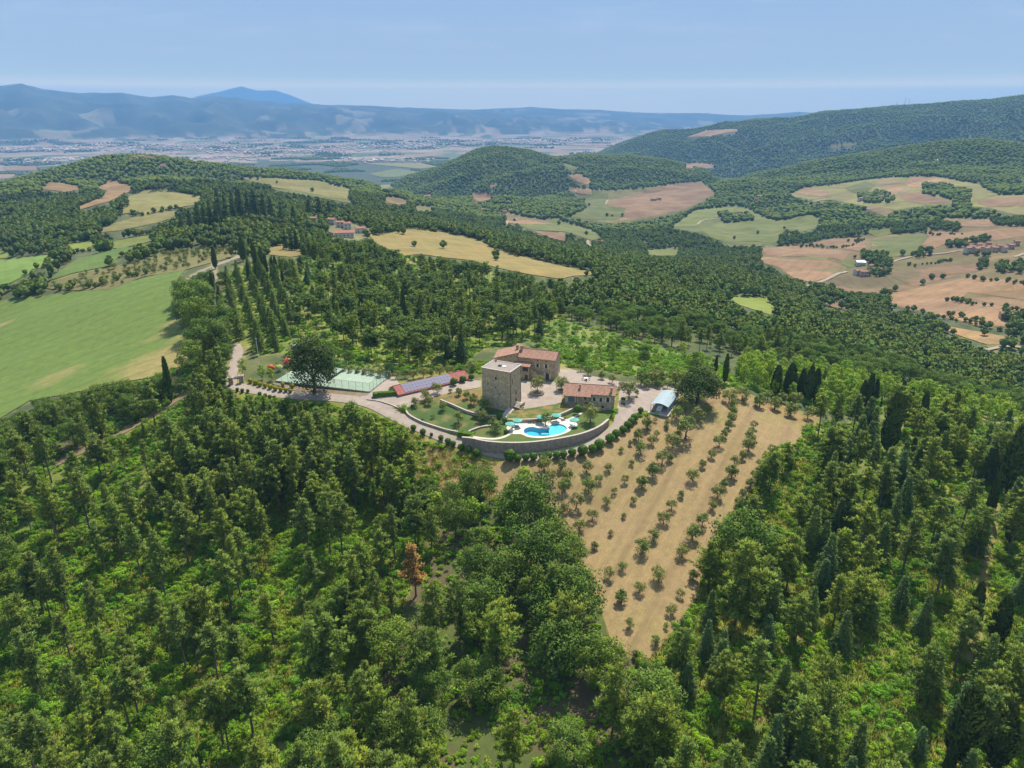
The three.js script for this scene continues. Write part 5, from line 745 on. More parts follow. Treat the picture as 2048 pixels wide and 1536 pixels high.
const leafMats = {};
function leafMat(name, tint, through = 0.22) { return leafMats[name] ??= Object.assign(new THREE.MeshPhysicalMaterial({ vertexColors: true, color: rgb(tint[0] * 2.02, tint[1] * 1.78, tint[2] * 0.92), roughness: 0.95, specularIntensity: 0.25, transmission: through, thickness: 0, side: THREE.DoubleSide }), { name }); }
const barkMat = Object.assign(new THREE.MeshStandardMaterial({ vertexColors: true, roughness: 1 }), { name: 'bark' });
const farLeaf = Object.assign(new THREE.MeshPhysicalMaterial({ vertexColors: true, color: rgb(2.3, 1.9, 1.1), roughness: 1, specularIntensity: 0.15, side: THREE.DoubleSide }), { name: 'far_foliage' });
const K = {}; // kinds: variants and tints
function kind(key, name, category, makers, tints, through) { K[key] = { key, name, category, variants: makers, mats: tints.map((t, i) => leafMat(key + '_leaves_' + i, t, through)), tints }; }
kind('oak', 'oak_tree', 'tree', [makeOak(1, { h: 12, R: 5.6, n: 46 }), makeOak(2, { h: 10.5, R: 5, n: 40 }), makeOak(3, { h: 13, R: 6, n: 50 }), makeOak(4, { h: 9.5, R: 4.4, n: 34 })], [[1, 1, 1], [1.18, 1.14, 0.95], [0.8, 0.88, 0.9], [1.05, 1.1, 1.2]]);
kind('pine', 'pine_tree', 'tree', [makePine(11, { h: 17, R: 2.5, start: 0.36, whorls: 17, round: 0.45 }), makePine(12, { h: 16, R: 2.1, start: 0.44, whorls: 14 }), makePine(13, { h: 18, R: 2.7, start: 0.36, whorls: 18, round: 0.4 }), makePine(14, { h: 15, R: 2.3, start: 0.48, whorls: 12, round: 0.8 }), makePine(15, { h: 17, R: 2.5, start: 0.28, round: 0.15, whorls: 18 }), makePine(16, { h: 16.5, R: 2.4, start: 0.4, round: 0.3, whorls: 13 })], [[1, 1, 1], [0.92, 0.98, 1.1], [1.2, 1.15, 0.85], [1, 1.08, 1]]);
kind('bushyPine', 'bushy_pine_tree', 'tree', [makePine(21, { h: 14, R: 3.7, start: 0.2, whorls: 17, c: [0.075, 0.115, 0.025] }), makePine(22, { h: 16, R: 3.4, start: 0.26, whorls: 17, c: [0.07, 0.11, 0.026] }), makePine(23, { h: 14, R: 3.6, start: 0.3, whorls: 15, round: 0.9, c: [0.08, 0.118, 0.026] })], [[1, 1, 1], [1.1, 1.1, 0.9], [0.85, 0.92, 1]]);
kind('umbrella', 'umbrella_pine_tree', 'tree', [makePine(26, { h: 13, R: 3.6, start: 0.5, whorls: 12, round: 1, c: [0.054, 0.095, 0.028] }), makePine(27, { h: 12, R: 3.2, start: 0.48, whorls: 11, round: 1, c: [0.050, 0.088, 0.030] }), makePine(28, { h: 12.5, R: 2.9, start: 0.42, whorls: 12, round: 0.7, c: [0.056, 0.096, 0.028] })], [[1, 1, 1], [1.1, 1.1, 0.95], [0.85, 0.92, 1]]);
kind('cedar', 'cedar_tree', 'tree', [makeCedar(31, { h: 13, R: 3.2, levels: 18 }), makeCedar(32, { h: 11, R: 2.6 }), makeCedar(33, { h: 14, R: 3.3, droop: 0.3, levels: 19 })], [[1, 1, 1], [0.95, 1.05, 1.25], [1.05, 1.05, 0.9], [1.45, 1.35, 0.95]]);
kind('greatOak', 'oak_tree', 'tree', [makeOak(5, { h: 17, R: 7.6, mid: 0.52, tall: 0.5, n: 120, per: 90, size: 0.55, c: [0.032, 0.055, 0.022] })], [[1, 1, 1]], 0.12);
kind('cypress', 'cypress_tree', 'tree', [makeCypress(41), makeCypress(42, { h: 14, R: 1.25 }), makeCypress(43, { h: 11, R: 0.9 })], [[1, 1, 1], [1.15, 1.15, 1]], 0.08);
kind('olive', 'olive_tree', 'tree', [makeOlive(51), makeOlive(52, { h: 3.6, R: 1.6 }), makeOlive(53, { h: 4.4, R: 2.2, n: 26 }), makeOlive(54, { h: 3.8, R: 1.8, n: 15 })], [[1, 1, 1], [0.85, 1, 0.85], [1.1, 1.08, 1.05]], 0.15);
kind('young', 'young_deciduous_tree', 'tree', [makeUpright(61), makeUpright(62, { h: 6, R: 1.8 }), makeUpright(63, { h: 8, R: 2.3, n: 22 })], [[1, 1, 1], [1.12, 1.06, 0.9], [0.85, 0.95, 1]], 0.35);
kind('ball', 'clipped_shrub', 'shrub', [makeBall(71), makeBall(72, { R: 1.1 })], [[1, 1, 1], [1.1, 1.12, 1]], 0.1);
const shrubs = [makeShrub(81), makeShrub(82, { R: 1.6, h: 1.8 }), makeShrub(83, { R: 1.0, h: 0.9, n: 6 }), makeShrub(84, { R: 1.9, h: 2.4, c: [0.055, 0.105, 0.018], n: 10 })];
const farTrees = [makeFar(91), makeFar(92, { h: 9, R: 4.5 }), makeFar(93, { h: 7, R: 3.4 })], farthest = [makeFarthest(95), makeFarthest(96)];
const farPines = [makeFar(97, { h: 10, R: 2.8, c: [0.034, 0.055, 0.024], n: 8 }), makeFar(98, { h: 11, R: 2.4, c: [0.03, 0.05, 0.024], n: 8 })];

for (const f of hedgeLater) f();
// ------------------------------------------------------------------ trees: where they stand
const stand = []; // { key, v, t, p, s, turn, label, group }
const scatter = new Map(); // far or small growth: name -> [{ geo, mat, list: [matrix, color] }]
const m4 = new THREE.Matrix4(), q4 = new THREE.Quaternion(), UP = V(0, 1, 0);
// a tree that would stand before open ground known to be in full view stays shorter there
function fitted(k, p, s) { for (let q = 0; q < 4; q++) { let hides = false; for (const f of [0.95, 0.75, 0.55]) { const h = k.variants[0].h * s, [px, py] = toFrame(V(p.x, p.y + h * f, p.z)), o = onLand(px, py); hides ||= py > 330 && coverAt(o.x, o.z) === COVER.open && Math.hypot(o.x - p.x, o.z - p.z) > 3; } if (!hides) return s; s *= 0.74; } return 0; }
// the same for the far woods, where a crown before a field would swallow it
function hidesOpen(p, h) { const r0 = Math.hypot(p.x, p.z), ux = p.x / r0, uz = p.z / r0; for (const f of [0.95, 0.6]) { const k = (p.y + h * f - CAM_H) / r0; for (let r = r0 + 3, i = 0; i < 40; i++, r += 3 + r0 * 0.004) if (CAM_H + k * r < heightAt(ux * r, uz * r)) { if (coverAt(ux * r, uz * r) === COVER.open) return true; break; } } return false; }
function put(key, p, s, rnd, extra = {}) { const k = K[key]; if (!extra.hold && !extra.free && p.x * p.x + p.z * p.z < 435600) { s = fitted(k, p, s); if (!s) return; } stand.push({ key, v: Math.floor(rnd() * k.variants.length), t: Math.floor(rnd() * k.mats.length), p, s, w: 0.88 + 0.24 * rnd(), turn: rnd() * 6.2832, ...extra }); }
function strew(name, set, n, p, s, rnd, c) { if (!scatter.has(name)) scatter.set(name, set.map((geo) => ({ geo, list: [] }))); scatter.get(name)[n % set.length].list.push([p, s, rnd() * 6.2832, c]); }
const inFrame = (p, pad = 60) => { const [x, y, f] = toFrame(p); return f > 1 && x > -pad && x < 2048 + pad && y > -pad && y < 1536 + pad * 3; };
const blocked = [...blockedLater]; // circles kept clear of scattered growth: [x, z, r]
const clearOf = (x, z, r = 0) => { for (const b of blocked) if ((x - b[0]) ** 2 + (z - b[1]) ** 2 < (b[2] + r) ** 2) return false; return true; };
// jittered planting over a ring sector
function plant(rA, rB, spacing, seed, f) {
  const rnd = lcg(seed); for (let z = -rB; z < 20; z += spacing) for (let x = -rB; x < rB; x += spacing) {
    const X = x + (rnd() - 0.5) * spacing * 0.9, Zz = z + (rnd() - 0.5) * spacing * 0.9, u = rnd(), r = Math.hypot(X, Zz); if (r < rA || r > rB || Math.abs(Math.atan2(X, -Zz)) > 0.82) continue;
    f(X, Zz, r, coverAt(X, Zz), u, rnd);
  }
}
const baseOf = (px, py) => onLand(px, py), mPerPx = (p) => toFrame(p)[2] / FOCAL;
const single = lcg(4001);
// --- trees and shrubs that stand out one by one
function cypress(px, py, top, w = 1, label, group = 'cypresses') { const p = baseOf(px, py), h = (py - top) * mPerPx(p) / 0.9, rnd = single; put('cypress', p, h / 13, rnd, { v: w > 1.3 ? 1 : Math.floor(rnd() * 3), w: w * 0.95, label, group, hold: true }); blocked.push([p.x, p.z, 1.4]); }
const CYP = [[437, 776, 684, 1.5, 'broad tall cypress right of a slimmer one beside the entrance drive'], [423, 771, 690, 0.9, 'slim cypress left of the broad one beside the entrance drive'], [343, 805, 720, 0.9, 'lone cypress rising from the hedgerow below the crop field'], [203, 890, 797, 0.8, 'thin pale cypress beside the dirt track in front of the hedgerow'],
  [431, 538, 501, 1.3, 'cypress at the bend where the gravel road meets the dirt track'], [427, 590, 545, 1.1, 'dark cypress among the oaks beside the crop field'], [487, 522, 482, 1.6, 'broad cypress at the head of the cypress row by the gravel road'], [501, 508, 478], [508, 524, 486], [513, 540, 500, 1.2], [526, 545, 503, 1.2], [534, 552, 512], [546, 556, 515], [554, 562, 520], [566, 568, 537, 1.2, 'lowest cypress of the row running down from the gravel road'], [594, 501, 461, 1, 'cypress standing between dark conifers below the hamlet'], [498, 560, 520], [515, 572, 530],
  [1430, 749, 707, 1, 'shorter of two cypresses behind the carport oak'], [1449, 767, 703, 1, 'taller of two cypresses behind the carport oak'], [1392, 737, 723, 1.4, 'small cypress behind the carport oak'],
  [1550, 790, 738, 1.8, 'broad dark cypress at the left end of the olive strip row'], [1577, 792, 736, 2.1, 'very broad brownish cypress above the olive strip'], [1600, 796, 745, 1.6, 'cypress just left of the twin cypresses above the olive strip'], [1614, 805, 735, 1.3, 'left of the twin cypresses above the olive strip'], [1627, 802, 746, 1.6, 'right of the twin cypresses above the olive strip'],
  [1720, 822, 768, 1.2], [1731, 826, 757, 1.2], [1744, 822, 762, 1.2], [1760, 816, 792, 1.2], [1799, 816, 769, 1.4], [1814, 831, 782, 1.4], [1838, 862, 788, 1.3, 'cypress with bare lower trunk right of the tall one beside the grove wood'], [1773, 906, 800, 1.4, 'tallest cypress in the wood to the right of the grove'], [1823, 914, 878, 1.2],
  [2012, 987, 866, 1.6, 'massive cypress at the right edge above the grassy track'], [1975, 1037, 945, 1, 'slim cypress left of the grassy track'], [2018, 1087, 985, 1.3, 'cypress right of the upper end of the grassy track'],
  [1932, 1284, 1167, 1.1, 'cypress left of the lower end of the grassy track'], [1990, 1287, 1192, 1.7, 'stout cypress right of the lower end of the grassy track'], [1947, 1353, 1265, 1.1], [1908, 1530, 1368, 1.5, 'large cypress at the lower right corner of the wood'], [1986, 1536, 1400, 1.6, 'bushy large cypress beside the one at the lower right corner'], [1890, 1560, 1460, 1.1],
  [797, 1074, 973, 0.75, 'lone slender cypress among the pines left of the dead tree'], [896, 625, 580], [864, 659, 621], [824, 676, 634], [830, 674, 638], [905, 680, 648], [809, 660, 590, 0.8], [934, 574, 529, 0.7], [886, 630, 590, 0.8], [845, 660, 622, 0.7], [722, 655, 600, 0.7]];
for (const c of CYP) cypress(c[0], c[1], c[2], c[3] ?? 1, c[4], c[1] < 700 && c[0] > 700 ? 'cypresses in the pine wood behind the estate' : c[0] < 700 ? 'cypress row by the gravel road' : 'cypresses in the wood right of the grove');
function tree(key, px, py, wPx, hPx, label, group, extra = {}) { const p = baseOf(px, py), m = mPerPx(p), k = K[key], v = extra.v ?? 0, h = hPx * m / 0.9; put(key, p, h / k.variants[v].h, single, { v, w: extra.w ?? (extra.fit ? wPx * m / (2 * extra.fit) / (h / k.variants[v].h) : 1), label, group, hold: true, ...extra }); blocked.push([p.x, p.z, wPx * m * 0.35]); return p; }
tree('greatOak', 630, 788, 92, 96, 'huge dark oak standing in front of the tennis court', null, { v: 0, t: 0, fit: 7.6 });
tree('greatOak', 1394, 806, 84, 62, 'large dark oak behind the carport', null, { v: 0, t: 0, fit: 7.6 });
for (const y of [1205, 1235, 1270]) { const p = baseOf(836, y); blocked.push([p.x, p.z, 4.5]); }
tree('pine', 832, 1192, 50, 108, 'dead reddish-brown conifer in the foreground wood', null, { dead: true, v: 4, fit: 2.7 });
tree('cedar', 923, 728, 34, 60, 'dark conifer behind the red-roofed outbuilding', null, { v: 0, t: 2, fit: 3.0, dark: true });
tree('cedar', 898, 726, 26, 62, 'tall dark conifer left of another behind the red-roofed outbuilding', null, { v: 0, t: 2, fit: 3.0, dark: true });
tree('cedar', 1079, 676, 22, 40, 'small dark conifer in the clearing behind the farmhouse', null, { v: 0, t: 1, fit: 3.0, dark: true });
for (const [x, y, h] of [[572, 500, 38], [584, 502, 36], [606, 503, 34], [616, 505, 38], [628, 506, 36], [640, 506, 34]]) tree('cedar', x, y, 14, h, 'dark conifer in the clump below the hamlet', 'dark conifers below the hamlet', { t: 0, dark: true, fit: 3.2 });
for (const [x, y, h] of [[366, 470, 42], [384, 468, 46], [400, 465, 58], [412, 463, 52], [425, 462, 60], [436, 460, 50], [455, 455, 62], [470, 452, 66], [486, 450, 68], [500, 448, 62], [515, 446, 58], [530, 445, 55], [545, 450, 52], [565, 455, 48], [590, 458, 44], [440, 440, 58], [480, 436, 58], [510, 434, 54], [620, 440, 40], [640, 438, 42], [660, 440, 38]]) tree('cedar', x, y, 20, h * 0.95, 'tall dark conifer of the ridge stand', 'conifer stand on the ridge', { dark: true, fit: 3.0, v: Math.floor(single() * 3) });
// olives: crown centre and width as surveyed; rows counted from the terrace road
const OLIVES = [...[[1089, 933, 150], [1123, 930, 110], [1173, 935, 110], [1217, 937, 80], [1263, 927, 60], [1136, 953, 120], [1100, 954, 100], [1073, 969, 80], [1127, 975, 110], [1177, 975, 140], [1249, 960, 85], [1283, 967, 140], [1306, 940, 150], [1282, 899, 120], [1260, 886, 60], [1277, 871, 120], [1303, 883, 90], [1313, 869, 70], [1345, 887, 130], [1354, 873, 80], [1371, 860, 230], [1324, 918, 150], [1339, 917, 90], [1243, 901, 55], [1197, 960, 70], [1229, 983, 70], [1152, 1004, 150], [1185, 1032, 115], [1214, 1005, 75], [1267, 1001, 70], [1248, 1032, 60], [1222, 1067, 60], [1129, 1016, 90], [1159, 1054, 110], [1188, 1092, 90], [1283, 1096, 150], [1306, 1073, 115], [1327, 1039, 110], [1343, 1012, 110], [1361, 989, 80], [1385, 954, 110], [1384, 1067, 150], [1363, 1106, 110], [1332, 854, 60]],
  ...[[1294, 849, 130], [1310, 841, 45], [1334, 847, 70], [1353, 829, 110], [1371, 817, 90], [1396, 834, 140], [1412, 821, 110], [1467, 810, 90], [1464, 825, 95], [1463, 837, 95], [1457, 850, 95], [1447, 868, 90], [1438, 885, 120], [1423, 909, 85], [1404, 928, 90], [1507, 851, 80], [1502, 864, 80], [1499, 876, 120], [1496, 893, 125], [1484, 911, 95], [1469, 926, 115], [1462, 946, 150], [1448, 968, 100], [1435, 987, 130], [1424, 1014, 90], [1404, 1042, 140], [1542, 899, 80], [1531, 915, 100], [1521, 930, 95], [1511, 952, 100], [1500, 968, 110], [1484, 987, 95], [1479, 1005, 100], [1552, 911, 45]],
  ...[[1218, 1147, 120], [1244, 1135, 80], [1317, 1153, 130], [1385, 1151, 120], [1243, 1194, 150], [1278, 1178, 100], [1258, 1249, 110], [1360, 1188, 90], [1341, 1222, 95], [1332, 1252, 65], [1310, 1282, 95], [1271, 1309, 95], [1415, 1137, 90]]];
const ordinal = (n) => n + (n % 100 > 10 && n % 100 < 14 ? 'th' : ['th', 'st', 'nd', 'rd'][n % 10] ?? 'th');
OLIVES.sort((a, b) => a[1] - b[1]).forEach(([x, y, w], n) => {
  const wp = w / 5.12, p = baseOf(x, y + wp * 0.42), m = mPerPx(p), rnd = single, s = wp * m / 3.7, side = x < 1160 ? 'left' : x < 1330 ? 'middle' : 'right';
  const look = wp > 27 ? 'large broad' : wp > 20 ? 'rounded' : wp > 14 ? 'medium' : 'small young';
  put('olive', p, s * 1.14, rnd, { w: 1, label: look + ' olive tree in the ' + side + ' of the tan grove, ' + ordinal(n + 1) + ' from its top', group: 'olive trees of the grove', hold: true });
});
for (const [x, y, w] of [[1457, 796, 130], [1484, 790, 150], [1488, 802, 60], [1519, 803, 150], [1549, 807, 150], [1580, 819, 160], [1615, 827, 140], [1590, 800, 120], [1562, 796, 120], [1535, 792, 110]]) { const wp = w / 5.12, p = baseOf(x, y + wp * 0.4), m = mPerPx(p); put('olive', p, wp * m / 3.7, single, { w: 1.1, label: 'bushy olive tree in the strip above the grove fence', group: 'olives in the strip above the grove', hold: true }); }
function gardenTree(key, x, y, wPx, level, label, group, extra = {}) { const k = K[key], fit = { olive: 1.85, ball: 1.2, young: 2, oak: 5.6 }[key], foot = y + wPx * (key === 'ball' ? 0.45 : 0.45), p = level === undefined ? baseOf(x, foot) : atHeight(x, foot, level), s = wPx * mPerPx(p) / (2 * fit); put(key, p, s, single, { w: 1, label, group, hold: true, ...extra }); return p; }
// garden left of the tower
[[831, 804, 110], [850, 791, 130], [858, 801, 110], [875, 778, 120], [917, 783, 110], [901, 782, 50], [934, 791, 100], [948, 798, 150], [887, 813, 110], [917, 836, 150], [964, 833, 150], [968, 810, 170], [866, 833, 60], [846, 840, 50]].forEach(([x, y, w], i) => gardenTree('olive', x, y, w / 6.02, undefined, ['leftmost olive on the lawn slope below the yard', 'olive at the top of the lawn slope nearest the solar roof', 'low olive beside the second one on the lawn slope', 'olive at the gravel edge below the solar panels', 'olive alone on the tan upper lawn left of the tower', 'tiny sapling on the upper lawn edge', 'thin olive between two others left of the tower', 'olive at the left front corner of the tower', 'olive at the end of the low garden wall', 'olive in the middle of the lower lawn slope', 'olive below the tower at the shaded lawn edge', 'olive standing in the shadow of the tower', 'sapling low on the lawn slope', 'small bush at the bottom of the lawn slope'][i]));
[[992, 856, 170]].forEach(([x, y, w]) => gardenTree('olive', x, y, w / 6.02, 3.4, 'dense dark olive left of the pool terrace', null, { t: 1 }));
[[999, 832, 75], [1009, 841, 70], [1012, 863, 55]].forEach(([x, y, w], i) => gardenTree('ball', x, y, w / 6.02, 4.3, ['rounded shrub beside the stone steps above the pool', 'dark shrub behind the left pool umbrella', 'small round shrub left of the pool deck'][i]));
[[920, 866, 60]].forEach(([x, y, w]) => gardenTree('ball', x, y, w / 6.02, undefined, 'round shrub where the low kerb wall meets the clipped hedge'));
[[1091, 839, 190]].forEach(([x, y, w]) => gardenTree('olive', x, y, w / 6.83, 4.3, 'spreading little tree growing at the pool edge between the umbrellas', null, { v: 3 }));
[[1181, 831, 200]].forEach(([x, y, w]) => gardenTree('olive', x, y, w / 6.02, 4.3, 'large open olive on the lawn before the long stone house', null, { v: 2, t: 2 }));
[[1155, 818, 90], [1246, 810, 58], [1246, 800, 60]].forEach(([x, y, w], i) => gardenTree('ball', x, y, w / 6.02, [4.9, 3.2, 3.6][i], ['dark round bush against the front of the long stone house', 'round bush at the gable corner of the long stone house', 'upper bush beside the gable of the long stone house'][i]));
[[1123, 771, 150], [1224, 758, 110], [1244, 770, 90], [1258, 781, 180], [1274, 785, 75], [1176, 741, 120], [1161, 737, 90], [1282, 755, 200], [1304, 758, 160], [1317, 755, 180], [1351, 757, 160], [1292, 768, 120], [1316, 766, 130], [1334, 770, 100], [1204, 750, 110]].forEach(([x, y, w], i) => gardenTree('olive', x, y, w / 6.02, i < 5 ? 5.2 : undefined, i < 5 ? ['olive in a ring of stones between the farmhouse and the long house', 'slim olive on the gravel behind the long house', 'olive at the back edge of the gravel yard', 'large olive in a stone ring on the gravel yard', 'small olive beside the stone ring on the gravel yard'][i] : 'grey olive bush behind the gravel yard', i < 5 ? undefined : 'olives behind the gravel yard'));
[[1074, 771, 190]].forEach(([x, y, w]) => gardenTree('olive', x, y, w / 6.83, 5.9, 'olive growing in the round stone planter in the courtyard', null, { v: 2, t: 2 }));
[[908, 764, 95], [926, 759, 80], [943, 755, 70]].forEach(([x, y, w], i) => gardenTree('ball', x, y, w / 6.02, undefined, ['bright round bush in front of the red-roofed outbuilding', 'second round bush in front of the red-roofed outbuilding', 'dark round bush at the far end of the red-roofed outbuilding'][i]));
// clipped shrubs along the terrace road
[...[[827, 856, 60], [846, 864, 62], [863, 869, 35], [882, 876, 55], [896, 883, 70], [906, 888, 62], [922, 895, 75], [938, 899, 70], [954, 906, 80]], ...[[1020, 912, 135], [1035, 917, 80], [1052, 915, 82], [1067, 914, 88], [1085, 913, 80], [1097, 912, 84], [1113, 911, 80], [1127, 909, 84], [1144, 905, 90], [1165, 902, 118], [1185, 898, 88], [1199, 890, 112], [1220, 878, 98], [1232, 868, 94]], ...[[1246, 860, 80], [1255, 851, 80], [1262, 843, 80], [1269, 836, 80], [1281, 821, 62]]].forEach(([x, y, w], i) => gardenTree('ball', x, y, w / 5.12, undefined, ordinal(i + 1) + ' clipped round shrub from the left along the outer edge of the terrace road', 'clipped shrubs along the terrace road'));
// low golden shrubs lining the entrance drive
[[501, 762, 52], [511, 765, 50], [520, 769, 50], [531, 771, 52], [541, 774, 50], [551, 777, 52], [562, 779, 50], [572, 780, 50], [581, 782, 46], [566, 769, 45], [584, 772, 50], [475, 779, 40], [485, 781, 40], [496, 782, 36], [520, 788, 42], [531, 791, 44], [540, 794, 44], [549, 795, 44]].forEach(([x, y, w], i) => gardenTree('ball', x, y, w / 5.39, undefined, i < 11 ? 'low golden shrub lining the entrance drive' : 'low shrub on the wood side of the entrance drive', i < 11 ? 'golden shrubs lining the entrance drive' : 'shrubs on the wood side of the drive', { gold: i < 11 }));
[[525, 753, 120], [544, 756, 100], [555, 731, 60]].forEach(([x, y, w]) => gardenTree('young', x, y, w / 5.39 * 0.7, undefined, 'loose leafy shrub between the drive and the tennis court', 'leafy shrubs before the court'));
[[486, 742, 90]].forEach(([x, y, w]) => gardenTree('young', x, y, w / 5.39, undefined, 'small leafy tree growing beside the stone gate pillar', null, { t: 2 }));
[[543, 737, 80], [575, 725, 95], [559, 737, 70]].forEach(([x, y, w], i) => gardenTree('ball', x, y, w / 5.39, undefined, ['orange-red flowering oleander beside the tennis court', 'pink flowering oleander behind the tennis court corner', 'white flowering bush between the two oleanders'][i], null, { flower: i }));
// row of grey olives behind the court and outbuilding
for (const [x, y, w] of [[688, 738, 15], [702, 740, 16], [716, 742, 15], [730, 744, 16], [744, 746, 15], [760, 748, 17], [776, 748, 18], [792, 750, 18], [810, 748, 19], [828, 750, 18], [846, 747, 20], [862, 746, 18], [880, 744, 20], [900, 742, 18], [930, 740, 20], [945, 735, 18]]) gardenTree('olive', x, y, w, undefined, 'grey olive behind the court and outbuilding', 'olive row behind the court', { t: 2 });
// roadside oaks above the entrance
for (const [x, y, w] of [[392, 618, 62], [372, 590, 52], [400, 655, 68], [418, 700, 70], [395, 735, 62], [440, 690, 60], [450, 650, 55], [410, 572, 44], [425, 740, 52], [375, 640, 48]]) { const p = baseOf(x, y + w * 0.3); put('oak', p, w * mPerPx(p) / 11, single, { label: 'big roadside oak above the entrance drive', group: 'roadside oaks above the entrance', hold: true }); blocked.push([p.x, p.z, 3]); }
// large trees at the lower edge of the grove
for (const [x, y, w, key, label] of [[1475, 1150, 120, 'oak', 'large dark oak at the lower right edge of the grove'], [1470, 1250, 125, 'bushyPine', 'huge bushy pine below the oak at the grove edge'], [1060, 1080, 118, 'oak', 'broad oak at the upper left corner of the grove'], [1045, 1000, 40, 'young', 'young tree standing at the top left corner of the grove'], [1075, 1160, 110, 'oak', 'oak second down the left edge of the grove'], [1150, 1250, 110, 'oak', 'tall oak at the lower left edge of the grove']]) { const p = baseOf(x, y), fit = { oak: 5.6, bushyPine: 4.6, young: 2 }[key]; put(key, p, w * mPerPx(p) / 2 / fit, single, { label, hold: true, v: 0, t: key === 'oak' ? 2 : 0, w: 1.05 }); blocked.push([p.x, p.z, w * mPerPx(p) * 0.3]); }

// --- the woods
const speck = (rnd, a = 0.84, b = 1.18) => { const k = lerp(a, b, rnd()), w = (rnd() - 0.5) * 0.25; return [k * (1 + w), k, k * (1 - w)]; };
plant(58, 330, 4.3, 6001, (x, z, r, id, u, rnd) => {
  if (!clearOf(x, z, 1)) return; const p = ground3(x, z), [px, py] = toFrame(p), bare = nz2(x / 26, z / 26);
  if (id === COVER.pine) { const dense = py < 1060 && px > 380; if (u > (dense ? 0.80 : 0.46) || (!dense && bare > 0.3)) return; if (px > 690 && py > 1080 ? u < 0.3 : u < 0.03) put('bushyPine', p, 0.75 + 0.3 * rnd(), rnd); else if (u < (dense ? 0.10 : 0.07)) put(rnd() < 0.5 ? 'oak' : 'young', p, 0.45 + 0.4 * rnd(), rnd); else put('pine', p, (dense ? 0.66 : 0.62) + 0.5 * rnd(), rnd, { w: 0.8 + 0.5 * rnd() }); }
  else if (id === COVER.mixed) { if (u > 0.42 || bare > 0.42) return; const low = py > 1200; if (u < 0.11) put('bushyPine', p, 0.8 + 0.32 * rnd(), rnd); else if (u < 0.20) put('pine', p, 0.75 + 0.3 * rnd(), rnd, { w: 1.25 }); else if (u < 0.40) put('cedar', p, 0.7 + 0.4 * rnd(), rnd); else if (low) put('young', p, 0.8 + 0.4 * rnd(), rnd, { t: 2 }); }
  else if (id === COVER.oak) { if (py > 1240) { if (u < 0.16) put('oak', p, 0.72 + 0.3 * rnd(), rnd); else if (u < 0.28) put('bushyPine', p, 0.85 + 0.3 * rnd(), rnd); } else if (u < 0.28) put(px < 900 && py > 1020 && u < 0.1 ? 'bushyPine' : 'oak', p, 0.7 + 0.36 * rnd(), rnd, { t: rnd() < 0.5 ? 2 : 0 }); else if (py < 1060 && u < 0.36) put('young', p, 0.9 + 0.4 * rnd(), rnd); }
  else if (id === COVER.oakBand) { if (u < 0.42) put('oak', p, 0.5 + 0.3 * rnd(), rnd, { t: rnd() < 0.6 ? 2 : 0 }); else if (u < 0.45 && px < 330) put('pine', p, 0.7 + 0.2 * rnd(), rnd); }
  else if (id === COVER.lime) { if (u < 0.6) put('young', p, 0.9 + 0.35 * rnd(), rnd, { t: rnd() < 0.75 ? Math.floor(rnd() * 2) : 2 }); }
});
plant(225, 640, 6.4, 6002, (x, z, r, id, u, rnd) => {
  if (!clearOf(x, z, 1)) return; const p = ground3(x, z), [px, py] = toFrame(p);
  if (id === COVER.backPine) { const thin = nz2(x / 34, z / 34) > 0.35; if (u < (thin ? 0.3 : 0.70)) put(rnd() < 0.6 ? 'umbrella' : rnd() < 0.75 ? 'pine' : rnd() < 0.6 ? 'cedar' : 'bushyPine', p, 0.78 + 0.3 * rnd(), rnd); }
  else if (id === COVER.scrub) { if (u < 0.13) put('young', p, 0.6 + 0.35 * rnd(), rnd); else if (u < 0.2) put('oak', p, 0.32 + 0.2 * rnd(), rnd, { t: 2 }); }
  else if (id === COVER.oakWood && r < 400) { if (u < 0.6) put('oak', p, 0.5 + 0.25 * rnd(), rnd, { t: [0, 2, 3][Math.floor(rnd() * 3)] }); else if (px > 1250 && px < 1600 && py > 690 && u < 0.85) put(rnd() < 0.7 ? 'pine' : 'young', p, 0.62 + 0.2 * rnd(), rnd); }
  else if (id === COVER.oakBand && r >= 330) { if (u < 0.6) put('oak', p, 0.6 + 0.3 * rnd(), rnd); }
});
{ // planted conifer rows beside the drive, running away from the camera
  const rnd = lcg(6003), a = onLand(585, 700), b = onLand(520, 545), dx = b.x - a.x, dz = b.z - a.z, l = Math.hypot(dx, dz), ux = dx / l, uz = dz / l;
  for (let row = -8; row < 16; row++) for (let s = -6; s < 70; s++) { const x = a.x + ux * s * 4.8 - uz * row * 6.2 + (rnd() - 0.5) * 1.6, z = a.z + uz * s * 4.8 + ux * row * 6.2 + (rnd() - 0.5) * 1.6; if (coverAt(x, z) !== COVER.cedarRows || rnd() < 0.14) continue; put(rnd() < 0.75 ? 'cedar' : 'pine', ground3(x, z), 0.5 + 0.3 * rnd(), rnd, { v: Math.floor(rnd() * 3), t: 3, w: 0.95 }); }
}
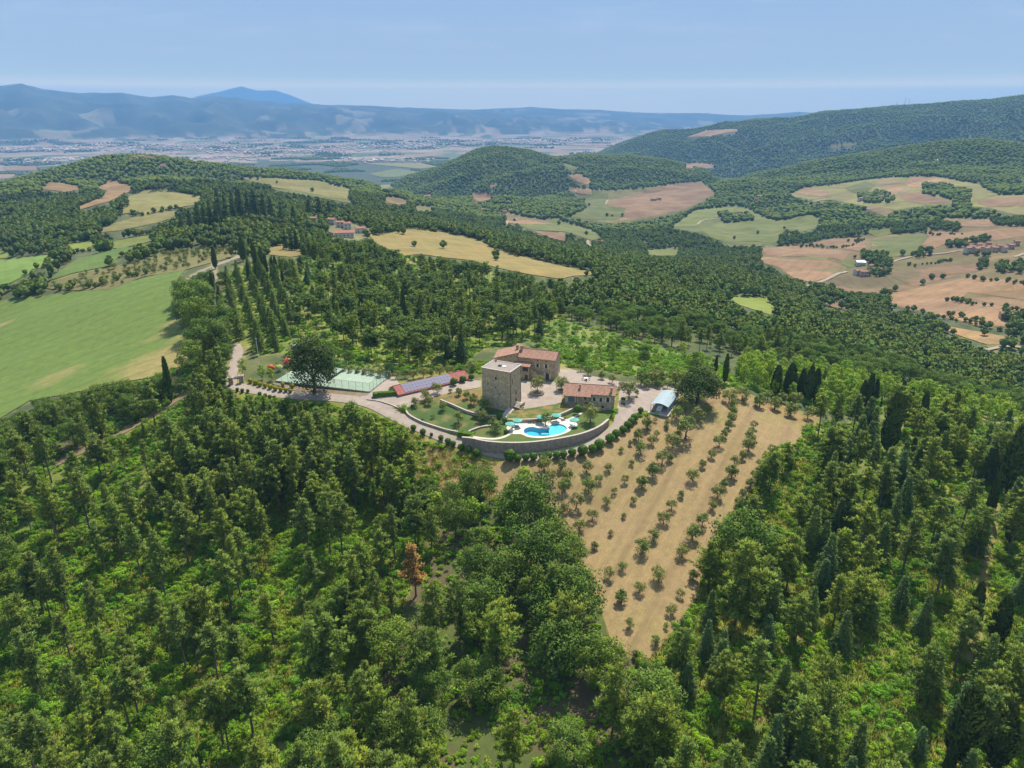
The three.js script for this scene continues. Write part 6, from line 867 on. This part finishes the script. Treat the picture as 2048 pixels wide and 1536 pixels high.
// wooded slopes further off
plant(400, 1300, 5.4, 6010, (x, z, r, id, u, rnd) => {
  if (id === COVER.open || id === COVER.backPine || id === COVER.cedarRows || id === COVER.lime || id === COVER.scrub) return; if (u > 0.82) return; const p = ground3(x, z); if (!inFrame(p, 260)) return;
  const copse = id === COVER.oakWood && r > 640 && Math.atan2(x, -z) > 0.1; if (hidesOpen(p, 7) && !(copse && u < 0.7)) return; const [px] = toFrame(p), conifer = px < 700 && nz2(x / 120, z / 120) > 0.35; strew(conifer ? 'conifer_wood' : 'hillside_wood', conifer ? farPines : farTrees, Math.floor(u * 999), p, 0.62 + 0.55 * rnd(), rnd, speck(rnd));
});
plant(1300, 2900, 7.8, 6011, (x, z, r, id, u, rnd) => { if (id === COVER.open || u > 0.92) return; const p = ground3(x, z); if (!inFrame(p, 200) || hidesOpen(p, 6.5) && id !== COVER.oakWood) return; strew('distant_wood', farthest, Math.floor(u * 999), p, 0.6 + 0.5 * rnd(), rnd, speck(rnd, 0.85, 1.16)); });
plant(2900, 5600, 12, 6012, (x, z, r, id, u, rnd) => { if (id === COVER.open || u > 0.85) return; const p = ground3(x, z); if (p.y < -215 && patch(x, z, 210) > 0.35) return; if (!inFrame(p, 100) || hidesOpen(p, 8)) return; strew('distant_wood', farthest, Math.floor(u * 999), p, 0.85 + 0.6 * rnd(), rnd, speck(rnd, 0.88, 1.14)); });
plant(5600, 9000, 36, 6013, (x, z, r, id, u, rnd) => { const p = ground3(x, z); if (p.y > -200 || patch(x + 40 * nz(x / 300, z / 300), z, 210) > 0.16 - 0.2 * fbm(x / 1500 + 3, z / 1500) || u > 0.9 || !inFrame(p, 60)) return; strew('plain_wood', farthest, Math.floor(u * 999), p, 1.1 + 0.7 * rnd(), rnd, speck(rnd, 0.8, 1.2)); });
// undergrowth: brambles and bushes on the open forest floor
plant(58, 300, 1.25, 6020, (x, z, r, id, u, rnd) => {
  const scrubby = { 1: 0.85, 3: 0.62, 4: 0.6, 7: 0.4, 8: 0.6, 10: 0.28, 11: 0.6, 2: 0.5, 5: 0.35, 6: 0.3, 12: 0.2 }[id]; if (!scrubby || u > scrubby * (0.9 + 0.55 * nz2(x / 17, z / 17)) || !clearOf(x, z)) return; const k = lerp(0.75, 1.25, rnd()), w = nz(x / 14, z / 14) * 0.25;
  strew('undergrowth', shrubs, Math.floor(rnd() * 999), ground3(x, z), id === COVER.drySparse ? 0.5 + 0.5 * rnd() : 0.4 + 0.85 * rnd() * rnd(), rnd, [k * (1 + w + 0.1), k, k * (0.95 - w)]);
});
plant(300, 560, 4.2, 6021, (x, z, r, id, u, rnd) => { if (id !== COVER.backPine && id !== COVER.scrub && id !== COVER.cedarRows || u > 0.55) return; const k = lerp(0.75, 1.2, rnd()); strew('undergrowth', shrubs, Math.floor(rnd() * 999), ground3(x, z), 0.8 + 0.8 * rnd(), rnd, [k * 1.1, k, k * 0.9]); });
{ // long grass in the clearings
  const rnd = lcg(6025), tufts = [0, 1, 2].map((q) => { const L = new Leaves(), r2 = lcg(900 + q); for (let k = 0; k < 34; k++) { const a = r2() * 6.28, rr = Math.sqrt(r2()) * 0.75, d = V((r2() - 0.5) * 0.8, 1, (r2() - 0.5) * 0.8).normalize(); L.blade(V(Math.cos(a) * rr, -0.05, Math.sin(a) * rr), d, 0.35 + 0.4 * r2(), 0.13, V(d.x, 0.8, d.z).normalize(), tone([0.098, 0.135, 0.03], r2, 0.3, 0.12), r2); } return { crown: L.geo(), h: 0.6 }; });
  plant(58, 215, 1.05, 6026, (x, z, r, id, u, rd) => { if ((id !== COVER.pine && id !== COVER.mixed && id !== COVER.drySparse) || u > 0.8) return; const k = 0.7 + 0.5 * rd(), w = 0.3 * nz(x / 12, z / 12); strew('long_grass', tufts, Math.floor(rd() * 99), ground3(x, z), 0.8 + 0.6 * rd(), rd, id === COVER.drySparse ? [k * 1.25, k * 1.05, k * 1.5] : [k * (1 + w), k, k * 0.9]); });
}
{ // hedges, lone trees and orchard bushes among the fields of the near valley
  const rnd = lcg(6030);
  const hedge = (pts, step, s0, name = 'hedgerow_wood') => { for (const [x, z] of route(pts, step)) for (let k = 0; k < 2; k++) if (rnd() < 0.85) { const X = x + (rnd() - 0.5) * 7, Zz = z + (rnd() - 0.5) * 7; strew(name, farTrees, Math.floor(rnd() * 99), ground3(X, Zz), s0 * (0.6 + 0.6 * rnd()), rnd, speck(rnd)); } };
  for (const pts of [[[1621, 570], [1665, 588], [1713, 603], [1760, 599], [1775, 585]], [[1775, 614], [1830, 625], [1892, 639], [1950, 650], [1994, 661], [2048, 672]], [[1899, 603], [1957, 611], [2048, 623]], [[1936, 555], [1994, 563], [2048, 570]], [[1815, 530], [1841, 532], [1899, 523]], [[1848, 460], [1884, 471], [1921, 470]], [[1727, 481], [1694, 495], [1603, 495]], [[1862, 457], [1884, 453], [1921, 457]], [[1899, 628], [1921, 636], [1950, 643]],
    [[62, 547], [113, 523], [150, 509], [191, 502]], [[0, 584], [68, 578], [137, 581]], [[185, 576], [232, 560], [291, 550]], [[232, 519], [267, 509], [308, 492]], [[219, 432], [253, 424], [273, 431]], [[287, 432], [321, 424], [355, 419]], [[133, 468], [178, 478], [219, 482]], [[21, 502], [68, 502], [130, 502]]]) hedge(pts, 8, 0.6);
  for (const [x, y] of [...[[1804, 512], [1826, 512], [1841, 510], [1859, 510], [1727, 515], [1738, 515], [1753, 517], [1771, 519], [1778, 526], [1760, 530], [1709, 517], [1749, 546], [1764, 550], [1775, 548], [1621, 493], [1696, 484], [1862, 561], [1884, 559], [1844, 570], [1957, 537], [1961, 526], [2001, 541], [2020, 544], [2041, 544], [1968, 512], [1954, 510], [1976, 513], [1899, 493], [1921, 493], [1950, 484], [1965, 484], [2001, 442], [2009, 440], [1848, 376], [1852, 387], [1453, 426], [1475, 428], [1468, 479], [1515, 468], [1568, 459], [1789, 583], [1768, 586], [1968, 672], [2005, 696], [2021, 698]], ...[[38, 499], [62, 497], [99, 502], [116, 499], [126, 504], [219, 533], [212, 367], [195, 362], [516, 360], [554, 366], [625, 384]], ...[[829, 494], [886, 498], [1035, 513], [992, 518], [992, 522], [797, 467], [807, 469], [732, 471], [735, 477], [1142, 474], [1135, 477], [1173, 471], [1029, 443], [1118, 450], [1178, 412], [1214, 433], [1224, 433], [1245, 433]]]) { const p = onLand(x, y); strew('hedgerow_wood', farTrees, Math.floor(rnd() * 99), p, 0.7 + 0.35 * rnd(), rnd, speck(rnd)); }
  const orchard = outline([[89, 573], [147, 552], [239, 535], [325, 511], [403, 501], [461, 506], [359, 542], [287, 552], [219, 578], [147, 579]], 20), box = orchard.reduce((b, [x, z]) => [Math.min(b[0], x), Math.max(b[1], x), Math.min(b[2], z), Math.max(b[3], z)], [1e9, -1e9, 1e9, -1e9]);
  const inside = (poly, x, z) => { let c = false; for (let i = 0, j = poly.length - 1; i < poly.length; j = i++) if ((poly[i][1] > z) !== (poly[j][1] > z) && x < (poly[j][0] - poly[i][0]) * (z - poly[i][1]) / (poly[j][1] - poly[i][1]) + poly[i][0]) c = !c; return c; };
  for (let x = box[0]; x < box[1]; x += 7) for (let z = box[2]; z < box[3]; z += 7) if (rnd() < 0.8 && inside(orchard, x, z)) put('olive', ground3(x + rnd() * 2, z + rnd() * 2), 0.7 + 0.4 * rnd(), rnd, { free: true });
}

// --- planting them
const WHERE = [ // kind, [label, group], where
  ['pine', ['pine in the lower left wood', 'pines of the lower left wood'], (x, y) => x < 850 && y > 1060], ['pine', ['slender pine below the entrance drive', 'pines below the entrance drive'], (x, y) => x < 850 && y > 740], ['pine', ['pine in the wood right of the grove', 'pines right of the grove'], (x, y) => x > 1300 && y > 830], ['pine', ['pine in the foreground oak wood', 'pines of the oak wood'], (x, y) => y > 850], ['pine', ['pine in the wood behind the estate', 'pines behind the estate'], () => true],
  ['bushyPine', ['full-crowned pine right of the grove', 'full-crowned pines right of the grove'], (x, y) => x > 1300 && y > 800], ['bushyPine', ['full-crowned pine in the foreground wood', 'full-crowned pines of the foreground'], (x, y) => y > 800], ['bushyPine', ['full-crowned pine behind the estate', 'full-crowned pines behind the estate'], () => true],
  ['umbrella', ['flat-topped umbrella pine behind the estate', 'umbrella pines behind the estate'], () => true],
  ['oak', ['leafy oak left of the grove', 'oaks left of the grove'], (x, y) => y > 930 && x > 700], ['oak', ['oak in the hedgerow below the crop field', 'hedgerow oaks'], (x, y) => x < 460 && y > 560], ['oak', ['oak on the slope behind the estate', 'oaks of the slope behind the estate'], () => true],
  ['cedar', ['drooping cedar in the wood right of the grove', 'cedars right of the grove'], (x, y) => x > 1300 && y > 820], ['cedar', ['slim conifer of the planted rows beside the drive', 'conifer rows beside the drive'], (x) => x < 600], ['cedar', ['dark conifer in the wood behind the estate', 'conifers behind the estate'], () => true],
  ['young', ['lime-green young tree in the right-hand thicket', 'lime-green young trees'], (x, y) => x > 1440 && y < 920], ['young', ['leafy young tree in the foreground woods', 'young trees of the foreground'], (x, y) => y > 920], ['young', ['light green young tree behind the farmhouse', 'young trees behind the farmhouse'], () => true],
  ['olive', ['small olive in the orchard beyond the crop field', 'orchard olives beyond the crop field'], () => true],
  ['cypress', ['cypress before the lime-green thicket', 'cypresses before the lime-green thicket'], (x, y) => x > 1400 && y < 900], ['cypress', ['cypress in the wood near the grassy track', 'cypresses near the grassy track'], (x) => x > 1400], ['cypress', ['cypress of the row below the gravel road', 'cypress row by the gravel road'], (x) => x < 700], ['cypress', ['slim cypress in the pine wood behind the estate', 'cypresses behind the estate'], () => true],
];
const toName = []; // trees of one wood are told apart by their row from the front and their place in it
const deadMat = leafMat('dead_needles', [2.3, 0.95, 1.75], 0.1), darkMat = leafMat('dark_conifer', [0.5, 0.55, 0.62], 0.1), goldMat = leafMat('golden_shrub', [4.2, 2.2, 1.6], 0.15), flowerMats = [leafMat('orange_oleander', [9, 1.4, 3.2], 0.2), leafMat('pink_oleander', [10, 1.5, 9], 0.2), leafMat('white_blossom', [7, 4, 10], 0.2)];
const merged = new Map(); const whole = (k, v) => { const id = k.key + v; if (!merged.has(id)) merged.set(id, mergeGeometries([k.variants[v].trunk, k.variants[v].crown])); return merged.get(id); };
const counts = {};
for (const key of Object.keys(K)) {
  const k = K[key], all = stand.filter((t) => t.key === key);
  for (const t of all) { const [x, y, f] = toFrame(V(t.p.x, t.p.y + k.variants[t.v].h * t.s * 0.5, t.p.z)); t.x = x; t.y = y; t.size = (t.hold ? 1e6 : 0) + (f > 1 && x > -20 && x < 2068 && y > -20 && y < 1560 ? k.variants[t.v].h * t.s / f : 0); }
  all.sort((a, b) => b.size - a.size); const limit = key === 'olive' || key === 'ball' || key === 'cypress' ? 300 : 260;
  all.forEach((t, i) => {
    const variant = k.variants[t.v];
    if (i < limit && t.size > 0) {
      const rule = WHERE.find(([q, , where]) => q === key && where(t.x, t.y)), own = t.label && !/^(dark conifer in the clump|tall dark conifer of|grey olive|bushy olive|big roadside|loose leafy|low golden|low shrub)/.test(t.label), [label, group] = t.label ? [t.label, t.group] : rule ? rule[1] : [k.name.replaceAll('_', ' '), k.name + 's'];
      const g = base(t.dead ? 'dead_conifer' : k.name, label, k.category, t.p.toArray(), t.turn, group); g.scale.set(t.s * t.w, t.s, t.s * t.w); if (!own) toName.push([g, group, label, t]);
      part(g, key === 'ball' ? 'stem' : 'trunk', variant.trunk, barkMat); part(g, key === 'ball' ? 'foliage' : 'crown', variant.crown, t.dead ? deadMat : t.dark ? darkMat : t.gold ? goldMat : t.flower !== undefined ? flowerMats[t.flower] : k.mats[t.t]);
      counts[key] = (counts[key] ?? 0) + 1;
    } else { const name = k.name.replace('_tree', '') + '_wood'; if (!scatter.has(name)) scatter.set(name, k.variants.map((_, v) => ({ geo: { crown: whole(k, v) }, mat: k.mats[0], list: [] }))); scatter.get(name)[t.v].list.push([t.p, t.s, t.turn, k.tints[t.t].map((v) => v * (0.9 + 0.2 * ((t.turn * 7) % 1)))]); }
  });
}
for (const group of new Set(toName.map((q) => q[1] + '|' + q[2]))) {
  const list = toName.filter((q) => q[1] + '|' + q[2] === group), foot = ([, , , t]) => toFrame(t.p); if (list.length < 2) continue; list.sort((a, b) => foot(b)[1] - foot(a)[1]); const rows = list.length < 9 ? 1 : Math.round(Math.sqrt(list.length / 1.6)), per = Math.ceil(list.length / rows);
  for (let r = 0; r < rows; r++) list.slice(r * per, (r + 1) * per).sort((a, b) => foot(a)[0] - foot(b)[0]).forEach(([g, , label], i) => { g.userData.label = label + ', ' + ordinal(i + 1) + ' from left' + (rows > 1 ? ' in ' + ordinal(r + 1) + ' row' : ''); });
}
const underMat = leafMat('undergrowth_leaves', [1.2, 1.36, 0.9], 0.3);
for (const [name, sets] of scatter) {
  const holder = new THREE.Group(); holder.name = numbered(name); tag(holder, null, null, null, 'stuff'); let n = 0;
  for (const { geo, mat, list } of sets) { if (!list.length) continue; const im = new THREE.InstancedMesh(geo.crown, mat ?? (name === 'undergrowth' ? underMat : farLeaf), list.length); im.name = 'growth'; im.castShadow = im.receiveShadow = true; im.userData.kind = 'stuff';
    list.forEach(([p, s, turn, c], i) => { im.setMatrixAt(i, m4.compose(p, q4.setFromAxisAngle(UP, turn), V(s, s, s))); im.setColorAt(i, rgb(...c)); }); holder.add(im); n += list.length; }
  scene.add(holder); counts[name] = n;
}

// ------------------------------------------------------------------ hamlets and farms
const plaster = [std('ochre_plaster', [0.46, 0.34, 0.22], 0.95), std('pink_plaster', [0.48, 0.33, 0.26], 0.95), std('pale_plaster', [0.55, 0.48, 0.40], 0.95)], farRoof = std('old_terracotta', [0.42, 0.20, 0.135], 0.95, { map: tileTex }), wallShape = (W, D, h, r) => { const s = new THREE.Shape([[0, -3], [D, -3], [D, h], [D / 2, r], [0, h]].map(([x, y]) => new THREE.Vector2(x, y))); return metric(new THREE.ExtrudeGeometry(s, { depth: W, bevelEnabled: false }).rotateY(Math.PI / 2).translate(-W / 2, 0, D / 2)); };
const townHouses = [];
function farmhouse(px, py, wPx, label, group, { tall = 1, turn, white, long = 1 } = {}) {
  const p = onLand(px, py), rnd = lcg(Math.round(px * 7 + py * 13)), W = wPx * mPerPx(p) * 0.92, D = Math.min(W * 0.7, 8.5) * long, h = 5.6 * tall * (0.85 + 0.3 * rnd()), r = h + D * 0.17, g = base('country_house', label, 'house', [p.x, p.y, p.z], turn ?? (rnd() - 0.5) * 0.9, group), m = white ? plaster[2] : plaster[Math.floor(rnd() * 3)];
  part(g, 'wall', wallShape(W, D, h, r), m); const a = Math.atan2(r - h, D / 2), L = Math.hypot(D / 2, r - h) + 0.6, slope = (s) => metric(new THREE.BoxGeometry(W + 0.8, 0.2, L).translate(0, 0.12, s * L / 2)).rotateX(s * a).translate(0, r, 0);
  const roof = part(g, 'roof', slope(1), white ? MAT.white : farRoof); part(roof, 'rear_slope', slope(-1), white ? MAT.white : farRoof); if (!white) part(roof, 'chimney', box(0.7, 1.4, 0.7, W * 0.28, r - 0.5, -0.8), m);
  const n = Math.max(2, Math.round(W / 3.2)); for (let k = 0; k < n; k++) for (let f = 0; f < (h > 4.6 ? 2 : 1); f++) part(g, f || k !== 1 ? 'window' : 'door', f || k !== 1 ? box(0.9, 1.2, 0.1, -W / 2 + (k + 0.5) * W / n, 1.0 + f * 2.7, D / 2 + 0.02) : box(1.1, 2.1, 0.1, -W / 2 + (k + 0.5) * W / n, 0, D / 2 + 0.02), f || k !== 1 ? MAT.glass : MAT.wood);
  if (group) townHouses.push([g, group, px]); return p;
}
for (const [x, y, w, l, o] of [[665, 449, 17, 'upper left house of the hamlet on the ridge'], [682, 455, 17, 'middle house of the hamlet on the ridge'], [696, 459, 15, 'narrow house right of the middle one in the hamlet'], [689, 473, 42, 'long low red-roofed building at the front of the hamlet', { tall: 0.7 }], [720, 466, 18, 'small pale house at the right end of the hamlet', { white: false, tall: 0.8 }], [629, 451, 14, 'tall house half hidden by conifers left of the hamlet', { tall: 1.4 }], [431, 404, 16, 'pink house among the trees left of the conifer stand']]) farmhouse(x, y, w, l, null, o);
for (const [x, y, w] of [[272, 321, 10], [283, 319, 12], [296, 321, 11], [306, 323, 10], [262, 324, 8], [328, 338, 12]]) farmhouse(x, y, w, 'small house of the hilltop village on the left ridge', 'hilltop village houses', { tall: 1.3 });
for (const [x, y, w] of [[498, 333, 14], [512, 336, 12], [526, 334, 9]]) farmhouse(x, y, w, 'farm building on the ridge right of the hilltop village', 'ridge farm buildings');
for (const [x, y, w, o] of [[1720, 530, 18, { white: true, tall: 0.7 }], [1715, 551, 16], [1725, 553, 14], [1740, 538, 10], [1751, 547, 14], [1766, 548, 13], [1735, 552, 10]]) farmhouse(x, y, w, o ? 'white-roofed shed at the farm between the tan fields' : 'house of the farm between the tan fields of the valley', o ? null : 'farm between the tan fields', o);
for (const [x, y, w] of [[1934, 504, 13], [1943, 501, 12], [1951, 505, 14], [1960, 502, 12], [1970, 506, 12], [1979, 501, 13], [1988, 504, 12], [1998, 501, 12], [2007, 504, 11], [1957, 496, 10], [1976, 495, 10], [2021, 497, 12], [2032, 491, 10]]) farmhouse(x, y, w, 'house of the village at the right edge of the valley', 'right-hand valley village');
for (const [x, y, w] of [[1720, 402, 9], [1733, 399, 9], [1749, 401, 10], [1761, 397, 9], [1775, 402, 10], [1785, 399, 9], [1519, 397, 9], [1534, 395, 10], [1512, 402, 8], [1470, 437, 10], [1483, 434, 9], [1499, 432, 9], [1307, 402, 11], [1318, 401, 9]]) farmhouse(x, y, w, 'farmhouse among the trees on the far side of the valley', 'far-side valley farmhouses');
farmhouse(2012, 638, 26, 'dark long barn at the right edge of the lower tan field', null, { tall: 0.8, turn: -0.3 });
for (const [x, y, w] of [[1152, 485, 10], [1160, 488, 10], [1168, 485, 9], [1193, 487, 10], [1201, 489, 9], [855, 395, 12], [874, 405, 9], [966, 423, 10], [973, 425, 9], [951, 412, 8], [1009, 427, 9], [1021, 425, 8]]) farmhouse(x, y, w, 'house in the valley bottom beside the stream trees', 'valley bottom houses');
for (const name of new Set(townHouses.map((h) => h[1]))) townHouses.filter((h) => h[1] === name).sort((a, b) => a[2] - b[2]).forEach(([g], i) => { g.userData.label += ', ' + ordinal(i + 1) + ' from left'; });
{ for (const [i, x] of [[0, 1792], [1, 1808], [2, 1816]]) { const p = atRange(x, 216, 4650), y = heightAt(p.x, p.z), g = base('radio_mast', ['left of three radio masts on the mountain crest', 'tallest middle radio mast on the mountain crest', 'right of three radio masts on the mountain crest'][i], 'mast', [p.x, y, p.z]), h = [38, 55, 42][i]; part(g, 'lattice', new THREE.CylinderGeometry(0.5, 2.2, h, 4).translate(0, h / 2, 0), MAT.metal); part(g, 'antenna', new THREE.CylinderGeometry(1.3, 1.3, 5, 6).translate(0, h * 0.8, 0), MAT.white); } }
{ // towns on the plain, a haze of pale walls and roofs
  const rnd = lcg(8801), spots = []; for (const [x, y, n, s] of [[60, 300, 120, 300], [180, 297, 160, 420], [330, 292, 120, 380], [470, 300, 120, 420], [600, 305, 100, 350], [720, 296, 120, 420], [850, 292, 120, 400], [960, 284, 140, 420], [1080, 282, 120, 300], [1160, 284, 100, 260], [100, 322, 60, 200], [420, 318, 60, 260], [760, 322, 50, 220]]) { const c = onLand(x, y, 3000); for (let k = 0; k < n; k++) { const X = c.x + (rnd() + rnd() - 1) * s * 2.2, Z = c.z + (rnd() + rnd() - 1) * s * 1.5; spots.push([X, Z, rnd()]); } }
  const im = new THREE.InstancedMesh(metric(mergeGeometries([box(12, 7, 10), new THREE.ConeGeometry(9, 3, 4).rotateY(Math.PI / 4).translate(0, 8.5, 0)].map((g) => g.toNonIndexed()))), std('far_town_walls', [0.46, 0.36, 0.30], 0.9), spots.length); im.name = numbered('far_town'); im.userData.kind = 'stuff'; spots.forEach(([x, z, k], i) => { im.setMatrixAt(i, m4.compose(V(x, heightAt(x, z), z), q4.setFromAxisAngle(UP, k * 6), V(0.8 + k * 1.6, 0.8 + k * 0.5, 0.8 + k))); im.setColorAt(i, rgb(0.75 + 0.5 * k, 0.75 + 0.4 * k, 0.75 + 0.4 * ((k * 7) % 1))); }); scene.add(im);
}

// ------------------------------------------------------------------ picture
renderer.render(scene, camera);
